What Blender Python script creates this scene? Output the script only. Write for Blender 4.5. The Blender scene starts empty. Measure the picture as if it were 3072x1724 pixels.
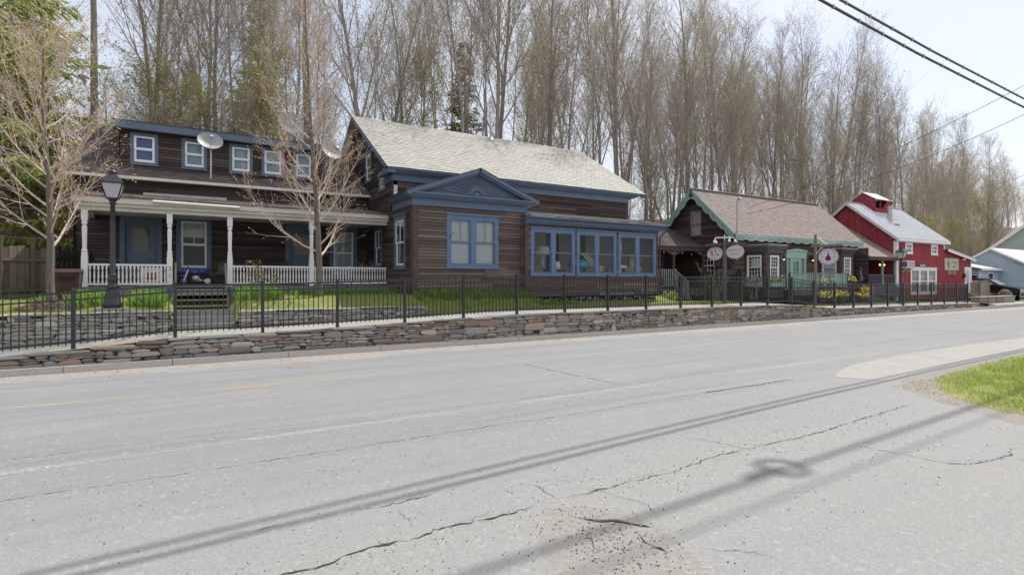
import bpy, math, random
from mathutils import Vector, Matrix, noise as mnoise
R = math.radians
random.seed(7)
S = bpy.context.scene
COL = S.collection

# ---------------------------------------------------------------- camera
cd = bpy.data.cameras.new("camera"); cam = bpy.data.objects.new("camera", cd); COL.objects.link(cam)
cam.location = (0, 0, 1.9); cam.rotation_euler = (R(90), 0, -math.atan(1600 / 2700))
cd.sensor_width = 36; cd.lens = 18.75; cd.shift_y = -0.0078; cd.clip_end = 2000; cd.clip_start = 0.1
S.camera = cam
# ---------------------------------------------------------------- sun and sky
SUN_EL, SUN_AZ = 57.0, 113.6      # azimuth measured from -Y (behind the camera) through +X: the sun stands up the street, a little behind the houses
sv = Vector((math.cos(R(SUN_EL)) * math.sin(R(SUN_AZ)), -math.cos(R(SUN_EL)) * math.cos(R(SUN_AZ)), math.sin(R(SUN_EL))))
ld = bpy.data.lights.new("sun", 'SUN'); ld.energy = 3.3; ld.angle = R(0.65); ld.color = (1.0, 0.965, 0.915)
sun = bpy.data.objects.new("sun", ld); COL.objects.link(sun)
sun.rotation_euler = sv.to_track_quat('Z', 'Y').to_euler()
W = bpy.data.worlds.new("World"); S.world = W; W.use_nodes = True
nt = W.node_tree; nt.nodes.clear()
wo = nt.nodes.new('ShaderNodeOutputWorld'); bg = nt.nodes.new('ShaderNodeBackground'); sky = nt.nodes.new('ShaderNodeTexSky')
sky.sky_type = 'NISHITA'; sky.sun_disc = False; sky.sun_elevation = R(SUN_EL)
sky.sun_rotation = math.atan2(sv.x, sv.y); sky.air_density = 1.0; sky.dust_density = 1.2; sky.ozone_density = 1.2
tc = nt.nodes.new('ShaderNodeTexCoord'); mp = nt.nodes.new('ShaderNodeMapping'); mp.inputs['Scale'].default_value = (1.2, 1.2, 3.0)
nz = nt.nodes.new('ShaderNodeTexNoise'); nz.inputs['Scale'].default_value = 1.3; nz.inputs['Detail'].default_value = 6
cr = nt.nodes.new('ShaderNodeValToRGB'); cr.color_ramp.elements[0].position = .38; cr.color_ramp.elements[1].position = .62
cr.color_ramp.elements[0].color = (.0, .0, .0, 1); cr.color_ramp.elements[1].color = (.42, .42, .42, 1)
mx = nt.nodes.new('ShaderNodeMix'); mx.data_type = 'RGBA'
mx.inputs['B'].default_value = (5.8, 5.95, 6.15, 1)     # bright overcast tone, raised to lift the facades; in the sky's own radiance units
# overcast mix: thin over the woods, extra brightness added behind camera for the facades
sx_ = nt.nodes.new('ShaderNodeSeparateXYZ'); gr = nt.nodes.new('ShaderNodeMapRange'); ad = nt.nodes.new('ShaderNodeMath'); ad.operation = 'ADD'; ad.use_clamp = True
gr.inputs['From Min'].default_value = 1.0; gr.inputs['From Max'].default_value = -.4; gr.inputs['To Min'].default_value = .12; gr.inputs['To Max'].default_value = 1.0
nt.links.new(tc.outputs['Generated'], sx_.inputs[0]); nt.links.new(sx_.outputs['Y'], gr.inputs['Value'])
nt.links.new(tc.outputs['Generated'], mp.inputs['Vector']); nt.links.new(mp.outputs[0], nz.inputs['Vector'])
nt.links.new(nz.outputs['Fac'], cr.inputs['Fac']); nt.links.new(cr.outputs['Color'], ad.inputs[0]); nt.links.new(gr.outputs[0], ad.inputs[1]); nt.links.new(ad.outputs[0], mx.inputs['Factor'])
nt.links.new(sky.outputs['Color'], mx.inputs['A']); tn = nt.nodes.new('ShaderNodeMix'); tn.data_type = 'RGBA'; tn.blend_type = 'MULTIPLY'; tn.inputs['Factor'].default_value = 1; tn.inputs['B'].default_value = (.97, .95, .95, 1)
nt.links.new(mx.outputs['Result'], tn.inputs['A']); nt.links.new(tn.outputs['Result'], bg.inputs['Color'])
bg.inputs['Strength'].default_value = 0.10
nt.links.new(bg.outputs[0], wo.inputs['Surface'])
S.view_settings.view_transform = 'Standard'; S.view_settings.look = 'None'
S.view_settings.exposure = 0.84; S.view_settings.gamma = 1; S.view_settings.use_curve_mapping = False
S.cycles.max_bounces = 8; S.cycles.transparent_max_bounces = 24; S.cycles.caustics_reflective = False; S.cycles.caustics_refractive = False

# ---------------------------------------------------------------- materials
def L(nt, a, b): nt.links.new(a, b)
def mixn(nt, fac, a, b, mode='MIX'):
    m = nt.nodes.new('ShaderNodeMix'); m.data_type = 'RGBA'; m.blend_type = mode
    for k, v in (('Factor', fac), ('A', a), ('B', b)):
        if isinstance(v, (int, float)): m.inputs[k].default_value = v
        elif isinstance(v, tuple): m.inputs[k].default_value = (*v[:3], 1)
        else: L(nt, v, m.inputs[k])
    return m.outputs['Result']
def noisen(nt, vec, scale, stretch=(1, 1, 1), detail=5, rough=.55):
    mp = nt.nodes.new('ShaderNodeMapping'); mp.inputs['Scale'].default_value = stretch; L(nt, vec, mp.inputs['Vector'])
    n = nt.nodes.new('ShaderNodeTexNoise'); n.inputs['Scale'].default_value = scale; n.inputs['Detail'].default_value = detail
    n.inputs['Roughness'].default_value = rough; L(nt, mp.outputs[0], n.inputs['Vector']); return n.outputs['Fac']
def rng(nt, v, a, b, c=0., d=1.):
    m = nt.nodes.new('ShaderNodeMapRange'); m.inputs['From Min'].default_value = a; m.inputs['From Max'].default_value = b
    m.inputs['To Min'].default_value = c; m.inputs['To Max'].default_value = d; L(nt, v, m.inputs['Value']); return m.outputs['Result']
MATS = {}
def pm(name, c1, c2=None, scale=4, stretch=(1, 1, 1), rough=.8, spec=.3, metal=0, island=None, iv=.25, bump=0, bscale=30, wear=(), trans=0):
    """c1..c2 noise mix; island = list of colours picked per loose piece; wear = [(colour, scale, stretch, lo, hi)]"""
    m = bpy.data.materials.new(name); m.use_nodes = True; nt = m.node_tree; N = nt.nodes
    b = N['Principled BSDF']; tc = N.new('ShaderNodeTexCoord').outputs['Object']
    c2 = c2 or tuple(x * .75 for x in c1)
    col = mixn(nt, rng(nt, noisen(nt, tc, scale, stretch), .3, .7), c1, c2)
    if island is not None:
        g = N.new('ShaderNodeNewGeometry').outputs['Random Per Island']
        if island:
            r = N.new('ShaderNodeValToRGB'); r.color_ramp.interpolation = 'CONSTANT' if len(island) > 2 else 'LINEAR'
            e = r.color_ramp.elements
            while len(e) < len(island): e.new(.5)
            for i, c in enumerate(island): e[i].position = i / len(island) if len(island) > 2 else i; e[i].color = (*c, 1)
            L(nt, g, r.inputs['Fac']); col = mixn(nt, .7, col, r.outputs['Color'])
        h = N.new('ShaderNodeMath'); h.operation = 'MULTIPLY'; h.inputs[1].default_value = 7.31; L(nt, g, h.inputs[0])
        fr = N.new('ShaderNodeMath'); fr.operation = 'FRACT'; L(nt, h.outputs[0], fr.inputs[0])
        v = rng(nt, fr.outputs[0], 0, 1, 1 - iv, 1 + iv)
        cb = N.new('ShaderNodeVectorMath'); cb.operation = 'SCALE'; L(nt, col, cb.inputs[0]); L(nt, v, cb.inputs['Scale']); col = cb.outputs[0]
    for (wc, ws, wst, lo, hi) in wear:
        col = mixn(nt, rng(nt, noisen(nt, tc, ws, wst, 7, .65), lo, hi), col, wc)
    L(nt, col, b.inputs['Base Color'])
    b.inputs['Roughness'].default_value = rough; b.inputs['Specular IOR Level'].default_value = spec; b.inputs['Metallic'].default_value = metal
    if bump:
        bn = N.new('ShaderNodeBump'); bn.inputs['Strength'].default_value = bump; bn.inputs['Distance'].default_value = .02
        L(nt, noisen(nt, tc, bscale, stretch, 6, .7), bn.inputs['Height']); L(nt, bn.outputs[0], b.inputs['Normal'])
    if trans:
        t = N.new('ShaderNodeBsdfTranslucent'); L(nt, col, t.inputs['Color']); ms = N.new('ShaderNodeMixShader'); ms.inputs[0].default_value = trans
        L(nt, b.outputs[0], ms.inputs[1]); L(nt, t.outputs[0], ms.inputs[2]); L(nt, ms.outputs[0], N['Material Output'].inputs['Surface'])
    MATS[name] = m; return m
def glassmat(name, tint=(.9, .95, .97), refl=.0):
    m = bpy.data.materials.new(name); m.use_nodes = True; nt = m.node_tree; N = nt.nodes; N.remove(N['Principled BSDF'])
    t = N.new('ShaderNodeBsdfTransparent'); t.inputs['Color'].default_value = (*tint, 1)
    g = N.new('ShaderNodeBsdfGlossy'); g.inputs['Roughness'].default_value = .03; g.inputs['Color'].default_value = (.95, .97, 1, 1)
    tc = N.new('ShaderNodeTexCoord').outputs['Object']; bn = N.new('ShaderNodeBump'); bn.inputs['Strength'].default_value = .12; bn.inputs['Distance'].default_value = .01
    L(nt, noisen(nt, tc, 3.0), bn.inputs['Height']); L(nt, bn.outputs[0], g.inputs['Normal'])
    f = N.new('ShaderNodeFresnel'); f.inputs['IOR'].default_value = 1.38
    a = N.new('ShaderNodeMath'); a.operation = 'ADD'; a.use_clamp = True; a.inputs[1].default_value = refl; L(nt, f.outputs[0], a.inputs[0])
    ms = N.new('ShaderNodeMixShader'); L(nt, a.outputs[0], ms.inputs[0]); L(nt, t.outputs[0], ms.inputs[1]); L(nt, g.outputs[0], ms.inputs[2])
    L(nt, ms.outputs[0], N['Material Output'].inputs['Surface']); MATS[name] = m; return m

GR = (.30, .27, .25)
M_side = pm('weathered_brown_clapboard', (.10, .076, .070), (.14, .112, .105), 3, (.7, .7, 14), .85, .15, island=[(.09, .067, .062), (.135, .106, .10), (.11, .084, .079), (.165, .138, .132), (.12, .095, .09)], iv=.28, bump=.35, bscale=9,
            wear=[((.28, .245, .24), 2.6, (.55, .55, 13), .56, .78)])
M_side2 = pm('dark_brown_clapboard', (.062, .047, .047), (.095, .074, .074), 3, (.7, .7, 14), .85, .12, island=[(.055, .041, .041), (.095, .073, .073), (.073, .055, .055)], iv=.32, bump=.3, bscale=9,
            wear=[((.16, .14, .14), 2.4, (.45, .45, 15), .6, .82)])
M_bark_br = pm('brown_painted_trim', (.075, .05, .052), (.11, .08, .085), 5, (3, 3, .6), .8, .15)
M_blue = pm('slate_blue_paint', (.095, .138, .21), (.112, .157, .232), 3, (1, 1, 3), .55, .3, bump=.08, wear=[((.06, .08, .12), 5, (1, 1, 6), .68, .82)])
M_blue2 = pm('bright_blue_window_paint', (.092, .158, .275), (.108, .178, .30), 3, (1, 1, 3), .5, .35)
M_white = pm('white_paint', (.80, .80, .84), (.72, .73, .77), 2, (1, 1, 1), .5, .35)
M_white_w = pm('weathered_white_paint', (.55, .53, .50), (.68, .66, .63), 3, (.6, .6, 8), .7, .2, wear=[((.26, .22, .19), 3, (.5, .5, 10), .58, .72)])
M_wood_g = pm('grey_weathered_wood', (.20, .18, .17), (.31, .28, .27), 5, (1, 1, 9), .85, .15, bump=.4, bscale=18, wear=[((.09, .07, .07), 3, (1, 1, 8), .62, .75)])
M_wood_gv = pm('grey_weathered_board', (.21, .18, .15), (.29, .25, .21), 5, (9, 9, .8), .85, .15, island=[], iv=.25, bump=.4, bscale=18, wear=[((.12, .10, .09), 3, (8, 8, .7), .6, .75)])
M_wood_b = pm('bare_brown_wood', (.23, .15, .09), (.33, .24, .16), 5, (6, 6, 1), .8, .15)
M_slate = pm('grey_green_slate', (.29, .285, .265), (.33, .32, .295), 2.2, (1, 1, 1), .75, .2, island=[(.29, .288, .268), (.315, .305, .28), (.27, .275, .26), (.335, .325, .295), (.30, .298, .278), (.315, .288, .262)], iv=.05,
             bump=.1, bscale=20, wear=[((.40, .29, .24), .75, (1, 1, 1), .60, .85)])
M_shing = pm('brown_asphalt_shingle', (.235, .195, .18), (.268, .225, .208), 1.5, (1, 1, 1), .95, .1, island=[(.215, .182, .168), (.258, .22, .204), (.237, .2, .185)], iv=.09, wear=[((.12, .11, .11), 1.1, (4, .7, .7), .64, .80)])
M_shing_d = pm('dark_asphalt_shingle', (.085, .07, .075), (.12, .10, .105), 1.5, (1, 1, 1), .95, .1, island=[(.08, .068, .075), (.12, .10, .105)], iv=.15)
M_shing_r = pm('worn_red_grey_shingle', (.16, .10, .10), (.11, .115, .12), 1.6, (.6, .6, 6), .95, .1, island=[], iv=.2)
M_metal_r = pm('galvanised_roof', (.50, .52, .56), (.58, .60, .63), 1.2, (1, 4, 4), .5, .4, metal=.1, wear=[((.42, .36, .33), 1.5, (3, 1, 1), .66, .8)])
M_red = pm('barn_red_board', (.25, .045, .056), (.30, .06, .072), 3, (6, 6, .6), .8, .15, island=[], iv=.12, wear=[((.18, .02, .03), 4, (8, 8, .5), .62, .75)])
M_red_t = pm('red_trim', (.34, .03, .04), None, 3)
M_sea = pm('seafoam_paint', (.30, .46, .42), (.35, .51, .47), 3, (1, 1, 1), .6, .25)
M_sea_d = pm('green_bargeboard_paint', (.22, .32, .295), (.28, .39, .36), 3, (1, 1, 1), .65, .2)
M_taupe = pm('grey_brown_paint', (.13, .12, .15), (.10, .09, .12), 3, (1, 1, 1), .7, .2)
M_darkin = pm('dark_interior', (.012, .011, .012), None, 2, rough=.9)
M_room = pm('interior_wall', (.46, .42, .37), (.36, .33, .29), 1, rough=.9)
M_blind = pm('pale_blind', (.66, .68, .68), (.58, .60, .61), 1, (1, 1, 12), .8, .2)
M_blind2 = pm('grey_blue_curtain', (.46, .52, .56), (.36, .43, .48), 2, (6, 6, .5), .8, .2)
M_glass = glassmat('window_glass')
M_glass_d = glassmat('dim_window_glass', (.55, .6, .62), .02)
M_alu = pm('black_powder_coat', (.016, .02, .026), (.022, .026, .033), 3, rough=.38, spec=.5)
M_iron = pm('black_lamp_paint', (.02, .026, .034), None, 3, rough=.4, spec=.5)
M_lampg = pm('frosted_lamp_glass', (.62, .62, .66), (.68, .68, .72), 2, rough=.3, spec=.5, trans=.4)
M_conc = pm('pale_concrete', (.255, .248, .235), (.29, .282, .265), 1.3, (1, 1, 1), .9, .15, bump=.2, bscale=60, wear=[((.27, .25, .225), 2.2, (1, 1, 1), .6, .8)])
M_gran = pm('granite_kerb', (.36, .345, .335), (.46, .44, .42), 25, (1, 1, 1), .85, .2, bump=.4, bscale=40, wear=[((.24, .14, .075), 2.5, (1, 1, .5), .66, .80)])
M_stone = pm('fieldstone', (.25, .24, .23), (.34, .31, .285), 9, (1, 1, 2), .9, .15, island=[(.23, .235, .24), (.33, .285, .23), (.20, .20, .205), (.33, .225, .16), (.28, .275, .265), (.38, .345, .29), (.26, .19, .145), (.26, .27, .265)], iv=.30,
             bump=.7, bscale=14, wear=[((.26, .13, .065), 3.5, (1, 1, 1), .68, .82)])
M_stone2 = pm('grey_ledge_stone', (.30, .30, .30), (.40, .39, .36), 9, (1, 1, 2), .9, .15, island=[(.32, .33, .34), (.41, .38, .325), (.27, .28, .295), (.36, .335, .295), (.45, .42, .37)], iv=.25, bump=.6, bscale=14)
M_soil = pm('dark_joint_soil', (.07, .062, .055), None, 5, rough=1)
M_mulch = pm('dry_mulch', (.22, .17, .14), (.14, .10, .08), 30, rough=1, island=[], iv=.35)
M_bark = pm('grey_bark', (.19, .165, .145), (.115, .098, .085), 7, (3, 3, .6), .95, .05, bump=.7, bscale=12)
M_bark2 = pm('forest_bark', (.24, .215, .20), (.35, .32, .295), 2.5, (2, 2, .5), .95, .05, bump=.6, bscale=6)
M_twig = pm('bare_twig', (.34, .30, .275), (.27, .24, .22), 2, rough=.9)
M_twig_l = pm('pale_twig', (.56, .46, .40), (.45, .37, .32), 2, rough=.9)
M_bud = pm('olive_spring_bud', (.42, .39, .17), (.45, .37, .22), 1.2, rough=.8, island=[], iv=.3, trans=.3)
M_bud2 = pm('tan_opening_bud', (.56, .41, .21), (.48, .40, .18), 3, rough=.8, island=[], iv=.3, trans=.25)
M_need = pm('spruce_needles', (.32, .42, .12), (.46, .50, .16), 1.2, rough=.8, island=[], iv=.35, trans=.5)
M_need2 = pm('dark_spruce_needles', (.09, .13, .05), (.13, .17, .065), 2, rough=.8, island=[], iv=.35, trans=.15)
M_grass = pm('spring_grass', (.24, .36, .05), (.33, .41, .09), 1.5, rough=.7, island=[], iv=.3, trans=.45, wear=[((.36, .28, .15), 1.6, (1, 1, 1), .62, .78)])
M_lily = pm('lily_leaves', (.15, .30, .05), (.23, .37, .06), 2, rough=.6, island=[], iv=.3, trans=.5)
M_lawn = pm('lawn_soil', (.15, .18, .05), (.21, .20, .08), 2, rough=1, wear=[((.28, .21, .13), 2, (1, 1, 1), .56, .70)], bump=.3)
M_leaf = pm('brown_leaf_litter', (.20, .13, .09), (.15, .105, .078), 1.3, rough=1, bump=.6, bscale=5, wear=[((.10, .12, .04), .6, (1, 1, 1), .6, .75)])
M_yel = pm('yellow_flowers', (.75, .55, .03), (.8, .68, .1), 8, rough=.7, island=[], iv=.2, trans=.2)
M_black = pm('black_rubber', (.012, .012, .013), None, 4, rough=.6)
M_cable = pm('cable_sheath', (.03, .028, .045), (.05, .045, .07), 4, rough=.5)
M_dish = pm('grey_dish_paint', (.33, .34, .35), (.28, .29, .31), 2, rough=.55, spec=.4)
M_steel = pm('galvanised_steel', (.42, .43, .45), (.35, .36, .38), 4, rough=.4, metal=.6)
M_bin = pm('maroon_bin_plastic', (.055, .028, .03), (.07, .036, .038), 3, rough=.55)
M_bluesid = pm('pale_blue_vinyl', (.36, .46, .55), (.40, .50, .58), 1, rough=.6, island=[], iv=.05)
M_greensid = pm('grey_green_siding', (.40, .46, .42), (.43, .49, .45), 1, rough=.7, island=[], iv=.05)
M_roofw = pm('pale_roof', (.50, .49, .49), (.56, .55, .55), 1, rough=.8, wear=[((.40, .33, .30), 2, (1, 1, 1), .62, .8)])
M_text = pm('dark_lettering', (.06, .06, .09), None, 2)
M_signw = pm('white_sign_face', (.60, .62, .70), (.54, .57, .66), 2, rough=.5)
M_signc = pm('cream_sign_face', (.56, .58, .55), (.50, .53, .50), 2, rough=.5)
M_pink = pm('pink_sign_paint', (.65, .16, .25), None, 2)
M_mar = pm('maroon_sign_paint', (.25, .02, .06), None, 2)
M_plast = pm('grey_resin', (.10, .10, .105), None, 2, rough=.5)

# asphalt: aggregate speckle, dusty bands along the kerb, wheel tracks, patches
def asphalt():
    m = bpy.data.materials.new('weathered_asphalt'); m.use_nodes = True; nt = m.node_tree; N = nt.nodes; b = N['Principled BSDF']
    tc = N.new('ShaderNodeTexCoord').outputs['Object']; sp = N.new('ShaderNodeSeparateXYZ'); L(nt, tc, sp.inputs[0])
    col = mixn(nt, rng(nt, noisen(nt, tc, .35, (1, 2.2, 1), 6), .3, .7), (.188, .195, .205), (.210, .211, .211))
    col = mixn(nt, rng(nt, noisen(nt, tc, 1.3, (.06, 2.6, 1), 5), .48, .68, 0, .75), col, (.158, .160, .168))      # tyre-polished streaks
    col = mixn(nt, rng(nt, noisen(nt, tc, .55, (.5, 1.4, 1), 7, .7), .55, .72, 0, .5), col, (.255, .24, .215))    # dust
    col = mixn(nt, rng(nt, noisen(nt, tc, .7, (.7, 1, 1), 8, .75), .60, .74, 0, .55), col, (.135, .135, .14))     # old stains
    col = mixn(nt, rng(nt, noisen(nt, tc, .16, (.5, 1.4, 1), 4, .6), .45, .62, 0, .35), col, (.175, .178, .188))
    d = N.new('ShaderNodeMath'); d.operation = 'ADD'; L(nt, sp.outputs['Y'], d.inputs[0])
    L(nt, rng(nt, noisen(nt, tc, .9, (1, .4, 1), 6, .7), 0, 1, -.9, .9), d.inputs[1])
    col = mixn(nt, rng(nt, d.outputs[0], 12.9, 13.8, 0, .75), col, (.33, .30, .265))                               # grit washed to the kerb
    d2 = N.new('ShaderNodeMath'); d2.operation = 'ADD'; L(nt, sp.outputs['Y'], d2.inputs[0]); L(nt, rng(nt, noisen(nt, tc, .5, (1, 1, 1), 5), 0, 1, -1.0, 1.0), d2.inputs[1])
    col = mixn(nt, rng(nt, d2.outputs[0], 6.6, 3.8, 0, .8), col, (.228, .226, .221))                               # older, paler side apron
    vo = N.new('ShaderNodeTexVoronoi'); vo.inputs['Scale'].default_value = 95; L(nt, tc, vo.inputs['Vector'])
    sx = N.new('ShaderNodeSeparateColor'); L(nt, vo.outputs['Color'], sx.inputs[0])
    sc = N.new('ShaderNodeVectorMath'); sc.operation = 'SCALE'; L(nt, col, sc.inputs[0]); L(nt, rng(nt, sx.outputs[0], 0, 1, .86, 1.14), sc.inputs['Scale'])
    vo2 = N.new('ShaderNodeTexVoronoi'); vo2.inputs['Scale'].default_value = 28; L(nt, tc, vo2.inputs['Vector'])
    sx2 = N.new('ShaderNodeSeparateColor'); L(nt, vo2.outputs['Color'], sx2.inputs[0])
    col = mixn(nt, rng(nt, sx2.outputs[1], .95, .98, 0, .30), sc.outputs[0], (.34, .335, .33))
    L(nt, col, b.inputs['Base Color']); b.inputs['Roughness'].default_value = .85; b.inputs['Specular IOR Level'].default_value = .25
    bn = N.new('ShaderNodeBump'); bn.inputs['Strength'].default_value = .45; bn.inputs['Distance'].default_value = .006
    L(nt, sx.outputs[0], bn.inputs['Height']); L(nt, bn.outputs[0], b.inputs['Normal']); return m
M_asph = asphalt()
def paintmat(name, c, lo, hi):
    """worn road paint: only flecks of the line are left"""
    m = bpy.data.materials.new(name); m.use_nodes = True; nt = m.node_tree; N = nt.nodes; b = N['Principled BSDF']
    tc = N.new('ShaderNodeTexCoord').outputs['Object']; b.inputs['Base Color'].default_value = (*c, 1); b.inputs['Roughness'].default_value = .8
    t = N.new('ShaderNodeBsdfTransparent'); ms = N.new('ShaderNodeMixShader')
    f = N.new('ShaderNodeMath'); f.operation = 'MULTIPLY'
    L(nt, rng(nt, noisen(nt, tc, 22, (1, 1, 1), 4, .7), lo, hi), f.inputs[0]); L(nt, rng(nt, noisen(nt, tc, .8, (1, 1, 1), 3), .35, .6, .3, .9), f.inputs[1])
    L(nt, f.outputs[0], ms.inputs[0]); L(nt, t.outputs[0], ms.inputs[1]); L(nt, b.outputs[0], ms.inputs[2]); L(nt, ms.outputs[0], N['Material Output'].inputs['Surface']); return m
M_pyel = paintmat('worn_yellow_paint', (.46, .35, .19), .38, .62)
M_pwht = paintmat('worn_white_paint', (.48, .48, .48), .42, .75)

# ---------------------------------------------------------------- mesh helpers
def wloc(p):
    return Vector(p.location) if p.parent is None else wloc(p.parent) + p.matrix_parent_inverse.translation + p.location
class F:
    """local frame on a wall: u along, v up, w outwards"""
    def __init__(s, o, u, w): s.o = Vector(o); s.u = Vector(u); s.w = Vector(w)
    def __call__(s, u, v, w=0): return s.o + s.u * u + s.w * w + Vector((0, 0, v))
def FY(y): return F((0, y, 0), (1, 0, 0), (0, -1, 0))     # faces the street; u = X
def FX(x): return F((x, 0, 0), (0, 1, 0), (-1, 0, 0))     # faces down the street; u = Y
class MB:
    def __init__(s): s.v = []; s.f = []; s.m = []; s.sm = []; s.k = 0; s.smooth = False
    def face(s, *p):
        n = len(s.v); s.v.extend(tuple(q) for q in p); s.f.append(tuple(range(n, n + len(p)))); s.m.append(s.k); s.sm.append(s.smooth)
    def mesh(s, vs, fs):
        n = len(s.v); s.v.extend(tuple(q) for q in vs); s.f.extend(tuple(i + n for i in f) for f in fs); s.m.extend([s.k] * len(fs)); s.sm.extend([s.smooth] * len(fs))
    def hexa(s, c):   # 8 corners: bottom ring 0-3, top ring 4-7
        s.mesh(c, [(0, 3, 2, 1), (4, 5, 6, 7), (0, 1, 5, 4), (1, 2, 6, 5), (2, 3, 7, 6), (3, 0, 4, 7)])
    def box(s, x0, x1, y0, y1, z0, z1):
        s.hexa([(x0, y0, z0), (x1, y0, z0), (x1, y1, z0), (x0, y1, z0), (x0, y0, z1), (x1, y0, z1), (x1, y1, z1), (x0, y1, z1)])
    def fb(s, fr, u0, u1, v0, v1, w0, w1):
        s.hexa([fr(u0, v0, w0), fr(u1, v0, w0), fr(u1, v0, w1), fr(u0, v0, w1), fr(u0, v1, w0), fr(u1, v1, w0), fr(u1, v1, w1), fr(u0, v1, w1)])
    def beam(s, a, b, w, h, up=(0, 0, 1)):
        a, b = Vector(a), Vector(b); d = (b - a).normalized(); u = Vector(up); x = d.cross(u)
        if x.length < 1e-4: x = d.cross(Vector((1, 0, 0)))
        x = x.normalized() * (w / 2); y = x.cross(d).normalized() * (h / 2)
        s.hexa([a - x - y, a + x - y, b + x - y, b - x - y, a - x + y, a + x + y, b + x + y, b - x + y])
    def tube(s, pts, rad, n=6, cap=True):
        pts = [Vector(p) for p in pts]
        if isinstance(rad, (int, float)): rad = [rad] * len(pts)
        vs = []; ref = None
        for i, p in enumerate(pts):
            d = (pts[min(i + 1, len(pts) - 1)] - pts[max(i - 1, 0)])
            d = d.normalized() if d.length > 1e-9 else Vector((0, 0, 1))
            if ref is None: ref = d.orthogonal().normalized()
            x = (ref - d * ref.dot(d)); x = x.normalized() if x.length > 1e-6 else d.orthogonal().normalized(); ref = x; y = d.cross(x)
            for k in range(n):
                a = 2 * math.pi * k / n; vs.append(p + (x * math.cos(a) + y * math.sin(a)) * rad[i])
        fs = []
        for i in range(len(pts) - 1):
            for k in range(n):
                k2 = (k + 1) % n; fs.append((i * n + k, i * n + k2, (i + 1) * n + k2, (i + 1) * n + k))
        if cap: fs.append(tuple(range(n - 1, -1, -1))); fs.append(tuple(range((len(pts) - 1) * n, len(pts) * n)))
        s.mesh(vs, fs)
    def lathe(s, o, prof, n=12, axis=(0, 0, 1)):   # prof: (radius, height)
        o = Vector(o); a = Vector(axis); s.tube([o + a * h for r, h in prof], [max(r, 1e-4) for r, h in prof], n)
    def sq(s, o, prof):   # square-section turned thing
        o = Vector(o)
        for (r0, h0), (r1, h1) in zip(prof, prof[1:]):
            if h1 - h0 < 1e-5: continue
            c = [(-1, -1), (1, -1), (1, 1), (-1, 1)]
            s.hexa([o + Vector((a * r0, b * r0, h0)) for a, b in c] + [o + Vector((a * r1, b * r1, h1)) for a, b in c])
    def ell(s, o, rx, ry, rz, nu=10, nv=6):
        o = Vector(o); vs = []; fs = []
        for j in range(nv + 1):
            t = math.pi * j / nv
            for i in range(nu):
                a = 2 * math.pi * i / nu; vs.append(o + Vector((rx * math.sin(t) * math.cos(a), ry * math.sin(t) * math.sin(a), rz * math.cos(t))))
        for j in range(nv):
            for i in range(nu): fs.append((j * nu + i, j * nu + (i + 1) % nu, (j + 1) * nu + (i + 1) % nu, (j + 1) * nu + i))
        s.mesh(vs, fs)
    def poly(s, fr, pts, w0, w1):   # extruded polygon in a wall frame
        n = len(pts); vs = [fr(u, v, w0) for u, v in pts] + [fr(u, v, w1) for u, v in pts]
        s.mesh(vs, [tuple(range(n)), tuple(range(2 * n - 1, n - 1, -1))] + [(i, (i + 1) % n, n + (i + 1) % n, n + i) for i in range(n)])
    def build(s, name, mats, parent=None, loc=None):
        me = bpy.data.meshes.new(name); me.from_pydata(s.v, [], s.f)
        for m in (mats if isinstance(mats, (list, tuple)) else [mats]): me.materials.append(m)
        me.polygons.foreach_set('material_index', s.m); me.polygons.foreach_set('use_smooth', s.sm); me.update()
        o = bpy.data.objects.new(name, me); COL.objects.link(o)
        if parent is not None:
            o.parent = parent; o.matrix_parent_inverse = Matrix.Translation(-wloc(parent))
        return o
def tag(o, label=None, cat=None, group=None, kind=None):
    for k, v in (('label', label), ('category', cat), ('group', group), ('kind', kind)):
        if v: o[k] = v
    return o
def thing(name, label, cat, loc=(0, 0, 0), group=None):
    o = bpy.data.objects.new(name, None); COL.objects.link(o); o.location = loc; o.empty_display_size = .2
    return tag(o, label, cat, group)
def copy_tree(o, parent=None):
    c = o.copy(); COL.objects.link(c)
    if parent is not None: c.parent = parent
    for ch in list(o.children): copy_tree(ch, c)
    return c
def struct(o): o['kind'] = 'structure'; return o
def text(s, fr, u, v, w, size, mat, parent, align='CENTER', name='lettering', rot=0, sx=1):
    c = bpy.data.curves.new(name, 'FONT'); c.body = s; c.size = size; c.align_x = align; c.align_y = 'CENTER'; c.extrude = .004
    o = bpy.data.objects.new('tmp', c); COL.objects.link(o)
    me = bpy.data.meshes.new_from_object(o.evaluated_get(bpy.context.evaluated_depsgraph_get())); bpy.data.objects.remove(o); bpy.data.curves.remove(c)
    sgn = 1 if fr.u.cross(Vector((0, 0, 1))).dot(fr.w) > 0 else -1
    mb = MB(); mb.mesh([fr(u + q.co.x * sx * sgn, v + q.co.y, w + q.co.z) for q in me.vertices], [tuple(p.vertices) for p in me.polygons]); bpy.data.meshes.remove(me)
    return mb.build(name, mat, parent)
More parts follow.
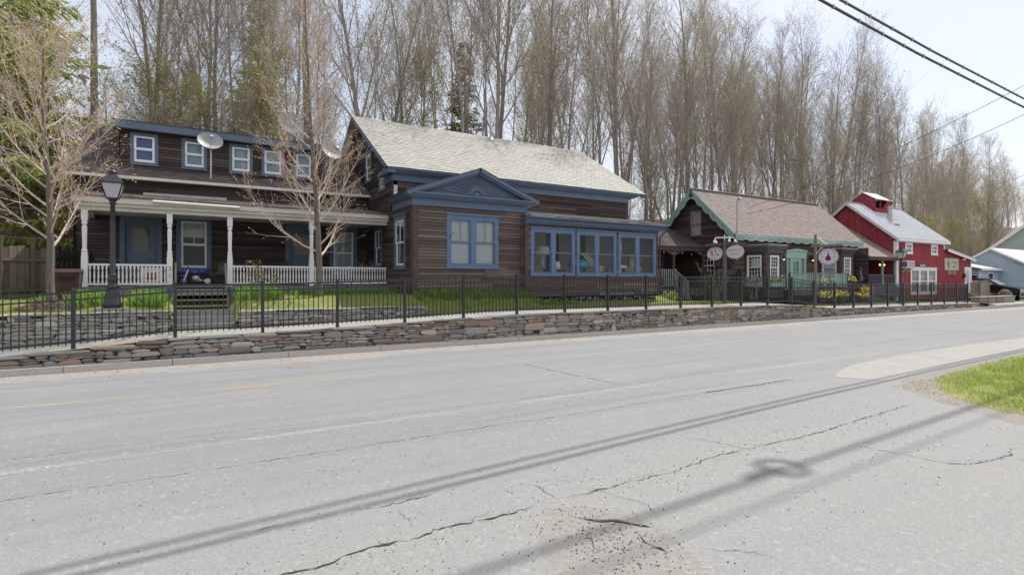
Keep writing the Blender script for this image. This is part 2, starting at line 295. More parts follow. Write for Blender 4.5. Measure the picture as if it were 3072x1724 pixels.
def arctext(s, fr, cu, cv, w, r, a0, a1, size, mat, parent, ry=None, name='lettering', flip=False):
    """letters set one by one round an oval, joined in one mesh"""
    mb = MB(); n = len(s); ry = ry or r; sgn = 1 if fr.u.cross(Vector((0, 0, 1))).dot(fr.w) > 0 else -1
    c = bpy.data.curves.new('tmp', 'FONT'); c.size = size; c.align_x = 'CENTER'; c.align_y = 'CENTER'; c.extrude = .003
    for i, ch in enumerate(s):
        if ch == ' ': continue
        a = a0 + (a1 - a0) * (i + .5) / n; c.body = ch; o = bpy.data.objects.new('tmp', c); COL.objects.link(o)
        me = bpy.data.meshes.new_from_object(o.evaluated_get(bpy.context.evaluated_depsgraph_get())); bpy.data.objects.remove(o)
        x, y = r * math.cos(a), ry * math.sin(a); t = a - math.pi / 2 + (math.pi if flip else 0)
        vs = []
        for v in me.vertices:
            px = v.co.x * math.cos(t) - v.co.y * math.sin(t) + x; py = v.co.x * math.sin(t) + v.co.y * math.cos(t) + y
            vs.append(fr(cu + px * sgn, cv + py, w + v.co.z))
        mb.mesh(vs, [tuple(p.vertices) for p in me.polygons]); bpy.data.meshes.remove(me)
    bpy.data.curves.remove(c)
    return mb.build(name, mat, parent)

# ---------------------------------------------------------------- wall cladding
def clap(mb, fr, u0, u1, v0, v1, step=.11, holes=(), lim=None, seed=1, jit=1):
    rr = random.Random(seed); v = v0
    while v < v1 - .01:
        vt = min(v + step, v1); vm = (v + vt) / 2; a, b = (u0, u1) if lim is None else lim(vm)
        a, b = max(a, u0), min(b, u1)
        segs = [(a, b)] if b > a + .03 else []
        for (h0, h1, g0, g1) in holes:
            if g0 < vm < g1:
                ns = []
                for (p, q) in segs:
                    if h1 <= p or h0 >= q: ns.append((p, q)); continue
                    if h0 > p + .02: ns.append((p, h0))
                    if h1 < q - .02: ns.append((h1, q))
                segs = ns
        for (p, q) in segs:
            x = p
            while x < q - 1e-3:
                e = min(q, x + rr.uniform(1.6, 3.8)); e = q if q - e < .3 else e
                j = rr.uniform(-.004, .006) * jit; d0 = rr.uniform(-.004, .004) * jit; d1 = rr.uniform(-.004, .004) * jit; xe = e - (.004 if e < q else 0)
                A, B = fr(x, v + d0, .045 + j), fr(xe, v + d1, .045 + j); C, D = fr(xe, vt + .01, .004), fr(x, vt + .01, .004)
                A2, B2 = fr(x, v + d0, 0), fr(xe, v + d1, 0)
                mb.mesh([A, B, C, D, A2, B2], [(0, 1, 2, 3), (4, 5, 1, 0)]); x = e
        v = vt
def vboards(mb, fr, u0, u1, vbot, vtop, step=.2, holes=(), seed=1, bat=0):
    rr = random.Random(seed); u = u0
    while u < u1 - .01:
        ue = min(u + step, u1); um = (u + ue) / 2; lo, hi = vbot(um), vtop(um); segs = [(lo, hi)]
        for (h0, h1, g0, g1) in holes:
            if h0 < um < h1:
                segs = [s for (p, q) in segs for s in ((p, min(q, g0)), (max(p, g1), q)) if s[1] - s[0] > .03]
        for (p, q) in segs:
            w = .012 + rr.uniform(0, .006); mb.fb(fr, u + .009, ue - .009, p, q, 0, w + .006)
        u = ue
def slates(mb, o, U, V, nu, nv, rag=.5, th=.012, seed=1, lift=.018, wj=.0):
    """courses of separate slates: o = eave corner, U along the eave, V up the slope"""
    rr = random.Random(seed); o, U, V = Vector(o), Vector(U), Vector(V); n = U.cross(V).normalized()
    if n.z < 0: n = -n
    du, dv = U / nu, V / nv; dvn = dv.normalized()
    for j in range(nv):
        off = (j % 2) * .5 + rr.uniform(-.08, .08)
        for i in range(-1, nu + 1):
            a, b = max(0, i + off), min(nu, i + 1 + off)
            if b - a < .06: continue
            g = .02; s = rr.uniform(0, rag) * .18; k = rr.uniform(-.004, .004)
            p0 = o + du * (a + g) + dvn * 0 + dv * (j - s) + n * (lift + k); p1 = o + du * (b - g) + dv * (j - s + rr.uniform(-.03, .03) * rag) + n * (lift + k)
            p2 = o + du * (b - g) + dv * (j + 1.05) + n * .003; p3 = o + du * (a + g) + dv * (j + 1.05) + n * .003
            mb.mesh([p0, p1, p2, p3, p0 - n * th, p1 - n * th], [(0, 1, 2, 3), (4, 5, 1, 0)])
def slab(mb, o, U, V, t):
    o, U, V = Vector(o), Vector(U), Vector(V); n = U.cross(V).normalized()
    if n.z < 0: n = -n
    n = n * t; mb.hexa([o - n, o + U - n, o + U + V - n, o + V - n, o, o + U, o + U + V, o + V])
def holes_of(ws): return [(a + .03, b - .03, c + .03, d - .03) for (a, b, c, d) in ws]

def window(parent, fr, u0, u1, v0, v1, trim=.11, tm=None, sm=None, n=1, sash=.05, cap=True, mun=(0, 0), mun_low=(0, 0), blind=None, bfrac=1.0, room=True, proud=.045, gl=None, mull=.12, single=False, name='window', depth=.14):
    """trimmed double-hung window: outer trim u0..u1,v0..v1; n sashes side by side"""
    tm = tm or M_blue; sm = sm or M_white; gl = gl or M_glass
    t = MB(); t.fb(fr, u0, u0 + trim, v0, v1, -.02, proud); t.fb(fr, u1 - trim, u1, v0, v1, -.02, proud)
    t.fb(fr, u0 + trim, u1 - trim, v1 - trim * 1.1, v1, -.02, proud); t.fb(fr, u0 + trim, u1 - trim, v0, v0 + trim * .75, -.02, proud)
    t.fb(fr, u0 - .02, u1 + .02, v0 - .035, v0, -.02, proud + .03)
    if cap: t.fb(fr, u0 - .035, u1 + .035, v1, v1 + .045, -.02, proud + .05)
    iu0, iu1, iv0, iv1 = u0 + trim, u1 - trim, v0 + trim * .75, v1 - trim * 1.1
    wd = (iu1 - iu0 - mull * (n - 1)) / n
    for k in range(1, n): a = iu0 + wd * k + mull * (k - 1); t.fb(fr, a, a + mull, iv0, iv1, -.02, proud - .004)
    # reveal lining
    for (a, b, c, d) in ((iu0 - .01, iu0, iv0, iv1), (iu1, iu1 + .01, iv0, iv1), (iu0, iu1, iv1, iv1 + .01), (iu0, iu1, iv0 - .01, iv0)): t.fb(fr, a, b, c, d, -depth, -.02)
    W0 = t.build(name, tm, parent)
    for k in range(n):
        a = iu0 + (wd + mull) * k; b = a + wd; vm = (iv0 + iv1) / 2; s = MB(); e = .002
        rows = [(iv0 + e, iv1 - e, .018)] if single else [(iv0 + e, vm + .018, .0), (vm - .018, iv1 - e, .030)]
        for ri, (c, d, w) in enumerate(rows):
            s.fb(fr, a + e, a + sash, c, d, w - .03, w); s.fb(fr, b - sash, b - e, c, d, w - .03, w)
            s.fb(fr, a + sash, b - sash, c, c + sash * (.9 if ri or single else 1.2), w - .03, w); s.fb(fr, a + sash, b - sash, d - sash * .8, d, w - .03, w)
            mu, mv = mun if (ri or single) else mun_low
            for q in range(1, mu + 1): x = a + sash + (b - a - 2 * sash) * q / (mu + 1); s.fb(fr, x - .009, x + .009, c + sash, d - sash, w - .022, w - .004)
            for q in range(1, mv + 1): y = c + sash + (d - c - 2 * sash) * q / (mv + 1); s.fb(fr, a + sash, b - sash, y - .009, y + .009, w - .021, w - .005)
        s.build('sash', sm, W0)
        g = MB()
        for (c, d, w) in rows: g.face(fr(a + sash, c + sash * .8, w - .016), fr(b - sash, c + sash * .8, w - .016), fr(b - sash, d - sash * .7, w - .016), fr(a + sash, d - sash * .7, w - .016))
        g.build('pane', gl, W0)
        if blind is not None:
            bl = MB(); vb = iv1 - (iv1 - iv0) * bfrac; bl.fb(fr, a + .01, b - .01, vb, iv1 - .01, -.095, -.09); bl.build('blind', blind, W0)
    if room:
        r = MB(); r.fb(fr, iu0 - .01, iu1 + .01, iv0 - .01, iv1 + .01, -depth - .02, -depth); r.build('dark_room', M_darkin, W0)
    return W0
# ================================================================ GROUND
def lerp_tab(tab, x):
    if x <= tab[0][0]: return tab[0][1]
    for (a, p), (b, q) in zip(tab, tab[1:]):
        if x <= b: return p + (q - p) * (x - a) / (b - a)
    return tab[-1][1]
ZW = [(-14, .05), (-8, .18), (-4.2, .30), (-2.3, .42), (-.4, .575), (1.4, .585), (3.3, .63), (5.1, .69), (6.9, .75), (8.8, .80), (10.6, .80), (18, .79), (23.4, .765), (25.2, .60), (27, .49), (29, .455), (35, .44), (43.5, .39), (46, .22), (60, .20), (200, .2)]
def zb(x): return lerp_tab(ZW, x)
def lawn(x, y):
    base = zb(x); y = max(y, 16.06)
    t = lambda a, b: max(0, min(1, (y - a) / (b - a)))
    if x < -.55: h = 1.09 + .2 * t(16.1, 18) + .15 * t(18, 21)
    elif x < .95: h = base + .03 + .24 * t(16.5, 17.4) + .06 * t(18, 19) + .35 * t(19.3, 20.5)
    elif x < 6.3: h = 1.03 + .33 * t(16.1, 17.8) + .03 * t(18, 20)
    elif x < 11: h = base + (1.40 - base) * t(16.05, 17.3)
    elif x < 18: h = base + .36 * t(16.2, 17.2)
    elif x < 19: h = base + .36 * t(16.2, 17.2) * (19 - x)
    else: h = base
    if 11 <= x < 18: h -= .12 * t(16.4, 17.1)
    if y > 24: h = max(h, h + (y - 24) * .05)
    return h + .02 * mnoise.noise(Vector((x * .8, y * .8, 0)))
BANK = [(0, 0), (26, 0), (29, 1.6), (33, 5.2), (38, 6.7), (46, 7.2), (70, 7.4), (130, 8), (200, 10)]
def bank(x, y):
    yy = y + 2.2 * mnoise.noise(Vector((x * .05, 3.3, 0))); h = lerp_tab(BANK, yy)
    if x < 0: h *= 1 + .02 * (-x)
    if x > 90: h *= 1 + min(.9, (x - 90) * .010)
    if x > 52: h *= max(.0, min(1, (y - 27) / 8)) if y < 35 else 1
    return h + 1.15 * min(1, max(0, (y - 25) / 4)) + .5 * mnoise.noise(Vector((x * .15, y * .15, 1.7))) * min(1, max(0, (y - 27) / 5))
def grid(name, x0, x1, y0, y1, nx, ny, fn, mat):
    vs = [(x0 + (x1 - x0) * i / nx, y0 + (y1 - y0) * j / ny, 0) for j in range(ny + 1) for i in range(nx + 1)]
    vs = [(x, y, fn(x, y)) for x, y, _ in vs]
    fs = [(j * (nx + 1) + i, j * (nx + 1) + i + 1, (j + 1) * (nx + 1) + i + 1, (j + 1) * (nx + 1) + i) for j in range(ny) for i in range(nx)]
    b = MB(); b.smooth = True; b.mesh(vs, fs); return struct(b.build(name, mat))
b = MB(); b.face((-160, -160, -.006), (600, -160, -.006), (600, 14.05, -.006), (-160, 14.05, -.006)); struct(b.build('road', M_asph))
b = MB(); b.face((-160, 14.0, -.05), (600, 14.0, -.05), (600, 600, -.05), (-160, 600, -.05)); struct(b.build('ground', M_lawn))
b = MB()
xs = [-14 + i * .5 for i in range(181)]
for a, c in zip(xs, xs[1:]): b.face((a, 14.30, zb(a)), (c, 14.30, zb(c)), (c, 16.06, zb(c) + .01), (a, 16.06, zb(a) + .01))
for a, c in zip(xs, xs[1:]):
    if a >= 43.5: b.face((a, 14.14, zb(a) - .003), (c, 14.14, zb(c) - .003), (c, 14.31, zb(c) - .003), (a, 14.31, zb(a) - .003))
b.face((76, 14.14, .197), (150, 14.14, .197), (150, 16.06, .2), (76, 16.06, .2))
sw = struct(b.build('sidewalk', M_conc))
b = MB()
for i in range(-6, 40): x = i * 1.5 + .3; b.box(x, x + .012, 14.6, 16.05, zb(x) + .004, zb(x) + .009)
struct(b.build('sidewalk_joints', M_wood_g))
grid('lawn', -14, 62, 16.06, 27, 190, 30, lambda x, y: lawn(x, y), M_lawn)
grid('hillside', -60, 260, 24.5, 200, 110, 90, lambda x, y: bank(x, y) if y > 25 else .2, M_leaf)
# kerb: separate granite lengths with dark joints, turning up beyond the wall
rk = random.Random(3); x = -10.0
b = MB()
while x < 44:
    e = x + rk.uniform(1.7, 2.4); j = rk.uniform(-.006, .006)
    b.hexa([(x + .006, 14.0 + j, -.03), (e - .006, 14.0 + j, -.03), (e - .006, 14.17, -.03), (x + .006, 14.17, -.03), (x + .006, 14.018 + j, .125), (e - .006, 14.018 + j, .128), (e - .006, 14.17, .125), (x + .006, 14.17, .128)]); x = e
while x < 150:
    e = x + 2.2; z = .125; b.box(x + .006, e - .006, 14.0, 14.16, -.03, zb(x) - .004 if x > 46 else .2); x = e
struct(b.build('kerb', M_gran))
b = MB(); b.box(-10, 45, 14.16, 14.36, -.02, .10); struct(b.build('kerb_verge', M_mulch))
# side apron: concrete sheet and asphalt lip, lawn corner on the right
b = MB(); P = [(10.75, 5.75), (11.6, 6.1), (12.5, 6.36), (14.75, 6.56), (19.5, 6.6), (23.4, 6.5), (60, 6.4), (60, 5.5), (19.7, 5.45), (14.7, 5.32), (12.4, 5.15), (11.3, 5.02), (11.0, 5.3)]
b.face(*[(x, y, -.003) for x, y in P]); struct(b.build('concrete_apron', M_conc))
b = MB()
for x in (15.3, 21.0, 27): b.box(x, x + .02, 5.5, 6.55, -.004, -.0015)
struct(b.build('apron_joints', M_wood_g))
GP = [(11.7, 4.42), (12.0, 4.62), (12.7, 4.75), (15.3, 4.92), (18.5, 4.98), (40, 5.0), (40, -6), (11.5, -6), (9.6, 1.2), (10.0, 2.75), (10.25, 3.35), (10.75, 3.95), (11.2, 4.25)]
GP0 = GP; GP = []
for (xa, ya), (xb, yb) in zip(GP0, GP0[1:] + GP0[:1]):
    n = max(1, int(math.hypot(xb - xa, yb - ya) / .12)) if min(xa, xb) < 19 and min(ya, yb) > .5 else 1
    for k in range(n): x, y = xa + (xb - xa) * k / n, ya + (yb - ya) * k / n; q = .16 * mnoise.noise(Vector((x * 2.1, y * 2.1, 3))) + .07 * mnoise.noise(Vector((x * 7, y * 7, 3))) if n > 1 else 0; GP.append((x + q, y - q * .6))
b = MB(); b.face(*[(x, y, -.003) for x, y in GP]); struct(b.build('corner_lawn', M_lawn))
# markings
def ribbon(mb, pts, w, z, jag=0, rr=random.Random(5)):
    pts = [Vector((x, y, z)) for x, y in pts]; out = []
    for a, c in zip(pts, pts[1:]):
        n = max(1, int((c - a).length / .035)) if jag else 1; d = (c - a).normalized(); nn = Vector((-d.y, d.x, 0))
        for k in range(n):
            p = a + (c - a) * k / n
            if jag: p = p + nn * (.035 * mnoise.noise(p * 3.1) + .02 * mnoise.noise(p * 9) + rr.gauss(0, jag * .55))
            out.append((p, nn, w * (max(.12, rr.gauss(.9, .45)) * (.55 + .9 * abs(mnoise.noise(p * 2.3))) if jag else 1)))
    out.append((pts[-1], nn, w * .1 if jag else w)); N_ = len(out)
    if jag:
        for i in range(N_): p, q, ww = out[i]; e = min(1, i / 9 + .05, (N_ - 1 - i) / 9 + .05); out[i] = (p, q, ww * e)
    for (p, n0, w0), (q, n1, w1) in zip(out, out[1:]): mb.face(p - n0 * w0 / 2, q - n1 * w1 / 2, q + n1 * w1 / 2, p + n0 * w0 / 2)
b = MB(); ribbon(b, [(-30, 10.56), (150, 10.40)], .13, -.001); struct(b.build('yellow_centre_line', M_pyel))
b = MB(); ribbon(b, [(-30, 7.15), (15, 7.0), (60, 6.9)], .13, -.001); ribbon(b, [(-30, 13.4), (150, 13.2)], .10, -.001); struct(b.build('white_edge_lines', M_pwht))
M_crack = pm('crack_shadow', (.03, .028, .027), (.06, .055, .05), 20, rough=1)
rr_c = random.Random(9); b = MB(); CR = [([(-6, 6.3), (-2, 6.2), (1.5, 6.12), (3.62, 6.1), (4.4, 6.06), (5.1, 6.04), (6.12, 6.06), (7.26, 6.06)], .014), ([(7.26, 6.06), (8.55, 6.04), (9.3, 6.03), (9.88, 6.01)], .045),
    ([(5.07, 4.5), (5.22, 4.21), (5.35, 3.81), (5.92, 3.79), (6.48, 3.76), (7.78, 3.83), (9.47, 3.92)], .020), ([(5.35, 3.81), (4.75, 3.83), (4.06, 3.75), (3.44, 3.76), (2.71, 3.77)], .016), ([(2.71, 3.77), (2.69, 3.99), (2.71, 4.17)], .022),
    ([(-.2, 3.78), (.46, 3.72), (.7, 3.7), (1.05, 3.76), (1.34, 3.76), (1.74, 3.78), (2.22, 3.75), (2.51, 3.8)], .032), ([(6.46, 3.4), (6.54, 3.16), (6.66, 2.78), (6.72, 2.45), (6.81, 2.33), (7.15, 2.26), (7.61, 2.25), (8.02, 2.29)], .016),
    ([(.16, 4.53), (.38, 4.46), (.55, 4.47), (.74, 4.49)], .022), ([(1.09, 4.46), (1.27, 4.41), (1.48, 4.43), (1.9, 4.45)], .026), ([(1.45, 4.31), (1.46, 4.11), (1.45, 3.91)], .015), ([(6.36, 10.29), (6.44, 8.88), (6.63, 7.26)], .02),
    ([(4.32, 7.29), (6.63, 7.26), (7.95, 7.34), (12.57, 7.3)], .012), ([(-4, 7.6), (.03, 7.56), (4.28, 7.23)], .010), ([(6.72, 2.45), (7.4, 2.2), (8.1, 1.6)], .007), ([(2.9, 4.3), (3.3, 3.3), (3.1, 2.9)], .006), ([(3.1, 2.55), (3.3, 2.4), (3.42, 2.2)], .02),
    ([(1.0, 10.2), (1.2, 9.8)], .012), ([(3.9, 12.2), (6.2, 10.6), (6.36, 10.29)], .009)]
for p, w in CR:
    ribbon(b, p, w * .62, -.0005, .016)
    if w > .013:
        for q in range(3): o = .03 * (q - 1) + .01; i0 = rr_c.randint(0, len(p) - 2); ribbon(b, [(x, y + o) for x, y in p[i0:i0 + 2]], w * .22, -.0006, .02)
struct(b.build('road_cracks', M_crack))
# broken asphalt at the pothole: sunken lips and crumbs
M_dustp = pm('sandy_broken_base', (.30, .285, .255), (.22, .21, .195), 9, rough=1, bump=.8, bscale=25)
b = MB(); rr = random.Random(11); c0 = (2.66, 2.95); 
b = MB()
for (p, w) in (([(2.62, 3.42), (2.70, 3.33), (2.80, 3.24), (2.93, 3.11), (3.04, 2.97)], .085), ([(2.84, 2.93), (2.80, 2.84), (2.79, 2.74), (2.84, 2.64)], .07), ([(2.58, 3.24), (2.64, 3.14), (2.68, 3.04)], .03), ([(2.5, 3.12), (2.44, 2.98), (2.42, 2.86)], .025)): ribbon(b, p, w, .0005, .004)
pot = struct(b.build('broken_asphalt_edges', M_crack))
M_peb = pm('asphalt_crumbs', (.15, .145, .14), (.32, .305, .285), 30, rough=1, island=[], iv=.4)
b = MB()
for k in range(1900):
    if k < 330: x, y = 2.62 + rr.gauss(0, .22), 2.95 + rr.gauss(0, .3)
    elif k < 800: x, y = rr.uniform(-.5, 9), rr.gauss(3.72, .35)
    elif k < 1100: x, y = rr.uniform(-10, 16), 13.85 - abs(rr.gauss(0, .25))
    else: x, y = rr.uniform(-3, 9), rr.uniform(2.2, 7)
    r = rr.uniform(.0015, .0042) * (1.2 if k < 330 else 1) * (2.2 if 800 <= k < 1100 else 1); b.hexa([(x + a * r * rr.uniform(.6, 1.3), y + c * r * rr.uniform(.6, 1.3), z) for z in (-.004, r * rr.uniform(.6, 1.2)) for a, c in ((-1, -1), (1, -1), (1, 1), (-1, 1))])
o = tag(b.build('loose_gravel', M_peb), 'loose grit and asphalt crumbs scattered over the road and its broken patch', 'gravel', kind='stuff')
# manhole
b = MB(); b.lathe((1.95, 12.62, -.006), [(.01, .004), (.34, .004), (.34, .003)], 28); mh = tag(b.build('manhole_cover', pm('rusty_iron', (.19, .155, .135), (.23, .20, .18), 20, rough=.8)), 'rusty round iron manhole cover sunk in the far lane of the road', 'manhole cover')
b = MB(); b.lathe((1.95, 12.62, -.006), [(.34, .0035), (.40, .0035), (.42, .002)], 28); b.build('rim', M_asph, mh)

# ================================================================ STONE WALLS
def stone_wall(name, mat, x0, x1, y, zlo, zhi, label, cat, depth=.22, hmin=.06, hmax=.16, capm=None, seed=1, wmin=.16, wmax=.55):
    rr = random.Random(seed); root = MB()
    root.k = 1; xs = [x0 + (x1 - x0) * i / 60 for i in range(61)]     # dark packing behind the joints
    for a, c in zip(xs, xs[1:]): root.hexa([(a, y + .035, zlo(a) - .1), (c, y + .035, zlo(c) - .1), (c, y + depth, zlo(c) - .1), (a, y + depth, zlo(a) - .1), (a, y + .035, zhi(a) - .05), (c, y + .035, zhi(c) - .05), (c, y + depth, zhi(c) - .05), (a, y + depth, zhi(a) - .05)])
    root.k = 0
    def wv(x, z): return .028 * mnoise.noise(Vector((x * 2.6, z * 5, seed))) + .012 * mnoise.noise(Vector((x * 9, z * 3, seed + 4)))
    def stone(a, b, c, d, cap=False):
        # a..b in x, c..d in z; courses follow a wavy line, ends slant, corners are knocked off
        j = lambda s: rr.uniform(-s, s); w, h = b - a, d - c; cx = min(.07, w * .25); cz = min(.035, h * .3); f = -rr.uniform(0, .04) - (.035 if cap else 0)
        s0, s1 = j(min(.035, w * .15)), j(min(.035, w * .15)); tl = j(.02); vs = []
        rx = [rr.uniform(.2, 1.0) for _ in range(4)]
        for k, tz in enumerate((0, cz / h, 1 - cz / h, 1)):
            for i, tx in enumerate((0, cx / w, 1 - cx / w, 1)):
                edge = (i in (0, 3)) + (k in (0, 3)); yy = y + f + (.0, .018, .045)[edge] + j(.006) + tl * (i - 1.5) * .3
                xx = a + .003 + (w - .006) * tx + (s0 if i < 2 else s1) * (tz - .5) * 2 + (j(.012) if i in (1, 2) else 0)
                zz = c + .003 + (h - .006) * tz; zz += wv(xx, c) * (1 - tz) + wv(xx, d) * tz if not (cap and k > 1) else 0
                if edge == 2: q = rx[(k > 0) * 2 + (i > 0)]; xx += cx * .5 * q * (1 if i == 0 else -1); zz += cz * .55 * q * (1 if k == 0 else -1)
                vs.append((xx, yy, zz))
        fs = [(k * 4 + i, k * 4 + i + 1, k * 4 + i + 5, k * 4 + i + 4) for k in range(3) for i in range(3)]
        X0, X3, Z3, Z0 = vs[12][0], vs[15][0], max(vs[12][2], vs[15][2]), vs[0][2]
        vs += [(X0, y + depth, Z3), (X3, y + depth, Z3), (X0, y + depth, Z0), (X3, y + depth, Z0)]
        fs += [(12, 13, 16), (13, 14, 17, 16), (14, 15, 17), (0, 4, 16, 18), (4, 8, 12, 16), (3, 19, 17, 7), (7, 17, 15, 11)]
        root.mesh(vs, fs)
    # random-course packing: fill columns patch by patch
    x = x0
    while x < x1:
        W = min(rr.uniform(.5, 1.25), x1 - x); W = x1 - x if x1 - x - W < .25 else W
        xm = x + W / 2; lo, hi = zlo(xm), zhi(xm) - (.055 if capm is not None else 0); z = lo
        while z < hi - .02:
            h = rr.uniform(hmin, hmax) * rr.choice((.55, .8, 1, 1, 1.5)); h = hi - z if hi - z - h < hmin * .7 else h
            a = x + (rr.uniform(-.1, .02) if x > x0 else 0)
            while a < x + W - .01:
                w = rr.uniform(wmin, wmax) * (.5 + h / hmax * .7); w = x + W - a if x + W - a - w < wmin * .6 else w
                if h > .09 and rr.random() < .3: q = h * rr.uniform(.35, .65); stone(a, a + w, z, z + q); stone(a, a + w * rr.uniform(.6, 1), z + q, z + h)
                else: stone(a, a + w, z, z + h)
                a += w
            z += h
        x += W
    if capm is not None:
        x = x0
        while x < x1:
            w = rr.uniform(.45, 1.3); w = min(w, x1 - x); h = rr.uniform(.04, .075); stone(x, x + w, zhi(x + w / 2) - h, zhi(x + w / 2) + rr.uniform(-.004, .01), True); x += w
    return tag(root.build(name, [mat, M_soil]), label, cat)
def wl(x): return -.02 if x < 43 else .02
stone_wall('retaining_wall', M_stone, -9, 45.2, 14.27, lambda x: .08, lambda x: max(.14, zb(x) - .0 - max(0, x - 43) * .09), 'long low dry stone retaining wall of mixed grey and rust stones under the black metal fence', 'stone wall', capm=1, seed=5)
stone_wall('terrace_wall', M_stone2, -9, -.55, 16.06, lambda x: zb(x) - .03, lambda x: 1.12, 'tall grey dry stone terrace wall behind the sidewalk, below the street lamp and left of the stone steps', 'stone wall', seed=9, hmin=.06, hmax=.15, wmin=.2, wmax=.6, capm=1)
stone_wall('terrace_wall', M_stone2, .98, 6.35, 16.06, lambda x: zb(x) - .03, lambda x: 1.07 - max(0, x - 5) * .03, 'low pale dry stone terrace wall right of the stone steps, ending before the brown house with the pediment', 'stone wall', seed=12, hmin=.05, hmax=.12, capm=1)
# stone steps between the two terrace walls
st = thing('stone_steps', 'three rough stone steps rising from the sidewalk through the gap in the terrace wall', 'steps', (.2, 16.4, .6)); rr = random.Random(4)
for k, (y, z, h) in enumerate(((16.12, .60, .13), (16.55, .76, .14), (17.0, .93, .13))):
    b = MB(); 
    b.hexa([(-.54, y, z - .1), (.97, y, z - .1), (.97, y + .5, z - .1), (-.54, y + .5, z - .1), (-.54 + rr.uniform(0, .04), y + rr.uniform(0, .03), z + h), (.97 - rr.uniform(0, .05), y + rr.uniform(0, .03), z + h), (.97, y + .5, z + h - .02), (-.54, y + .5, z + h - .01)])
    b.build('step', M_stone if k != 1 else M_stone2, st)
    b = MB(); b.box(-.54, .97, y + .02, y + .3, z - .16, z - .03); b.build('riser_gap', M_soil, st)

# ================================================================ METAL FENCE
XP = [-7.6, -5.9, -4.1] + [-2.24, -.41, 1.42, 3.22, 5.07, 6.9, 8.77, 10.65, 12.53, 14.38, 16.21, 18.04, 19.87, 21.7, 23.48, 25.27, 27.05, 28.8, 30.57, 32.28, 34.03, 35.73, 37.44, 39.16, 40.88, 42.5]
fn = thing('metal_fence', 'long black metal picket fence stepping along the top of the stone retaining wall', 'fence', (XP[0], 14.5, zb(XP[0])))
def fz(x): return zb(x)
ends = [(x, 14.5, fz(x)) for x in XP] + [(44.6, 15.35, fz(44.3))]
for (x, y, z) in ends:
    b = MB(); b.box(x - .036, x + .036, y - .036, y + .036, z - .12, z + 1.24); b.box(x - .043, x + .043, y - .043, y + .043, z + 1.24, z + 1.262); b.build('post', M_alu, fn)
for (x0, y0, z0), (x1, y1, z1) in zip(ends, ends[1:]):
    b = MB(); A, B = Vector((x0, y0, z0)), Vector((x1, y1, z1))
    for h, w, t in ((1.195, .032, .042), (1.045, .03, .034), (.16, .03, .036)): b.beam(A + Vector((0, 0, h)), B + Vector((0, 0, h)), w, t)
    n = 15
    for k in range(1, n):
        p = A + (B - A) * k / n; top = 1.18 if k % 2 else 1.10
        b.box(p.x - .0105, p.x + .0105, p.y - .0105, p.y + .0105, p.z + .09, p.z + top)
        if k % 2 == 0: b.lathe((p.x, p.y, p.z + 1.10), [(.010, 0), (.015, .012), (.009, .03), (.001, .05)], 6)
    b.build('fence_panel', M_alu, fn)

stone_wall('rubble_foundation', M_stone2, 10.95, 17.6, 17.22, lambda x: lawn(x, 17.2) - .08, lambda x: 1.2, 'rough rubble stones showing under the raised siding of the sunroom', 'foundation', seed=21, hmin=.06, hmax=.14, wmin=.15, wmax=.4)

M_dv = paintmat('dusty_soil_edge', (.27, .235, .185), .36, .60)
def soft_sheet(name, pts, z, m): b = MB(); b.face(*[(x, y, z) for x, y in pts]); return struct(b.build(name, m))
soft_sheet('dusty_verge', [(9.6, .5), (9.0, 1.5), (9.35, 2.8), (9.9, 3.7), (10.6, 4.5), (11.5, 4.95), (12.6, 5.05), (16, 5.18), (30, 5.25), (30, 4.9), (12, 4.0), (10.9, 2.5), (10.6, .5)], -.0042, M_dv)
soft_sheet('kerb_dust', [(-30, 13.35), (60, 13.55), (60, 14.0), (-30, 14.0)], -.0045, paintmat('kerb_grit', (.34, .31, .27), .40, .60))
soft_sheet('pothole_dust', [(2.2, 2.2), (2.9, 2.2), (3.1, 3.0), (2.9, 3.5), (2.5, 3.7), (2.1, 3.2), (2.0, 2.7)], -.0043, paintmat('pothole_grit', (.30, .28, .25), .38, .60))
grid('opposite_bank', -40, 150, -90, -28, 40, 14, lambda x, y: -.01 + 2.2 * min(1, max(0, (-y - 30) / 22)) * (.7 + .6 * mnoise.noise(Vector((x * .05, y * .05, 2)))), M_leaf)
# ================================================================ SLATE-ROOFED HOUSE WITH BAY
H = thing('bay_house', 'brown clapboard house with pale slate roof, blue trim and a pedimented front bay', 'house', (6.37, 17.4, 1.4))
XL, YB, YS, YM = 6.37, 17.4, 17.1, 19.5
ZR, YRG = 9.27, 24.4                     # ridge
fb_, fs_, fm_, fg_ = FY(YB), FY(YS), FY(YM), FX(XL)
# openings (u0,u1,v0,v1)
bayw = [(7.62, 9.70, 2.32, 4.20)]
sunw = [(10.95, 13.03, 2.04, 3.87), (13.13, 15.21, 2.04, 3.86), (15.33, 17.5, 2.04, 3.85)]
gabw = [(18.05, 19.28, 2.30, 4.20), (20.78, 21.85, 2.38, 4.0), (20.35, 21.2, 5.42, 6.04), (22.3, 23.2, 6.05, 7.35)]
b = MB(); clap(b, fb_, 6.55, 10.82, 1.52, 4.46, .108, holes_of(bayw), seed=2); b.build('bay_siding', M_side, H)
b = MB(); clap(b, fs_, 10.84, 17.52, 2.0, 4.0, .108, holes_of(sunw), seed=3); clap(b, fs_, 10.75, 17.6, 1.25, 2.0, .13, seed=31); clap(b, FX(10.72), YS + .02, YB - .0, 1.25, 4.3, .108, seed=32); b.build('sunroom_siding', M_side, H)
b = MB(); clap(b, fm_, 6.52, 18.0, 4.5, 5.62, .108, seed=4); b.build('upper_siding', M_side2, H)
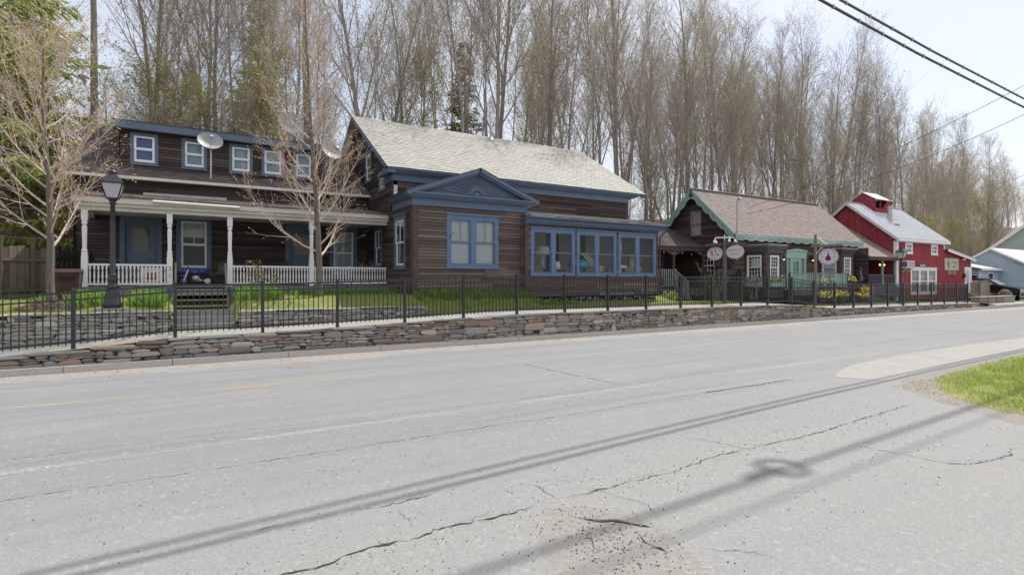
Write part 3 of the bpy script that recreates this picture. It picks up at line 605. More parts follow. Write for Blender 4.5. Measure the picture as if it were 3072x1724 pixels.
def glim(v):
    if v <= 6.0: return (YB + .15, 29.6) if v < 4.45 else (YM + .15, 29.6)
    return (19.3 + (v - 6.0) / (ZR - 6.0) * (YRG - 19.3), 29.5 - (v - 6.0) / (ZR - 6.0) * (29.5 - YRG))
b = MB(); clap(b, fg_, YB, 29.6, 1.45, 9.2, .108, holes_of(gabw), glim, seed=5); b.build('gable_siding', M_side2, H)
b = MB(); b.face((18.12, YM, .6), (18.12, 29.6, .6), (18.12, 29.6, 6), (18.12, YRG, ZR - .1), (18.12, YM, 6)); b.face((6.4, 29.6, .6), (18.12, 29.6, .6), (18.12, 29.6, 6), (6.4, 29.6, 6))
b.face((17.66, YS, 1.2), (17.66, YM, 1.2), (17.66, YM, 4.7), (17.66, YS, 4.2)); b.build('far_walls', M_side2, H)
# corner boards and foundations
for q in ((fb_, 6.37, 6.56, 1.5, 4.46), (fg_, YB, YB + .16, 1.5, 4.46), (fb_, 10.80, 10.93, 1.5, 4.46), (fs_, 10.69, 10.84, 1.25, 4.02), (fs_, 17.52, 17.66, 1.25, 4.02), (fm_, 18.0, 18.14, 4.5, 5.62), (fg_, YM - .01, YM + .12, 4.7, 5.62)):
    b = MB(); b.fb(*q, 0, .036 if q[0] is not fg_ else .033); b.build('corner_board', M_bark_br, H)
b = MB(); b.fb(fm_, 6.38, 6.52, 4.85, 5.45, .03, .045); b.build('peeling_corner_board', M_white_w, H)
b = MB(); b.box(6.42, 10.9, 17.45, 19.4, .9, 1.52); b.box(6.42, 18.1, 19.5, 29.5, .4, 1.5); b.build('foundation', M_conc, H)
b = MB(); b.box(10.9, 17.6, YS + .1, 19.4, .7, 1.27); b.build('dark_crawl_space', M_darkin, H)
# friezes and cornices
def cornice(b, fr, u0, u1, z, d=.30, h=.28, ret=False):
    b.fb(fr, u0, u1, z, z + h * .28, .035, d * .45); b.fb(fr, u0, u1, z + h * .28, z + h * .62, .035, d * .8); b.fb(fr, u0, u1, z + h * .62, z + h, .035, d)
b = MB(); b.fb(fb_, 6.335, 10.97, 4.46, 4.70, 0, .034); b.fb(fg_, YB + .0, YM, 4.46, 4.70, 0, .036)
for i, (d, z0, z1) in enumerate(((.14, 4.70, 4.75), (.22, 4.75, 4.82), (.30, 4.82, 4.88))):
    b.box(XL - d, 11.0 + d * 1.2, YB - d, YM - .01, z0, z1)
b.build('bay_cornice', M_blue, H)
b = MB(); b.fb(fm_, 6.335, 18.15, 5.62, 5.86, 0, .034)
for (d, z0, z1) in ((.12, 5.86, 5.91), (.22, 5.91, 5.98), (.32, 5.98, 6.07)):
    b.box(XL - d, 18.3 + d * 1.4, YM - d, YM + .3, z0, z1)
b.box(XL - .3, XL + .0, YM - .3, YM + .95, 5.86, 6.02); b.fb(fg_, YM - .0, YM + .9, 5.62, 5.86, 0, .036)
b.build('main_cornice', M_blue, H)
b = MB()
for (d, z0, z1) in ((.08, 4.02, 4.09), (.16, 4.09, 4.19), (.24, 4.19, 4.30)): b.box(10.72, 17.72 + d, YS - d, YS + .1, z0, z1)
b.tube([(10.75, YS - .29, 4.27), (17.98, YS - .29, 4.25)], .045, 8); b.build('sunroom_cornice', M_blue, H)
b = MB(); b.tube([(17.9, YS - .29, 4.24), (17.9, YS - .25, 4.0), (17.72, YS - .08, 3.75), (17.72, YS - .06, 1.2)], .035, 7); b.build('downspout', M_bark_br, H)
# pediment
apx, apz = 8.81, 5.90; pl, pr_ = 6.05, 11.36
b = MB()
def rake(b, p, q, y0, y1, t): 
    d = Vector((q[0] - p[0], 0, q[1] - p[1])); n = Vector((-d.z, 0, d.x)).normalized() * (1 if d.x > 0 else -1) * t
    vs = [Vector((p[0], y, p[1])) for y in (y0, y1)] + [Vector((q[0], y, q[1])) for y in (y0, y1)]
    b.hexa([vs[0] - n, vs[2] - n, vs[3] - n, vs[1] - n, vs[0], vs[2], vs[3], vs[1]])
rake(b, (pl, 4.885), (apx, apz), 17.08, 17.36, .13); rake(b, (apx, apz), (pr_, 4.885), 17.08, 17.36, .13)
rake(b, (pl + .1, 4.83), (apx, apz - .10), 17.16, 17.37, .10); rake(b, (apx, apz - .10), (pr_ - .1, 4.83), 17.16, 17.37, .10)
b.build('pediment_moulding', M_blue, H)
b = MB(); b.poly(fb_, [(6.3, 4.86), (11.1, 4.86), (apx, 5.78)], -.05, .02); ty = b.build('tympanum', M_blue, H)
b = MB()
for k in range(23):
    a = math.pi * (k + .5) / 23; r1 = .13; r2 = min(1.55 / max(.2, abs(math.cos(a)) * 1.0 + .0), .66 / max(.05, math.sin(a) + abs(math.cos(a)) * .42)); r2 = min(r2, 1.4)
    b.beam(fb_(apx + math.cos(a) * r1, 4.96 + math.sin(a) * r1, .035), fb_(apx + math.cos(a) * r2, 4.96 + math.sin(a) * r2 * .92, .035), .03, .05, (0, 1, 0))
b.poly(fb_, [(apx + .13 * math.cos(math.pi * k / 8), 4.94 + .13 * math.sin(math.pi * k / 8)) for k in range(9)], .0, .045)
b.build('sunburst', M_blue, H)
b = MB()
for (p, q) in (((6.0, 4.89), (apx, apz + .01)), ((11.4, 4.89), (apx, apz + .01))):
    slab(b, (p[0], 17.06, p[1]), (q[0] - p[0], 0, q[1] - p[1]), (0, 2.5, 0), .02)
b.build('bay_roof', M_shing_d, H)
# main roof
b = MB(); e0 = Vector((6.03, 19.14, 6.06)); V = Vector((0, YRG - 19.14, ZR - 6.06)); U = Vector((12.95, 0, 0))
slates(b, e0, U, V, 46, 30, rag=.5, seed=8, lift=.013); b.face(e0, e0 + U, e0 + U + V, e0 + V); bk = Vector((0, YRG - 19.14, -(ZR - 6.06)))
slab(b, e0 + V, U, bk, .05); mr = b.build('slate_roof', M_slate, H)
n = Vector((0, -(ZR - 6.06), YRG - 19.14)).normalized()
for x in (6.05, 18.78):
    b = MB(); b.hexa([Vector((x, 0, 0)) + q for q in (e0 - n * .2 - Vector((6.03, 0, 0)), e0 - n * .2 - Vector((5.86, 0, 0)), e0 + V - n * .2 - Vector((5.86, 0, 0)), e0 + V - n * .2 - Vector((6.03, 0, 0)), e0 - n * .012 - Vector((6.03, 0, 0)), e0 - n * .012 - Vector((5.86, 0, 0)), e0 + V - n * .012 - Vector((5.86, 0, 0)), e0 + V - n * .012 - Vector((6.03, 0, 0)))]); b.build('rake_board', M_blue, H)
b = MB(); b.face(Vector((6.03, 19.2, 6.0)), Vector((18.98, 19.2, 6.0)), Vector((18.98, YRG, ZR - .1)), Vector((6.03, YRG, ZR - .1)))
b.build('roof_underside', M_blue, H)
b = MB(); b.lathe((12.9, 23.9, 8.9), [(.2, 0), (.12, .14), (.055, .2), (.055, .62), (.0, .62)], 10); b.build('roof_vent', M_steel, H)
# sunroom roof
b = MB(); slates(b, (10.72, YS - .3, 4.32), (7.45, 0, 0), (0, 2.7, .50), 24, 9, rag=.8, seed=9); slab(b, (10.72, YS - .3, 4.31), (7.45, 0, 0), (0, 2.7, .50), .03); b.build('sunroom_roof', M_slate, H)
# windows
w = window(H, fb_, *bayw[0], trim=.13, tm=M_blue2, sm=M_blue2, n=2, mull=.17, mun=(1, 0), blind=M_blind, bfrac=1.0)
b = MB()
for u in (7.72, 9.68): b.tube([fb_(u, 3.35, .05), fb_(u + .02, 3.5, .12), fb_(u + .1, 3.53, .16), fb_(u + .2, 3.5, .13)], .009, 5)
b.build('plant_hook', M_iron, H)
for i, q in enumerate(sunw):
    window(H, fs_, *q, trim=.12, tm=M_blue2, sm=M_blue2, n=2, mull=.17, sash=.045, room=False, depth=.10, gl=M_glass)
window(H, fg_, *gabw[0], trim=.15, sm=M_white, mun=(1, 0), blind=M_blind2, bfrac=.99)
window(H, fg_, *gabw[1], trim=.13, sm=M_white, mun=(1, 0), blind=M_blind2, bfrac=.5)
window(H, fg_, *gabw[2], trim=.12, sm=M_white_w, single=True, mun=(1, 0), blind=M_blind)
window(H, fg_, *gabw[3], trim=.12, sm=M_white, blind=M_blind)
# interior of the sunroom
b = MB(); b.box(10.95, 17.6, 17.25, 19.4, 1.98, 2.02); b.box(10.95, 17.6, 17.25, 19.45, 4.0, 4.03); b.box(10.95, 11.0, 17.25, 19.4, 2.02, 4.0); b.box(17.55, 17.6, 17.25, 19.4, 2.02, 4.0)
b.box(11, 13.2, 19.35, 19.4, 2.02, 4.0); b.box(13.9, 14.7, 19.35, 19.4, 2.02, 4.0); b.box(15.4, 17.55, 19.35, 19.4, 2.02, 4.0); b.build('room_lining', M_room, H)
b = MB(); b.box(13.2, 13.9, 19.5, 19.55, 2, 4.02); b.box(14.7, 15.4, 19.5, 19.55, 2, 4.02); b.build('dark_doorway', M_darkin, H)

# furniture seen through the sunroom windows
def table_lamp(loc, label, h=.95, col=None, shade=.22):
    t = thing('table_lamp', label, 'lamp', loc); b = MB(); b.smooth = True
    b.lathe(loc, [(.08, 0), (.09, .02), (.06, .05), (.12, .2), (.11, .36), (.045, h * .58), (.02, h * .6), (.02, h * .7)], 14); b.build('base', col or pm('lamp_ceramic', (.55, .62, .68), None, 2, rough=.3), t)
    b = MB(); b.lathe(loc, [(shade, h * .66), (shade * .95, h)], 20); b.build('lamp_shade', pm('lamp_shade_cloth', (.75, .73, .7), None, 2), t); return t
def side_table(loc, w, d, h, mat, label):
    t = thing('side_table', label, 'table', loc); x, y, z = loc; b = MB(); b.box(x - w / 2, x + w / 2, y - d / 2, y + d / 2, z + h - .12, z + h); b.build('top', mat, t)
    for sx in (-1, 1):
        for sy in (-1, 1): b = MB(); b.box(x + sx * (w / 2 - .03) - .02, x + sx * (w / 2 - .03) + .02, y + sy * (d / 2 - .03) - .02, y + sy * (d / 2 - .03) + .02, z, z + h - .12); b.build('leg', mat, t)
    return t
def slip_chair(loc, rz, mat, label):
    t = thing('slipper_chair', label, 'chair', loc); x, y, z = loc
    def P(a, c, h): return (x + a * math.cos(rz) - c * math.sin(rz), y + a * math.sin(rz) + c * math.cos(rz), z + h)
    b = MB(); b.hexa([P(-.26, -.28, .2), P(.26, -.28, .2), P(.26, .25, .2), P(-.26, .25, .2), P(-.27, -.3, .46), P(.27, -.3, .46), P(.27, .25, .46), P(-.27, .25, .46)]); b.build('seat', mat, t)
    b = MB(); b.smooth = True
    vs = []; 
    for k in range(7):
        h = .4 + k * .11; c = .22 + .012 * k * k; w = .25 + .015 * k
        for s_, cc in ((-w, c - .08), (-w * .5, c), (0, c + .03), (w * .5, c), (w, c - .08)): vs.append(P(s_, cc, h))
    for k in range(7):
        h = .4 + k * .11; c = .30 + .012 * k * k; w = .25 + .015 * k
        for s_, cc in ((-w, c - .08), (-w * .5, c), (0, c + .03), (w * .5, c), (w, c - .08)): vs.append(P(s_, cc, h))
    fs = [(k * 5 + i, k * 5 + i + 1, k * 5 + i + 6, k * 5 + i + 5) for k in range(6) for i in range(4)]; fs += [tuple(q + 35 for q in f) for f in fs]
    fs += [(30 + i, 31 + i, 66 + i, 65 + i) for i in range(4)] + [(k * 5, k * 5 + 5, k * 5 + 40, k * 5 + 35) for k in range(6)] + [(k * 5 + 4, k * 5 + 9, k * 5 + 44, k * 5 + 39) for k in range(6)]
    b.mesh(vs, fs); b.build('backrest', mat, t)
    for a, c in ((-.22, -.24), (.22, -.24), (-.22, .2), (.22, .2)): b = MB(); b.beam(P(a, c, 0), P(a, c, .2), .035, .035); b.build('leg', M_wood_b, t)
    return t
M_creamf = pm('cream_fabric', (.56, .50, .30), (.62, .56, .36), 3)
side_table((15.92, 17.75, 2.02), .72, .4, .5, M_white, 'white side table carrying the big table lamp in the right sunroom window')
table_lamp((15.85, 17.75, 2.52), 'white table lamp with drum shade on the white side table in the right sunroom window', .98)
table_lamp((12.3, 18.3, 2.3), 'table lamp with broad white shade standing deep in the left sunroom window', .95, shade=.3)
side_table((12.3, 18.3, 2.02), .6, .5, .28, M_wood_b, 'dark wood low table holding the lamp behind the left sunroom window')
slip_chair((14.75, 17.85, 2.02), .5, M_creamf, 'cream curved-back chair behind the middle sunroom window'); slip_chair((17.0, 17.85, 2.02), -.9, M_creamf, 'cream slanting chair behind the far right sunroom pane')
t = thing('rattan_chair', 'woven trellis-backed wicker chair beside the white lamp in the sunroom', 'chair', (16.5, 18.2, 2.02)); b = MB()
for k in range(6):
    for s_ in (-1, 1): b.tube([(16.3 + k * .08, 18.2, 2.5), (16.3 + k * .08 + s_ * .16, 18.2, 2.75), (16.3 + k * .08, 18.2, 3.0)], .012, 5)
b.tube([(16.2, 18.2, 2.4), (16.2, 18.2, 3.0), (16.5, 18.2, 3.12), (16.8, 18.2, 3.0), (16.8, 18.2, 2.4)], .02, 6); b.build('backrest', M_wood_g, t)
b = MB(); b.box(16.2, 16.8, 17.95, 18.25, 2.38, 2.46); b.build('seat', M_wood_g, t)
for x in (16.22, 16.76):
    for y in (17.97, 18.2): b = MB(); b.box(x, x + .03, y, y + .03, 2.02, 2.38); b.build('leg', M_wood_g, t)
t = thing('blue_bowl', 'big glossy turquoise bowl standing upside down in the middle sunroom window', 'bowl', (13.65, 17.55, 2.2)); M_tq = pm('turquoise_glaze', (.03, .30, .46), None, 2, rough=.2, spec=.5)
b = MB(); b.smooth = True; b.lathe((13.65, 17.55, 2.14), [(.16, 0), (.15, .22), (.30, .24), (.44, .30), (.42, .44), (.30, .54), (.12, .58), (.001, .59)], 24); b.build('bowl', M_tq, t)
side_table((13.65, 17.55, 2.02), .9, .4, .12, M_wood_b, 'low dark plinth under the turquoise bowl'); side_table((12.35, 17.6, 2.02), .95, .35, .28, pm('cherry_wood', (.13, .035, .025), None, 3, rough=.4), 'reddish wooden low table behind the left pair of sunroom panes')
t = thing('white_pitcher', 'small white enamel pitcher on the reddish table in the sunroom', 'pitcher', (12.55, 17.6, 2.3)); b = MB(); b.smooth = True; b.lathe((12.55, 17.6, 2.3), [(.10, 0), (.13, .06), (.14, .16), (.10, .26), (.12, .32)], 14); b.build('body', M_white, t)
b = MB(); b.tube([(12.43, 17.6, 2.36), (12.36, 17.6, 2.44), (12.38, 17.6, 2.54), (12.45, 17.6, 2.57)], .014, 6); b.build('handle', M_white, t)
t = thing('stacked_cushions', 'heap of tan patterned cushions in the left corner of the sunroom', 'cushions', (11.5, 17.75, 2.02)); b = MB(); b.smooth = True; b.ell((11.4, 17.8, 2.2), .35, .22, .2); b.ell((11.65, 17.7, 2.25), .3, .2, .25); b.build('cushion', pm('tan_print', (.34, .25, .15), (.16, .10, .06), 14), t)
t = thing('wall_window', 'small-paned white sash hung inside the far right sunroom window', 'sash', (16.9, 19.3, 2.9)); b = MB()
for k in range(4): b.box(16.6 + k * .2, 16.62 + k * .2, 18.9, 18.92, 2.95, 3.75)
for k in range(4): b.box(16.55, 17.3, 18.9, 18.921, 2.97 + k * .24, 2.99 + k * .24)
b.build('muntins', M_white, t)

# ================================================================ PORCH HOUSE (LEFT)
Hp = thing('porch_house', 'dark brown weathered two-storey house with a white front porch and a blue-edged dormer', 'house', (-3.5, 20.2, 1.4))
YW, YD, YP = 23.0, 23.1, 20.22
fw, fd, fp = FY(YW), FY(YD), FY(YP)
pw = [(-.62, .5, 2.22, 4.2), (4.78, 5.92, 2.0, 4.06)]; pdr = [(-2.29, -1.05, 1.68, 4.2), (3.08, 4.45, 1.68, 4.14)]
dw = [(-2.0, -1.17, 6.0, 7.11), (-.456, .363, 6.0, 7.1), (1.09, 1.91, 6.0, 7.1), (2.22, 3.05, 6.0, 7.1), (3.39, 4.17, 6.0, 7.1)]
b = MB(); clap(b, fw, -3.5, 6.35, 1.68, 4.9, .108, holes_of(pw) + holes_of(pdr), seed=21); b.build('porch_wall_siding', M_side2, Hp)
b = MB(); clap(b, FY(22.85), -3.5, 6.35, 4.75, 5.42, .10, seed=22, jit=2); b.build('upper_siding', M_side2, Hp)
b = MB(); clap(b, fd, -2.28, 4.45, 5.84, 7.2, .108, holes_of(dw), seed=23, jit=2); clap(b, FX(-2.28), 23.1, 27, 5.84, 7.3, .11, seed=24); b.build('dormer_siding', M_side2, Hp)
def gl2(v): return (22.9, 31) if v < 5.6 else (22.9 + (v - 5.6) / 2.5 * 4, 31 - (v - 5.6) / 2.5 * 4)
b = MB(); clap(b, FX(-3.5), 22.9, 31, 1.4, 8.0, .12, lim=gl2, seed=25); b.build('side_siding', M_side2, Hp)
b = MB(); b.box(-3.45, 6.3, 22.7, 31, 1.0, 1.66); b.build('foundation', M_conc, Hp)
b = MB(); clap(b, FY(31.0), -3.5, 6.3, 1.4, 5.6, .3, seed=26); b.build('back_wall', M_side2, Hp)
# roofs: main, eave strip, dormer
b = MB(); s0 = (5.46, 22.5); s1 = (8.1, 27.0)
for (x0, x1) in ((-3.75, -2.3), (4.45, 6.36)):
    slates(b, (x0, s0[1], s0[0]), (x1 - x0, 0, 0), (0, s1[1] - s0[1], s1[0] - s0[0]), int((x1 - x0) / .3), 22, rag=.4, seed=27); slab(b, (x0, s0[1], s0[0]), (x1 - x0, 0, 0), (0, 4.5, s1[0] - s0[0]), .04)
slab(b, (-3.75, 27, 8.1), (10.1, 0, 0), (0, 4.5, -2.64), .04)
b.build('main_roof', M_shing_d, Hp)
b = MB(); slates(b, (-3.75, 22.5, 5.48), (10.1, 0, 0), (0, .62, .38), 34, 3, rag=.5, seed=28); slab(b, (-3.75, 22.5, 5.47), (10.1, 0, 0), (0, .62, .38), .03); b.build('eave_shingles', M_shing_r, Hp)
b = MB(); b.box(-3.78, 6.35, 22.46, 22.52, 5.36, 5.46); b.box(-3.7, 6.35, 22.52, 22.86, 5.38, 5.42); b.fb(FY(22.85), -1.6, 1.0, 4.86, 4.97, .02, .05); b.build('weathered_fascia', M_white_w, Hp)
b = MB(); b.hexa([(-2.5, 22.72, 7.16), (4.62, 22.72, 7.12), (4.62, 22.76, 7.12), (-2.5, 22.76, 7.16), (-2.5, 22.70, 7.40), (4.62, 22.70, 7.36), (4.62, 22.76, 7.36), (-2.5, 22.76, 7.40)])
b.hexa([(-2.5, 22.76, 7.16), (-2.46, 22.76, 7.16), (-2.46, 27.4, 7.75), (-2.5, 27.4, 7.75), (-2.5, 22.76, 7.40), (-2.46, 22.76, 7.40), (-2.46, 27.4, 7.97), (-2.5, 27.4, 7.97)]); b.build('dormer_fascia', M_blue, Hp)
b = MB(); slab(b, (-2.5, 22.68, 7.43), (7.12, 0, -.04), (0, 4.8, .58), .03); b.build('dormer_roof', M_shing_d, Hp)
b = MB(); b.hexa([(-2.46, 22.76, 7.14), (4.6, 22.76, 7.12), (4.6, 23.12, 7.17), (-2.46, 23.12, 7.17), (-2.46, 22.76, 7.17), (4.6, 22.76, 7.15), (4.6, 23.12, 7.2), (-2.46, 23.12, 7.2)]); b.build('soffit', M_bark_br, Hp)
# porch roof, beam, ceiling
b = MB(); slates(b, (-3.15, 19.92, 4.40), (9.5, 0, -.02), (0, 3.0, .50), 30, 8, rag=.6, seed=29); slab(b, (-3.15, 19.92, 4.39), (9.5, 0, -.02), (0, 3.0, .50), .03); b.build('porch_roof', M_wood_g, Hp)
b = MB(); b.box(-3.12, 6.34, 19.94, 20.0, 4.20, 4.365); b.box(-3.05, 6.34, 20.02, 20.1, 4.1, 4.21); b.box(-3.0, 6.34, 20.12, 20.34, 3.98, 4.16); b.box(-3.05, 6.34, 20.0, 20.4, 4.165, 4.19); b.tube([(-1.15, 19.88, 4.31), (1.25, 19.88, 4.28)], .05, 6)
b.box(-3.1, -2.98, 20.1, 23, 3.98, 4.34); b.build('porch_beam', M_white_w, Hp)
b = MB(); b.box(-3.0, 6.34, 20.3, 22.98, 4.12, 4.15); b.build('porch_ceiling', M_white_w, Hp)
# deck
b = MB()
for k in range(64): x = -3.0 + k * .1465; b.box(x, x + .142, 20.06, 22.98, 1.645, 1.68)
b.build('porch_deck', M_wood_g, Hp)
b = MB(); b.box(-3.0, -.78, 20.08, 20.12, 1.40, 1.64); b.box(1.02, 6.34, 20.08, 20.12, 1.40, 1.64); b.box(-3.0, -2.96, 20.1, 22.9, 1.40, 1.64); b.build('rim_board', M_wood_g, Hp)
b = MB(); b.box(5.75, 6.3, 20.12, 20.7, .9, 1.40); b.box(3.4, 3.7, 20.2, 20.5, .9, 1.4); b.box(-2.9, -2.6, 20.2, 20.5, .9, 1.4); b.build('porch_pier', M_conc, Hp)
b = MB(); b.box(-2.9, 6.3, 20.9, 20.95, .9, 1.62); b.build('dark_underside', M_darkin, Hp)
post_prof = [(.078, 0), (.078, .92), (.066, .94), (.074, 1.0), (.06, 1.03), (.072, 1.09), (.050, 1.14), (.055, 1.5), (.062, 1.78), (.04, 1.84), (.07, 1.9), (.055, 1.95), (.074, 2.0), (.078, 2.05), (.078, 2.31)]
for x in (-2.86, -.72, .98, 3.58): b = MB(); b.sq((x, YP, 1.68), post_prof); b.build('porch_post', M_white, Hp)
def railing(parent, p, q, z0, z1, mat, n, name='railing', bal=None, turned=True, rail=(.07, .06)):
    p, q = Vector(p), Vector(q); b = MB(); b.beam(p + Vector((0, 0, z1)), q + Vector((0, 0, z1)), rail[0], rail[1]); b.beam(p + Vector((0, 0, z0)), q + Vector((0, 0, z0)), rail[0], rail[1] * .9)
    r = b.build(name, mat, parent); b = MB()
    for k in range(n):
        o = p + (q - p) * (k + .5) / n; h = z1 - z0 - rail[1]; o = o + Vector((0, 0, z0 + rail[1] / 2))
        if turned: b.sq(o, [(.022, 0), (.022, h * .14), (.014, h * .17), (.020, h * .3), (.024, h * .36), (.013, h * .72), (.012, h * .78), (.023, h * .82), (.023, h)])
        else: b.sq(o, [(.018, 0), (.018, h)])
    b.build('balusters', bal or mat, r); return r
railing(Hp, (-2.78, YP, 0), (-.80, YP, 0), 1.76, 2.35, M_white, 20); railing(Hp, (1.06, YP, 0), (3.50, YP, 0), 1.76, 2.34, M_white, 25); railing(Hp, (3.66, YP, 0), (6.33, YP, 0), 1.76, 2.33, M_white, 27)
text('3', fp, -.72, 2.24, .084, .20, pm('brass_numeral', (.42, .25, .06), None, 3, rough=.5), Hp, name='house_number'); text('1', fp, -.72, 2.02, .084, .20, MATS['brass_numeral'], Hp, name='house_number')
# porch steps with blue newels and loose handrails
for k, (z, y) in enumerate(((1.60, 20.02), (1.44, 19.76), (1.28, 19.5), (1.10, 19.24))):
    b = MB(); b.box(-.62, .88, y - .27, y, z - .04 if k else z - .18, z); b.build('porch_step', M_wood_g, Hp)
b = MB(); b.hexa([(.86, 19.0, .95), (.90, 19.0, .95), (.90, 20.1, 1.5), (.86, 20.1, 1.5), (.86, 19.0, 1.06), (.90, 19.0, 1.06), (.90, 20.1, 1.66), (.86, 20.1, 1.66)]); b.hexa([(-.64, 19.0, .95), (-.60, 19.0, .95), (-.60, 20.1, 1.5), (-.64, 20.1, 1.5), (-.64, 19.0, 1.06), (-.60, 19.0, 1.06), (-.60, 20.1, 1.66), (-.64, 20.1, 1.66)]); b.build('step_stringer', M_wood_g, Hp)
for x in (-.74, 1.02): b = MB(); b.box(x - .09, x + .09, 20.0, 20.08, 1.05, 1.64); b.build('blue_newel', M_blue2, Hp)
for x in (-.56, .84): b = MB(); b.beam((x, 20.18, 2.42), (x + .02, 19.55, 1.58), .06, .045); b.build('handrail', M_wood_gv, Hp)
# porch doors and windows
def pdoor(u0, u1, v0, v1, glass, knob=True, upper=None):
    t = MB(); tr = .15; t.fb(fw, u0, u0 + tr, v0, v1, -.02, .05); t.fb(fw, u1 - tr, u1, v0, v1, -.02, .05); t.fb(fw, u0 + tr, u1 - tr, v1 - .27, v1, -.02, .05); t.fb(fw, u0 - .03, u1 + .03, v1, v1 + .05, -.02, .09)
    t.fb(fw, u0 + tr, u1 - tr, v1 - .3, v1 - .27, -.1, .02); d = t.build('door_frame', M_blue, Hp)
    a, c = u0 + tr + .005, u1 - tr - .005; g0, g1, h0, h1 = glass; t = MB(); wv = -.04
    for (p, q, r_, s_) in ((a, g0, v0, v1 - .3), (g1, c, v0, v1 - .3), (g0, g1, v0, h0), (g0, g1, h1, v1 - .3)): t.fb(fw, p, q, r_, s_, wv - .045, wv)
    if upper is None:
        for (p, q) in ((a + .12, c - .12),): t.fb(fw, p, q, v0 + .2, v0 + .72, wv, wv + .012); t.fb(fw, p + .06, q - .06, v0 + .26, v0 + .66, wv + .012, wv + .02)
    else:
        for r_ in upper: t.fb(fw, a + .1, c - .1, r_[0], r_[1], wv, wv + .014)
    t.build('door', M_blue, d)
    t = MB(); t.face(fw(g0, h0, wv - .02), fw(g1, h0, wv - .02), fw(g1, h1, wv - .02), fw(g0, h1, wv - .02)); t.build('pane', M_glass, d)
    t = MB(); t.fb(fw, g0 - .01, g1 + .01, h0 - .01, h1 + .01, -.13, -.12); t.build('lace_curtain', pm('lace', (.24, .22, .18), (.14, .13, .10), 30), d)
    if knob: t = MB(); t.smooth = True; t.ell(fw(c - .07, v0 + 1.0, 0), .035, .04, .035); t.ell(fw(c - .07, v0 + 1.14, -.02), .025, .03, .025); t.build('door_knob', M_steel, d)
pdoor(*pdr[0], (-1.95, -1.43, 2.82, 3.77)); pdoor(*pdr[1], (3.4, 4.15, 2.9, 3.7), upper=((2.45, 2.75), (1.85, 2.35)))
window(Hp, fw, *pw[0], trim=.15, sash=.07, mun=(1, 0), blind=M_blind, bfrac=.34); window(Hp, fw, *pw[1], trim=.16, sash=.07, n=1, mun=(1, 0), blind=M_blind2, bfrac=1.0)
M_fl = pm('flowered_curtain', (.10, .17, .40), (.12, .20, .45), 3, wear=[((.5, .12, .06), 6, (1, 1, 1), .60, .66), ((.04, .05, .08), 3, (1, 1, 1), .62, .7)])
M_pale = pm('pale_curtain', (.30, .46, .56), (.38, .52, .60), 2, (6, 6, .5), .8)
for k, q in enumerate(dw): window(Hp, fd, *q, trim=.105, sash=.075, cap=False, blind=M_fl if k == 0 else M_pale, bfrac=1.0)
# ================================================================ BROWN SHOP WITH GREEN GINGERBREAD
K = thing('gingerbread_shop', 'dark brown clapboard shop with carved green bargeboards, tan shingle roof and two box bays', 'shop', (26, 19.4, .75))
GX, SY, RY, RZ, EX = 26.0, 19.4, 22.05, 7.33, 38.4
kf, kg = FY(SY), FX(GX)
kgw = [(21.6, 22.5, 4.5, 6.08), (20.65, 21.55, 2.0, 3.45)]; kd = (30.83, 32.82, 1.38, 3.62)
b = MB(); clap(b, kf, 26.1, 26.88, .95, 4.3, .115, seed=41); clap(b, kf, 28.2, 34.32, .95, 4.3, .115, [(30.85, 32.8, 1.3, 3.7)], seed=42); clap(b, kf, 35.6, EX, .95, 4.3, .115, seed=43); clap(b, kf, 26.88, 28.2, 3.8, 4.3, .115, seed=44); clap(b, kf, 34.3, 35.7, 3.8, 4.3, .115, seed=45); b.build('front_siding', M_side, K)
sl = (RZ - 4.35) / (RY - 19.05)
def kl(v): return (SY, 24.7) if v < 4.6 else (19.1 + (v - 4.35) / sl + .0, 25.05 - (v - 4.35) / sl)
b = MB(); clap(b, kg, SY, 24.7, .95, 7.15, .115, holes_of(kgw), kl, seed=46); b.build('gable_siding', M_side2, K)
b = MB(); b.face((EX, SY, .8), (EX, 24.7, .8), (EX, 24.7, 4.4), (EX, RY, 7.2), (EX, SY, 4.4)); b.face((26, 24.7, .8), (EX, 24.7, .8), (EX, 24.7, 4.4), (26, 24.7, 4.4)); b.build('far_walls', M_side2, K)
for q in ((kf, 26, 26.14), (kg, SY, SY + .12), (kf, EX - .12, EX)): b = MB(); b.fb(*q, .95, 4.3, 0, .034 if q[0] is kf else .031); b.build('corner_board', M_bark_br, K)
b = MB(); b.box(26.1, EX, 19.45, 24.6, .3, .95); b.build('foundation', M_taupe, K)
# roof
b = MB(); ro = Vector((25.55, 18.98, 4.42)); rU = Vector((EX + .55 - 25.55, 0, 0)); rV = Vector((0, RY - 18.98, RZ - 4.42))
slates(b, ro, rU, rV, 58, 30, rag=.25, seed=47, lift=.012); slab(b, ro, rU, rV, .03); slab(b, ro + rV, rU, (0, RY - 18.98, -(RZ - 4.42)), .03); b.build('shingle_roof', M_shing, K)
b = MB(); b.beam(ro + rV + Vector((0, -.03, .02)), ro + rV + rU + Vector((0, -.03, .02)), .22, .03); b.build('ridge_cap', M_roofw, K)
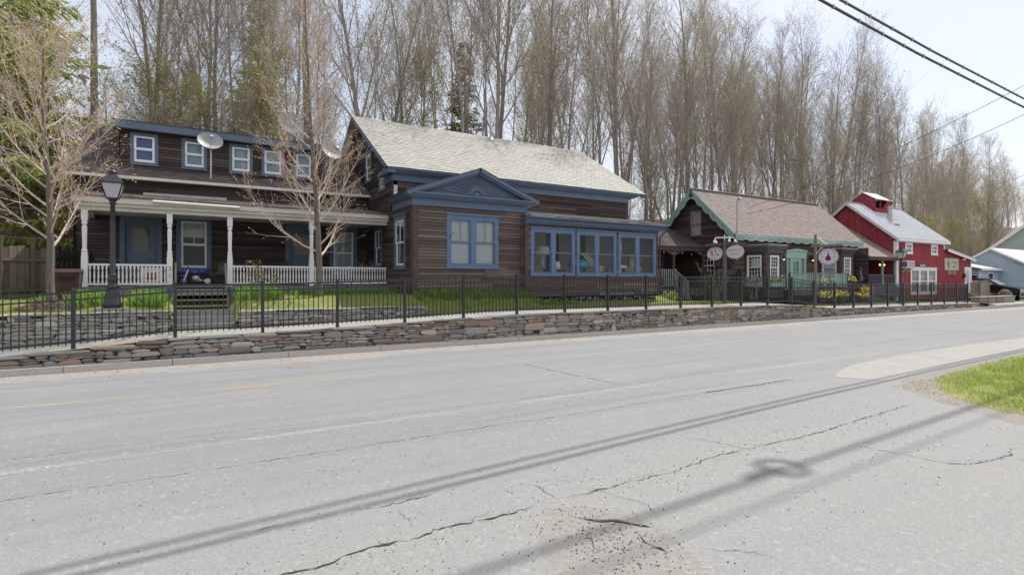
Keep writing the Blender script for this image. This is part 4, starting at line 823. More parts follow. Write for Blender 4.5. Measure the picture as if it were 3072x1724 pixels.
# gingerbread: scalloped, pierced boards
def gingerbread(fr_pt, Ltot, mb, drop=.26, pitch=.42):
    """fr_pt(s, d, t) -> point; s along, d down, t thickness side"""
    n = int(Ltot / pitch)
    for i in range(n):
        s0 = i * Ltot / n; P = Ltot / n; m = 12
        top = [(s0 + P * k / m, .0) for k in range(m + 1)]; low = []
        for k in range(m + 1):
            f = k / m; low.append((s0 + P * f, drop * (.50 + .36 * abs(math.sin(math.pi * f)) ** .7 + .10 * abs(math.cos(3 * math.pi * f)))))
        hole = lambda f: (.22 < f < .42) or (.58 < f < .78)
        for k in range(m):
            f = (k + .5) / m
            bands = [(0, .30), (.46, 1)] if hole(f) else [(0, 1)]
            for (p, q) in bands:
                c = [fr_pt(top[k][0], low[k][1] * p, 0), fr_pt(top[k + 1][0], low[k + 1][1] * p, 0), fr_pt(top[k + 1][0], low[k + 1][1] * q, 0), fr_pt(top[k][0], low[k][1] * q, 0)]
                d = [fr_pt(top[k][0], low[k][1] * p, 1), fr_pt(top[k + 1][0], low[k + 1][1] * p, 1), fr_pt(top[k + 1][0], low[k + 1][1] * q, 1), fr_pt(top[k][0], low[k][1] * q, 1)]
                mb.hexa(c + d)
b = MB(); gingerbread(lambda s, d, t: Vector((25.55 + s, 18.95 + t * .03, 4.30 - d)), EX + .5 - 25.55, b, .26, .85); b.box(25.52, EX + .57, 18.945, 18.99, 4.28, 4.42); b.build('eave_gingerbread', M_sea_d, K)
d1 = rV.normalized(); n1 = Vector((0, -rV.z, rV.y)).normalized(); n2 = Vector((0, rV.z, rV.y)).normalized()
b = MB(); Lr = rV.length
gingerbread(lambda s, d, t: Vector((25.52 + t * .03, 18.98, 4.42)) + d1 * s - n1 * (d + .12), Lr, b, .30, .62)
d2 = Vector((0, -rV.y, rV.z)).normalized(); q0 = Vector((0, 2 * RY - 18.98, 4.42))
gingerbread(lambda s, d, t: Vector((25.52 + t * .03, q0.y, q0.z)) + d2 * s - n2 * (d + .12), Lr, b, .30, .62)
for (o, dd, nn) in ((Vector((25.50, 18.98, 4.42)), d1, n1), (Vector((25.50, q0.y, q0.z)), d2, n2)):
    e = o + dd * Lr; X = Vector((.05, 0, 0)); b.hexa([o - nn * .14, o - nn * .14 + X, e - nn * .14 + X, e - nn * .14, o - nn * .0, o + X, e + X, e])
b.build('rake_gingerbread', M_sea_d, K)
b = MB(); b.face((25.55, 18.98, 4.36), (25.98, 18.98, 4.36), (25.98, RY, RZ - .06), (25.55, RY, RZ - .06)); b.face((25.55, q0.y, 4.36), (25.98, q0.y, 4.36), (25.98, RY, RZ - .06), (25.55, RY, RZ - .06)); b.build('rake_soffit', M_sea_d, K)
b = MB(); b.face((25.9, 18.98, 4.34), (EX + .4, 18.98, 4.34), (EX + .4, 19.42, 4.34), (25.9, 19.42, 4.34)); b.build('eave_soffit', M_bark_br, K)
window(K, kg, *kgw[0], trim=.07, tm=M_bark_br, sm=pm('lilac_board', (.40, .34, .40), (.30, .25, .28), 5, (1, 8, 1)), cap=False, blind=pm('boarded_pane', (.42, .36, .42), (.34, .29, .34), 6), mun=(1, 0), mun_low=(1, 0), gl=M_glass)
window(K, kg, *kgw[1], trim=.09, tm=M_bark_br, mun=(2, 1), mun_low=(2, 1), gl=M_glass_d)
# box bays
def boxbay(x0, x1, wl, wf, mf, side):
    bf, bs = FY(18.0), FX(x0)
    b = MB(); clap(b, bs, 18.0, SY, .9, 3.5, .115, [wl], seed=50); clap(b, bf, x0, x1, .9, 3.5, .115, [wf], seed=51); clap(b, F((x1, 0, 0), (0, 1, 0), (1, 0, 0)), 18.0, SY, .9, 3.5, .115, seed=52); o = b.build('bay_siding', M_side2, K)
    b = MB(); b.fb(bf, x0, x0 + .2, .9, 3.5, 0, .03); b.fb(bf, x1 - .18, x1, .9, 3.5, 0, .03); b.fb(bs, 18.0, 18.14, .9, 3.5, 0, .031); b.fb(bs, 18.02, SY, 3.42, 3.5, 0, .033); b.fb(bf, x0, x1, 3.36, 3.5, 0, .034)
    b.fb(bf, x0, x1, .9, 1.4, .02, .028)
    b.build('bay_trim', mf, K)
    b = MB()
    for (d, z0, z1) in ((.06, 3.50, 3.58), (.13, 3.58, 3.68), (.20, 3.68, 3.80)): b.box(x0 - d, x1 + d, 18.0 - d, SY, z0, z1)
    b.build('bay_cornice', mf, K)
    b = MB(); b.box(x0 - .22, x1 + .22, 17.78, SY, 3.80, 3.83); b.build('bay_roof', M_metal_r, K)
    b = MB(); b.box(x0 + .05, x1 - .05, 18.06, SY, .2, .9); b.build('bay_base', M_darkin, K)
    return bf, bs
bf, bs = boxbay(26.88, 28.3, (18.35, 19.15, 1.95, 3.22), (27.15, 27.9, 1.95, 3.2), M_taupe, 0)
window(K, bs, 18.30, 19.2, 1.9, 3.25, trim=.05, tm=M_white, cap=False, mun=(3, 2), mun_low=(3, 2), gl=M_glass); window(K, bf, 27.13, 27.92, 1.9, 3.23, trim=.05, tm=M_white, cap=False, mun=(2, 2), mun_low=(2, 2), gl=M_glass)
b = MB(); b.fb(bs, 18.42, 18.95, 2.55, 3.08, -.06, -.05); b.build('window_poster', M_signc, K)
bf, bs = boxbay(34.32, 35.68, (18.3, 19.12, 1.95, 3.4), (34.62, 35.36, 1.95, 3.25), M_bark_br, 0)
window(K, bs, 18.26, 19.15, 1.9, 3.42, trim=.05, tm=M_white, cap=False, mun=(0, 0), blind=M_blind2, bfrac=.9); window(K, bf, 34.6, 35.38, 1.9, 3.27, trim=.05, tm=M_white, cap=False, mun=(2, 2), mun_low=(2, 2), gl=M_glass)
# green entrance
b = MB(); x0, x1, z0, z1 = kd; b.fb(kf, x0, x0 + .1, z0, z1, 0, .09); b.fb(kf, x1 - .1, x1, z0, z1, 0, .09); b.fb(kf, x0 - .05, x1 + .05, z1 - .42, z1, 0, .10)
b.poly(kf, [(x0 - .15, z1), (x1 + .15, z1), (x1 + .1, z1 + .06), ((x0 + x1) / 2, z1 + .18), (x0 - .1, z1 + .06)], 0, .16); b.fb(kf, x0 + .1, 31.32, z0, 1.95, 0, .05); b.fb(kf, 32.28, x1 - .1, z0, 1.95, 0, .05)
for u in (31.28, 32.28): b.fb(kf, u - .04, u + .05, z0, z1 - .42, 0, .08)
for u0, u1 in ((x0 + .1, 31.24), (32.33, x1 - .1)):
    b.fb(kf, u0, u0 + .07, 1.95, 3.2, 0, .05); b.fb(kf, u1 - .07, u1, 1.95, 3.2, 0, .05)
    for k in range(1, 5): v = 1.95 + 1.25 * k / 5; b.fb(kf, u0, u1, v - .012, v + .012, 0, .045)
en = b.build('entrance_surround', M_sea, K)
b = MB()
for p in ((31.34, 31.48, 1.4, 3.18), (32.10, 32.24, 1.4, 3.18), (31.48, 32.10, 1.4, 2.05), (31.48, 32.10, 3.02, 3.18)): b.fb(kf, *p, 0, .05)
for k in (1, 2): u = 31.48 + .62 * k / 3; b.fb(kf, u - .012, u + .012, 2.05, 3.02, .01, .042)
for k in (1, 2): v = 2.05 + .97 * k / 3; b.fb(kf, 31.48, 32.10, v - .012, v + .012, .01, .041)
dr = b.build('door', M_sea, en)
b = MB(); 
for a in ((31.46, 32.12, 2.0, 3.05), (30.98, 31.24, 1.9, 3.2), (32.33, 32.72, 1.9, 3.2)): b.face(kf(a[0], a[2], .02), kf(a[1], a[2], .02), kf(a[1], a[3], .02), kf(a[0], a[3], .02))
b.build('pane', M_glass, en)
b = MB(); b.fb(kf, 30.9, 32.75, 1.3, 3.25, -.06, -.03); b.build('pale_curtain', M_blind2, en)
# deck, rail, ramp
def zrail(p, q, z0, z1, n, nm='railing', rm=M_wood_g, bm=M_sea): return railing(K, p, q, z0, z1, rm, n, nm, bm, False, (.07, .045))
b = MB(); b.box(28.3, 33.9, 17.35, 19.38, 1.28, 1.36); b.box(28.3, 33.9, 17.33, 17.37, 1.02, 1.28); b.build('deck', M_taupe, K)
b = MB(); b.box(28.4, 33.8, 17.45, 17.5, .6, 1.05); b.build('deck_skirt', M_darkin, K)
zrail((28.0, 17.38, 0), (33.8, 17.38, 0), 1.48, 2.25, 34); zrail((33.8, 17.38, 0), (33.8, 18.0, 0), 1.48, 2.25, 5)
for x in (28.0, 30.9, 31.9, 33.8): b = MB(); b.box(x - .05, x + .05, 17.35, 17.45, .7, 2.28); b.build('deck_post', M_bark_br, K)
b = MB()
for k in range(4): b.box(33.9 + k * .3, 34.25 + k * .3, 17.3, 18.0, 1.12 - k * .15, 1.17 - k * .15)
b.tube([(33.85, 17.3, 2.2), (35.1, 17.3, 1.45)], .025, 6); b.box(35.05, 35.12, 17.27, 17.33, .5, 1.45); b.build('deck_steps', M_bark_br, K)
# lanterns
for x in (30.3, 33.35):
    t = MB(); t.fb(kf, x - .05, x + .05, 3.25, 3.4, 0, .05); t.tube([kf(x, 3.35, .05), kf(x, 3.5, .14), kf(x, 3.42, .22)], .012, 5); t.lathe(kf(x, 3.12, .22), [(.16, 0), (.15, .05), (.06, .16), (.03, .3)], 10); ln = t.build('wall_lantern', M_iron, K)
    t = MB(); t.smooth = True; t.ell(kf(x, 3.12, .22), .07, .07, .07); m_ = pm('lantern_bulb', (.8, .45, .2)); m_.node_tree.nodes['Principled BSDF'].inputs['Emission Color'].default_value = (1, .5, .2, 1); m_.node_tree.nodes['Principled BSDF'].inputs['Emission Strength'].default_value = 1.2; t.build('bulb', m_, ln)
# service mast on the roof edge
b = MB(); b.tube([(25.9, 19.15, 3.0), (25.9, 19.12, 6.3)], .05, 8); b.tube([(25.9, 19.12, 6.3), (25.9, 19.0, 6.42), (25.9, 18.9, 6.3)], .06, 8); b.tube([(25.88, 19.0, 6.3), (25.5, 19.3, 6.0), (25.45, 19.35, 5.6)], .012, 5); b.tube([(25.9, 18.95, 6.3), (26.2, 18.8, 6.25), (26.35, 18.75, 6.0), (26.1, 18.7, 5.75)], .012, 5); b.build('service_mast', M_steel, K)
# side porch between the two houses
b = MB(); slates(b, (18.2, 21.25, 3.78), (7.75, 0, 0), (0, 2.9, 1.45), 28, 14, rag=.2, seed=60); slab(b, (18.2, 21.25, 3.77), (7.75, 0, 0), (0, 2.9, 1.45), .04); b.build('side_porch_roof', M_shing_d, K)
b = MB(); b.box(18.2, 25.95, 21.3, 21.45, 3.55, 3.76)
for c in (18.3, 20.9, 23.35, 25.85): b.box(c - .06, c + .06, 21.34, 21.46, 1.4, 3.55)
for c0, c1 in ((20.96, 23.29), (23.41, 25.79), (18.36, 20.84)):
    for k in range(8):
        a0, a1 = k / 8, (k + 1) / 8; h = lambda a: 3.55 - .32 * (abs(2 * a - 1) ** 2.2)
        x0_, x1_ = c0 + (c1 - c0) * a0, c0 + (c1 - c0) * a1; b.hexa([(x0_, 21.38, h(a0)), (x1_, 21.38, h(a1)), (x1_, 21.42, h(a1)), (x0_, 21.42, h(a0)), (x0_, 21.38, 3.56), (x1_, 21.38, 3.56), (x1_, 21.42, 3.56), (x0_, 21.42, 3.56)])
b.build('side_porch_frame', M_bark_br, K)
b = MB(); b.box(18.2, 25.95, 21.3, 23.9, 1.3, 1.4); b.box(18.2, 25.95, 21.28, 21.32, .95, 1.3); b.build('side_porch_deck', M_taupe, K)
b = MB(); clap(b, FY(24.0), 18.2, 25.95, 1.4, 5.0, .12, seed=61); b.build('side_porch_back', M_side2, K)
window(K, FY(24.0), 24.3, 25.3, 1.5, 3.5, trim=.08, tm=M_bark_br, sm=M_white_w, mun=(2, 2), mun_low=(2, 2), gl=M_glass_d); window(K, FY(24.0), 22.8, 23.8, 2.3, 3.4, trim=.06, tm=M_bark_br, sm=M_white_w, mun=(3, 2), single=True, gl=M_glass_d)
zrail((18.4, 21.35, 0), (23.3, 21.35, 0), 1.52, 2.45, 30, bm=M_blind2); 
b = MB(); b.beam((23.3, 21.3, 2.47), (23.2, 20.3, 1.82), .09, .05); b.beam((23.3, 21.3, 1.5), (23.2, 20.1, .78), .05, .25); b.box(23.24, 23.36, 21.2, 21.32, .9, 2.5); b.box(23.14, 23.24, 20.22, 20.32, .7, 1.85); sr = b.build('stair_rail', M_wood_gv, K)
b = MB()
for k in range(8): t = (k + .5) / 8; x, y = 23.3 - .1 * t, 21.3 - 1.0 * t; b.box(x - .02, x + .02, y - .02, y + .02, 1.55 - .62 * t, 2.43 - .65 * t)
b.build('balusters', M_blind2, sr)
b = MB()
for k in range(4): b.box(22.2, 23.25, 20.0 + k * .32, 20.35 + k * .32, .85 + k * .13, .9 + k * .13)
b.build('side_steps', M_wood_g, K)
b = MB(); b.smooth = True
for k in range(9): b.ell((19.5 + k * .75, 21.33, 3.42 - .05 * (k % 2)), .035, .035, .045, 8, 5)
b.build('string_bulbs', M_lampg, K)
# flower boxes on bay 1
for (fr, u0, u1, nm) in ((FX(26.88), 18.25, 19.25, 0), (FY(18.0), 27.05, 28.2, 1)):
    t = thing('window_box', ('seafoam window box spilling pale flowers under the left-facing shop window', 'seafoam window box full of yellow flowers under the narrow street-facing shop window')[nm], 'window box', fr(u0, 1.5, .1))
    b = MB(); b.fb(fr, u0, u1, 1.50, 1.74, .04, .24); b.build('box', M_sea, t)
    b = MB(); rr = random.Random(nm)
    for k in range(260): p = fr(rr.uniform(u0, u1), 1.74 + abs(rr.gauss(0, .13)), .14 + rr.gauss(0, .07)); d = Vector((rr.gauss(0, .05), rr.gauss(0, .05), rr.gauss(0, .04))); e = Vector((rr.gauss(0, .04), rr.gauss(0, .04), rr.gauss(0, .04))); b.k = 0 if rr.random() < (.45 if nm else .12) else (1 if rr.random() < .6 else 2); b.face(p, p + d, p + d + e, p + e)
    b.build('flowers', [M_yel, M_lily, M_white], t)

# ---------------------------------------------------------------- connecting wing between shop and barn
C_ = thing('connecting_wing', 'low brown wing with a sloping porch roof joining the gingerbread shop to the red barn', 'building', (38.4, 21, .7))
b = MB(); slates(b, (38.42, 18.3, 3.44), (3.9, 0, 0), (0, 4.2, 2.96), 20, 26, rag=.25, seed=64, lift=.012); slab(b, (38.42, 18.3, 3.43), (3.9, 0, 0), (0, 4.2, 2.96), .05); b.build('porch_roof', M_shing, C_)
b = MB(); b.box(38.42, 42.3, 18.32, 18.42, 3.20, 3.40); b.build('porch_beam', M_bark_br, C_)
b = MB(); clap(b, FY(20.9), 38.4, 42.4, 1.5, 4.9, .12, [(39.85, 40.6, 1.95, 3.05)], seed=65); clap(b, FX(38.45), 18.4, 20.9, 1.5, 4, .12, seed=66); b.build('wing_siding', M_side2, C_)
window(C_, FY(20.9), 39.8, 40.65, 1.9, 3.1, trim=.06, tm=M_bark_br, mun=(3, 2), mun_low=(3, 2), gl=M_glass)
b = MB(); b.box(38.4, 42.35, 18.4, 20.9, 1.4, 1.5); b.box(38.4, 42.35, 18.38, 18.42, .7, 1.4); b.build('porch_deck', M_taupe, C_)
b = MB()
for x in (40.45, 42.2): b.sq((x, 18.5, 1.5), [(.06, 0), (.06, .3), (.045, .35), (.055, .8), (.04, 1.0), (.06, 1.1), (.06, 1.7)])
b.build('porch_post', M_sea_d, C_)
r_ = railing(C_, (38.5, 18.48, 0), (42.3, 18.48, 0), 1.6, 2.2, M_taupe, 30, 'railing', M_taupe, False)
t = thing('oval_sign', 'small white oval sign with a red dress hanging on the wall beside the barn', 'sign', (39.0, 20.86, 2.6)); fr = FY(20.86); b = MB(); b.poly(fr, [(39.05 + .40 * math.cos(a * math.pi / 14), 2.62 + .46 * math.sin(a * math.pi / 14)) for a in range(28)], 0, .04); b.build('board', M_signw, t)
b = MB(); b.poly(fr, [(38.9, 2.42), (39.2, 2.42), (39.1, 2.66), (39.09, 2.82), (39.01, 2.82), (39.0, 2.66)], .04, .046); b.build('dress_emblem', M_mar, t)
t = thing('porch_lantern', 'brass three-arm lantern hanging under the wing porch roof', 'lantern', (41.3, 18.9, 3.0)); b = MB(); b.tube([(41.3, 18.9, 1.5), (41.3, 18.9, 3.3)], .015, 5); b.tube([(41.0, 18.9, 2.98), (41.6, 18.9, 2.98)], .012, 5); b.build('frame', M_iron, t); b = MB(); b.smooth = True
for x in (41.0, 41.3, 41.6): b.ell((x, 18.9, 2.92), .06, .06, .08, 8, 6)
b.build('glass_globes', MATS['lantern_bulb'] if 'lantern_bulb' in MATS else M_lampg, t)

# ================================================================ RED BARN
B = thing('red_barn', 'red board barn with corrugated metal roof, white trim and a louvred cupola', 'barn', (42.4, 18.5, .5))
bx0, bx1, by, bry, brz = 42.4, 49.9, 18.5, 21.72, 7.72; ef, eg = FY(by), FX(bx0); bs_ = (brz - 4.78) / (bry - 18.22)
bw = [(43.62, 44.72, 3.76, 4.54), (47.65, 48.75, 3.76, 4.54)]; bd = (44.45, 48.55, .82, 2.76)
top = lambda u: 4.66 if u < bx1 else 4.22 - (u - bx1) * (4.22 - 3.5) / 4.9
b = MB(); vboards(b, ef, bx0, 54.8, lambda u: .42, top, .19, [(x0 + .03, x1 - .03, z0 + .03, z1 - .03) for (x0, x1, z0, z1) in bw] + [(44.5, 48.5, .85, 2.72), (53.6, 54.65, .8, 2.85)], seed=70); b.build('front_boards', M_red, B)
b = MB(); vboards(b, eg, by, 25.1, lambda u: .42, lambda u: 4.7 + (min(u, 2 * bry - u) - 18.3) * bs_ - .08, .19, seed=71); b.build('side_boards', M_red, B)
b = MB(); b.face((bx1, by + .02, .4), (bx1, 25, .4), (bx1, 25, 4.7), (bx1, bry, 7.6), (bx1, by + .02, 4.7)); b.face((bx0, 25.1, .4), (54.8, 25.1, .4), (54.8, 25.1, 3.5), (bx0, 25.1, 4.7)); b.face((54.8, by, .4), (54.8, 25, .4), (54.8, 25, 3.45), (54.8, by, 3.45)); b.build('far_walls', M_red, B)
b = MB(); b.fb(ef, bx0 - .03, bx0 + .2, .42, 4.62, .02, .05); b.fb(eg, by - .02, by + .16, .42, 4.62, .02, .049); b.fb(ef, 54.68, 54.85, .42, 3.45, .02, .05); b.fb(ef, bx1 - .14, bx1, 4.2, 4.6, .02, .05)
b.box(bx0 - .3, bx1 + .3, by - .31, by - .27, 4.60, 4.76); b.fb(ef, bx0, bx1, 4.56, 4.66, .02, .06); b.hexa([(bx1, by - .3, 4.06), (55.0, by - .3, 3.35), (55.0, by - .26, 3.35), (bx1, by - .26, 4.06), (bx1, by - .3, 4.27), (55.0, by - .3, 3.56), (55.0, by - .26, 3.56), (bx1, by - .26, 4.27)])
b.build('white_trim', M_white, B)
def rib_roof(mb, o, U, V, pitch=.21, h=.042):
    o, U, V = Vector(o), Vector(U), Vector(V); n = U.cross(V).normalized(); n = -n if n.z < 0 else n; k = int(U.length / pitch); u = U / k
    for i in range(k):
        a = o + u * i; p = [a, a + u * .55 , a + u * .68 + n * h, a + u * .87 + n * h, a + u]
        for x, y in zip(p, p[1:]): mb.face(x, y, y + V, x + V)
b = MB(); bo = Vector((bx0 - .33, 18.2, 4.77)); bU = Vector((bx1 - bx0 + .66, 0, 0)); bV = Vector((0, bry - 18.2, brz - 4.77)); rib_roof(b, bo, bU, bV); slab(b, bo - Vector((0, 0, .01)), bU, bV, .02); slab(b, bo + bV, bU, (0, bry - 18.2, -(brz - 4.77)), .02)
b.beam(bo + bV + Vector((0, 0, .02)), bo + bV + bU + Vector((0, 0, .02)), .3, .03); rib_roof(b, (bx1 + .02, 18.16, 4.29), (5.15, 0, -.74), (0, 6.5, 0), .3, .02); slab(b, (bx1 + .02, 18.16, 4.28), (5.15, 0, -.74), (0, 6.5, 0), .02); b.build('metal_roof', M_metal_r, B)
for x in (bo.x - .02, bo.x + bU.x - .02):
    for s_ in (1, -1):
        b = MB(); o = Vector((x, bo.y if s_ > 0 else 2 * bry - bo.y, bo.z)); e = Vector((x, bry, brz)); X = Vector((.04, 0, 0)); Z = Vector((0, 0, -.24)); b.hexa([o + Z, o + X + Z, e + X + Z, e + Z, o, o + X, e + X, e]); b.build('rake_board', M_metal_r, B)
b = MB(); b.face((bo.x, 18.2, 4.6), (bx0, 18.2, 4.6), (bx0, bry, 7.55), (bo.x, bry, 7.55)); b.build('rake_soffit', M_metal_r, B)
for q in bw: window(B, ef, *q, trim=.10, tm=M_white, sm=M_white, sash=.06, blind=M_blind2, cap=False)
w_ = window(B, ef, *bd, trim=.14, tm=M_white, sm=M_white, n=3, mull=.16, sash=.07, mun=(2, 1), mun_low=(2, 1), blind=pm('shop_display', (.22, .20, .24), (.38, .30, .32), 2.5, wear=[((.5, .46, .36), 1.7, (1, 1, 1), .6, .66)]), bfrac=.98)
b = MB(); b.fb(ef, 46.0, 46.7, 1.95, 2.2, -.08, -.07); b.build('paper_notice', M_signw, B); b = MB(); b.fb(ef, 47.35, 48.1, 1.5, 2.18, -.08, -.07); b.build('paper_poster', M_creamf, B)
# barn door, wreath, little sign, flood light
b = MB(); b.fb(ef, 53.55, 53.70, .8, 2.86, 0, .06); b.fb(ef, 54.55, 54.70, .8, 2.86, 0, .06); b.fb(ef, 53.5, 54.72, 2.75, 2.9, 0, .07); d_ = b.build('door_frame', M_white, B)
b = MB()
for p in ((53.7, 53.88, .8, 2.75), (54.37, 54.55, .8, 2.75), (53.88, 54.37, .8, 1.6), (53.88, 54.37, 2.6, 2.75)): b.fb(ef, *p, -.03, .02)
for k in (1, 2): u = 53.88 + .49 * k / 3; b.fb(ef, u - .015, u + .015, 1.6, 2.6, -.02, .015)
for k in range(1, 5): v = 1.6 + k * .2; b.fb(ef, 53.88, 54.37, v - .012, v + .012, -.02, .014)
b.build('door', M_white, d_); b = MB(); b.fb(ef, 53.86, 54.39, 1.58, 2.62, -.06, -.04); b.build('pane', M_glass_d, d_)
t = thing('door_wreath', 'small dark red wreath hanging left of the white barn door', 'wreath', (53.35, 18.42, 2.1)); b = MB(); b.smooth = True; b.tube([ef(53.35 + .16 * math.cos(k * math.pi / 6), 2.2 + .16 * math.sin(k * math.pi / 6), .08) for k in range(13)], .06, 6); b.build('ring', pm('dark_red_berries', (.16, .01, .015), (.05, .06, .02), 20), t)
t = thing('air_conditioner', 'white window air conditioner on diagonal brackets on the barn front', 'air conditioner', (43.2, 18.2, 2.8)); b = MB(); b.fb(ef, 42.85, 43.9, 2.72, 3.22, .02, .5); b.build('case', M_white, t); b = MB()
for k in range(9): b.fb(ef, 42.92 + k * .11, 42.95 + k * .11, 2.76, 3.18, .5, .51)
b.fb(FX(42.85), 18.02, 18.45, 2.78, 3.16, .0, .01); b.build('grille', M_taupe, t)
b = MB()
for u in (42.95, 43.75): b.beam(ef(u, 2.35, .02), ef(u, 2.7, .48), .03, .03); b.beam(ef(u, 2.70, .02), ef(u, 2.70, .5), .03, .03)
b.build('bracket', M_white, t)
t = thing('painted_sign', 'large cream signboard with a painted figure on the red barn wall', 'sign', (51, 18.4, 3)); b = MB(); b.fb(ef, 49.85, 52.3, 2.62, 3.56, .03, .08); b.build('board', pm('olive_cream_board', (.46, .46, .33), (.40, .43, .33), 2), t)
b = MB(); b.poly(ef, [(50.25, 3.3), (50.75, 3.3), (50.65, 3.05), (50.35, 3.05)], .08, .086); b.fb(ef, 50.45, 50.55, 3.36, 3.5, .08, .086); b.build('painted_shirt', pm('orange_sign_paint', (.5, .17, .10)), t); b = MB(); b.poly(ef, [(50.38, 3.05), (50.62, 3.05), (50.56, 2.7), (50.46, 2.7)], .08, .086); b.build('painted_trousers', pm('blue_sign_paint', (.12, .13, .30)), t)
text('Country', ef, 51.55, 3.24, .085, .24, pm('green_sign_paint', (.16, .25, .17)), t); text('Shop', ef, 51.5, 2.92, .085, .24, MATS['green_sign_paint'], t)
t = thing('hours_sign', 'small tan wooden sign hanging below the cream board on the barn', 'sign', (51, 18.4, 2.4)); b = MB(); b.fb(ef, 50.5, 51.9, 2.32, 2.56, .03, .06); b.build('board', pm('tan_board', (.48, .32, .18)), t); text('GIFTS & ART', ef, 51.2, 2.44, .064, .17, M_text, t)
t = thing('scalloped_sign', 'black lettering board on top of the triple barn window', 'sign', (46, 18.4, 2.9)); b = MB(); b.fb(ef, 45.5, 47.0, 2.82, 3.02, .03, .05); b.build('board', M_text, t); text('SCRIPPS', ef, 46.25, 2.92, .056, .22, M_white, t, sx=1.2)
t = thing('flood_light', 'white dome flood light under the lean-to eave of the barn', 'light', (53, 18.3, 3.5)); b = MB(); b.smooth = True; b.lathe(ef(53.1, 3.45, .12), [(.16, 0), (.13, .08), (.03, .13)], 12); b.build('shade', M_white, t)
# cupola and chimney
cx0, cx1, cy0, cy1 = 44.5, 46.4, 20.9, 22.5; b = MB(); vboards(b, FX(cx0), cy0, cy1, lambda u: 6.6, lambda u: 8.62 - abs(u - 21.7) * .62, .17, seed=73)
for (a, c) in ((cx0, cx0 + .12), (45.4, 45.5), (cx1 - .12, cx1)): b.fb(FY(cy0), a, c, 6.7, 8.05, -.1, .03)
b.fb(FY(cy0), cx0, cx1, 6.6, 7.35, -.05, .02); b.fb(FY(cy0), cx0, cx1, 7.98, 8.12, -.05, .02); b.box(cx1 - .03, cx1, cy0, cy1, 6.6, 8.1); b.box(cx0, cx1, cy1 - .03, cy1, 6.6, 8.1)
b.hexa([(45.55, 20.88, 7.35), (46.45, 20.88, 7.35), (46.45, 20.84, 7.38), (45.55, 20.84, 7.38), (45.55, 20.44, 7.85), (46.45, 20.44, 7.85), (46.45, 20.40, 7.88), (45.55, 20.40, 7.88)])
cu = b.build('cupola', M_red, B)
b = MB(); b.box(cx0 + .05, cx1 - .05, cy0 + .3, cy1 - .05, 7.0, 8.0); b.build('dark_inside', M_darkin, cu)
b = MB()
for s_ in (1, -1):
    o = (cx0 - .14, 21.7 - s_ * 1.02, 8.0); slab(b, o, (cx1 - cx0 + .28, 0, 0), (0, s_ * 1.02, .66), .04); rib_roof(b, Vector(o) + Vector((0, 0, .005)), (cx1 - cx0 + .28, 0, 0), (0, s_ * 1.02, .66), .2, .02)
b.build('cupola_roof', M_metal_r, cu)
b = MB(); b.lathe((44.85, 20.0, 6.1), [(.16, 0), (.16, 1.15), (.22, 1.16), (.2, 1.28), (.0, 1.3)], 12); b.box(44.5, 45.3, 19.5, 20.2, 6.0, 6.02); b.build('stove_pipe', M_steel, B)
# wooden landing at the barn door
t = thing('wooden_landing', 'weathered wooden landing with steps and a plank screen at the white barn door', 'landing', (53.6, 17.6, .4)); b = MB(); b.box(53.2, 55.2, 17.0, 18.45, .70, .78); b.build('platform', M_wood_gv, t); b = MB()
for k in range(3): b.box(51.6 + k * .5, 52.1 + k * .5, 17.1, 18.4, .42 + k * .1, .48 + k * .1)
b.build('steps', M_wood_gv, t); railing(t, (50.3, 17.0, 0), (51.7, 17.0, 0), .75, 1.65, M_wood_gv, 10, 'railing', M_wood_gv, False)
b = MB()
for k in range(8): b.box(51.8 + k * .2, 51.98 + k * .2, 16.9, 16.94, .6, 1.72)
b.box(51.7, 53.5, 16.86, 16.98, 1.72, 1.78); b.box(51.7, 51.82, 16.86, 16.98, .15, 1.75); b.box(53.4, 53.5, 16.86, 16.98, .15, 1.75); b.build('plank_screen', M_wood_gv, t)

# ================================================================ HOUSES AT THE FAR RIGHT
G = thing('blue_house', 'pale blue vinyl-sided house with a low pale roof beyond the red barn', 'house', (62, 19.4, .3)); gg = FX(62.0)
def gl3(v): return (15.6, 23.2) if v < 2.4 else (15.6 + (v - 2.4) / .60, 23.2 - (v - 2.4) / .60)
b = MB(); clap(b, gg, 15.6, 23.2, .3, 4.6, .13, lim=gl3, seed=80, jit=.2); clap(b, FY(18.9), 57.6, 62, .3, 2.8, .13, [(59.55, 60.55, 1.6, 2.5)], seed=81, jit=.2); clap(b, FX(57.6), 18.9, 23, .3, 2.8, .13, [(19.0, 19.9, .3, 2.2)], seed=82, jit=.2); b.build('siding', M_bluesid, G)
b = MB(); slab(b, (61.7, 15.3, 2.3), (14, 0, 0), (0, 4.1, 2.46), .08); slab(b, (61.7, 19.4, 4.76), (14, 0, 0), (0, 4.1, -2.46), .08); slab(b, (57.3, 18.6, 2.86), (5, 0, 0), (0, 2.6, .62), .08); b.build('roof', M_roofw, G)
b = MB()
for s_ in (1, -1): b.hexa([Vector((61.66, 19.4 - s_ * 4.15, 2.12)), Vector((61.7, 19.4 - s_ * 4.15, 2.12)), Vector((61.7, 19.4, 4.6)), Vector((61.66, 19.4, 4.6)), Vector((61.66, 19.4 - s_ * 4.15, 2.3)), Vector((61.7, 19.4 - s_ * 4.15, 2.3)), Vector((61.7, 19.4, 4.78)), Vector((61.66, 19.4, 4.78))])
b.box(57.3, 62, 18.57, 18.6, 2.68, 2.86); b.fb(FY(18.9), 57.58, 57.72, .3, 2.8, .02, .04); b.build('white_trim', M_white, G)
window(G, FY(18.9), 59.5, 60.6, 1.55, 2.52, trim=.08, tm=M_white, sm=M_darkin, cap=False); b = MB(); b.box(57.62, 57.7, 19.0, 19.9, .3, 2.2); b.build('dark_opening', M_darkin, G)
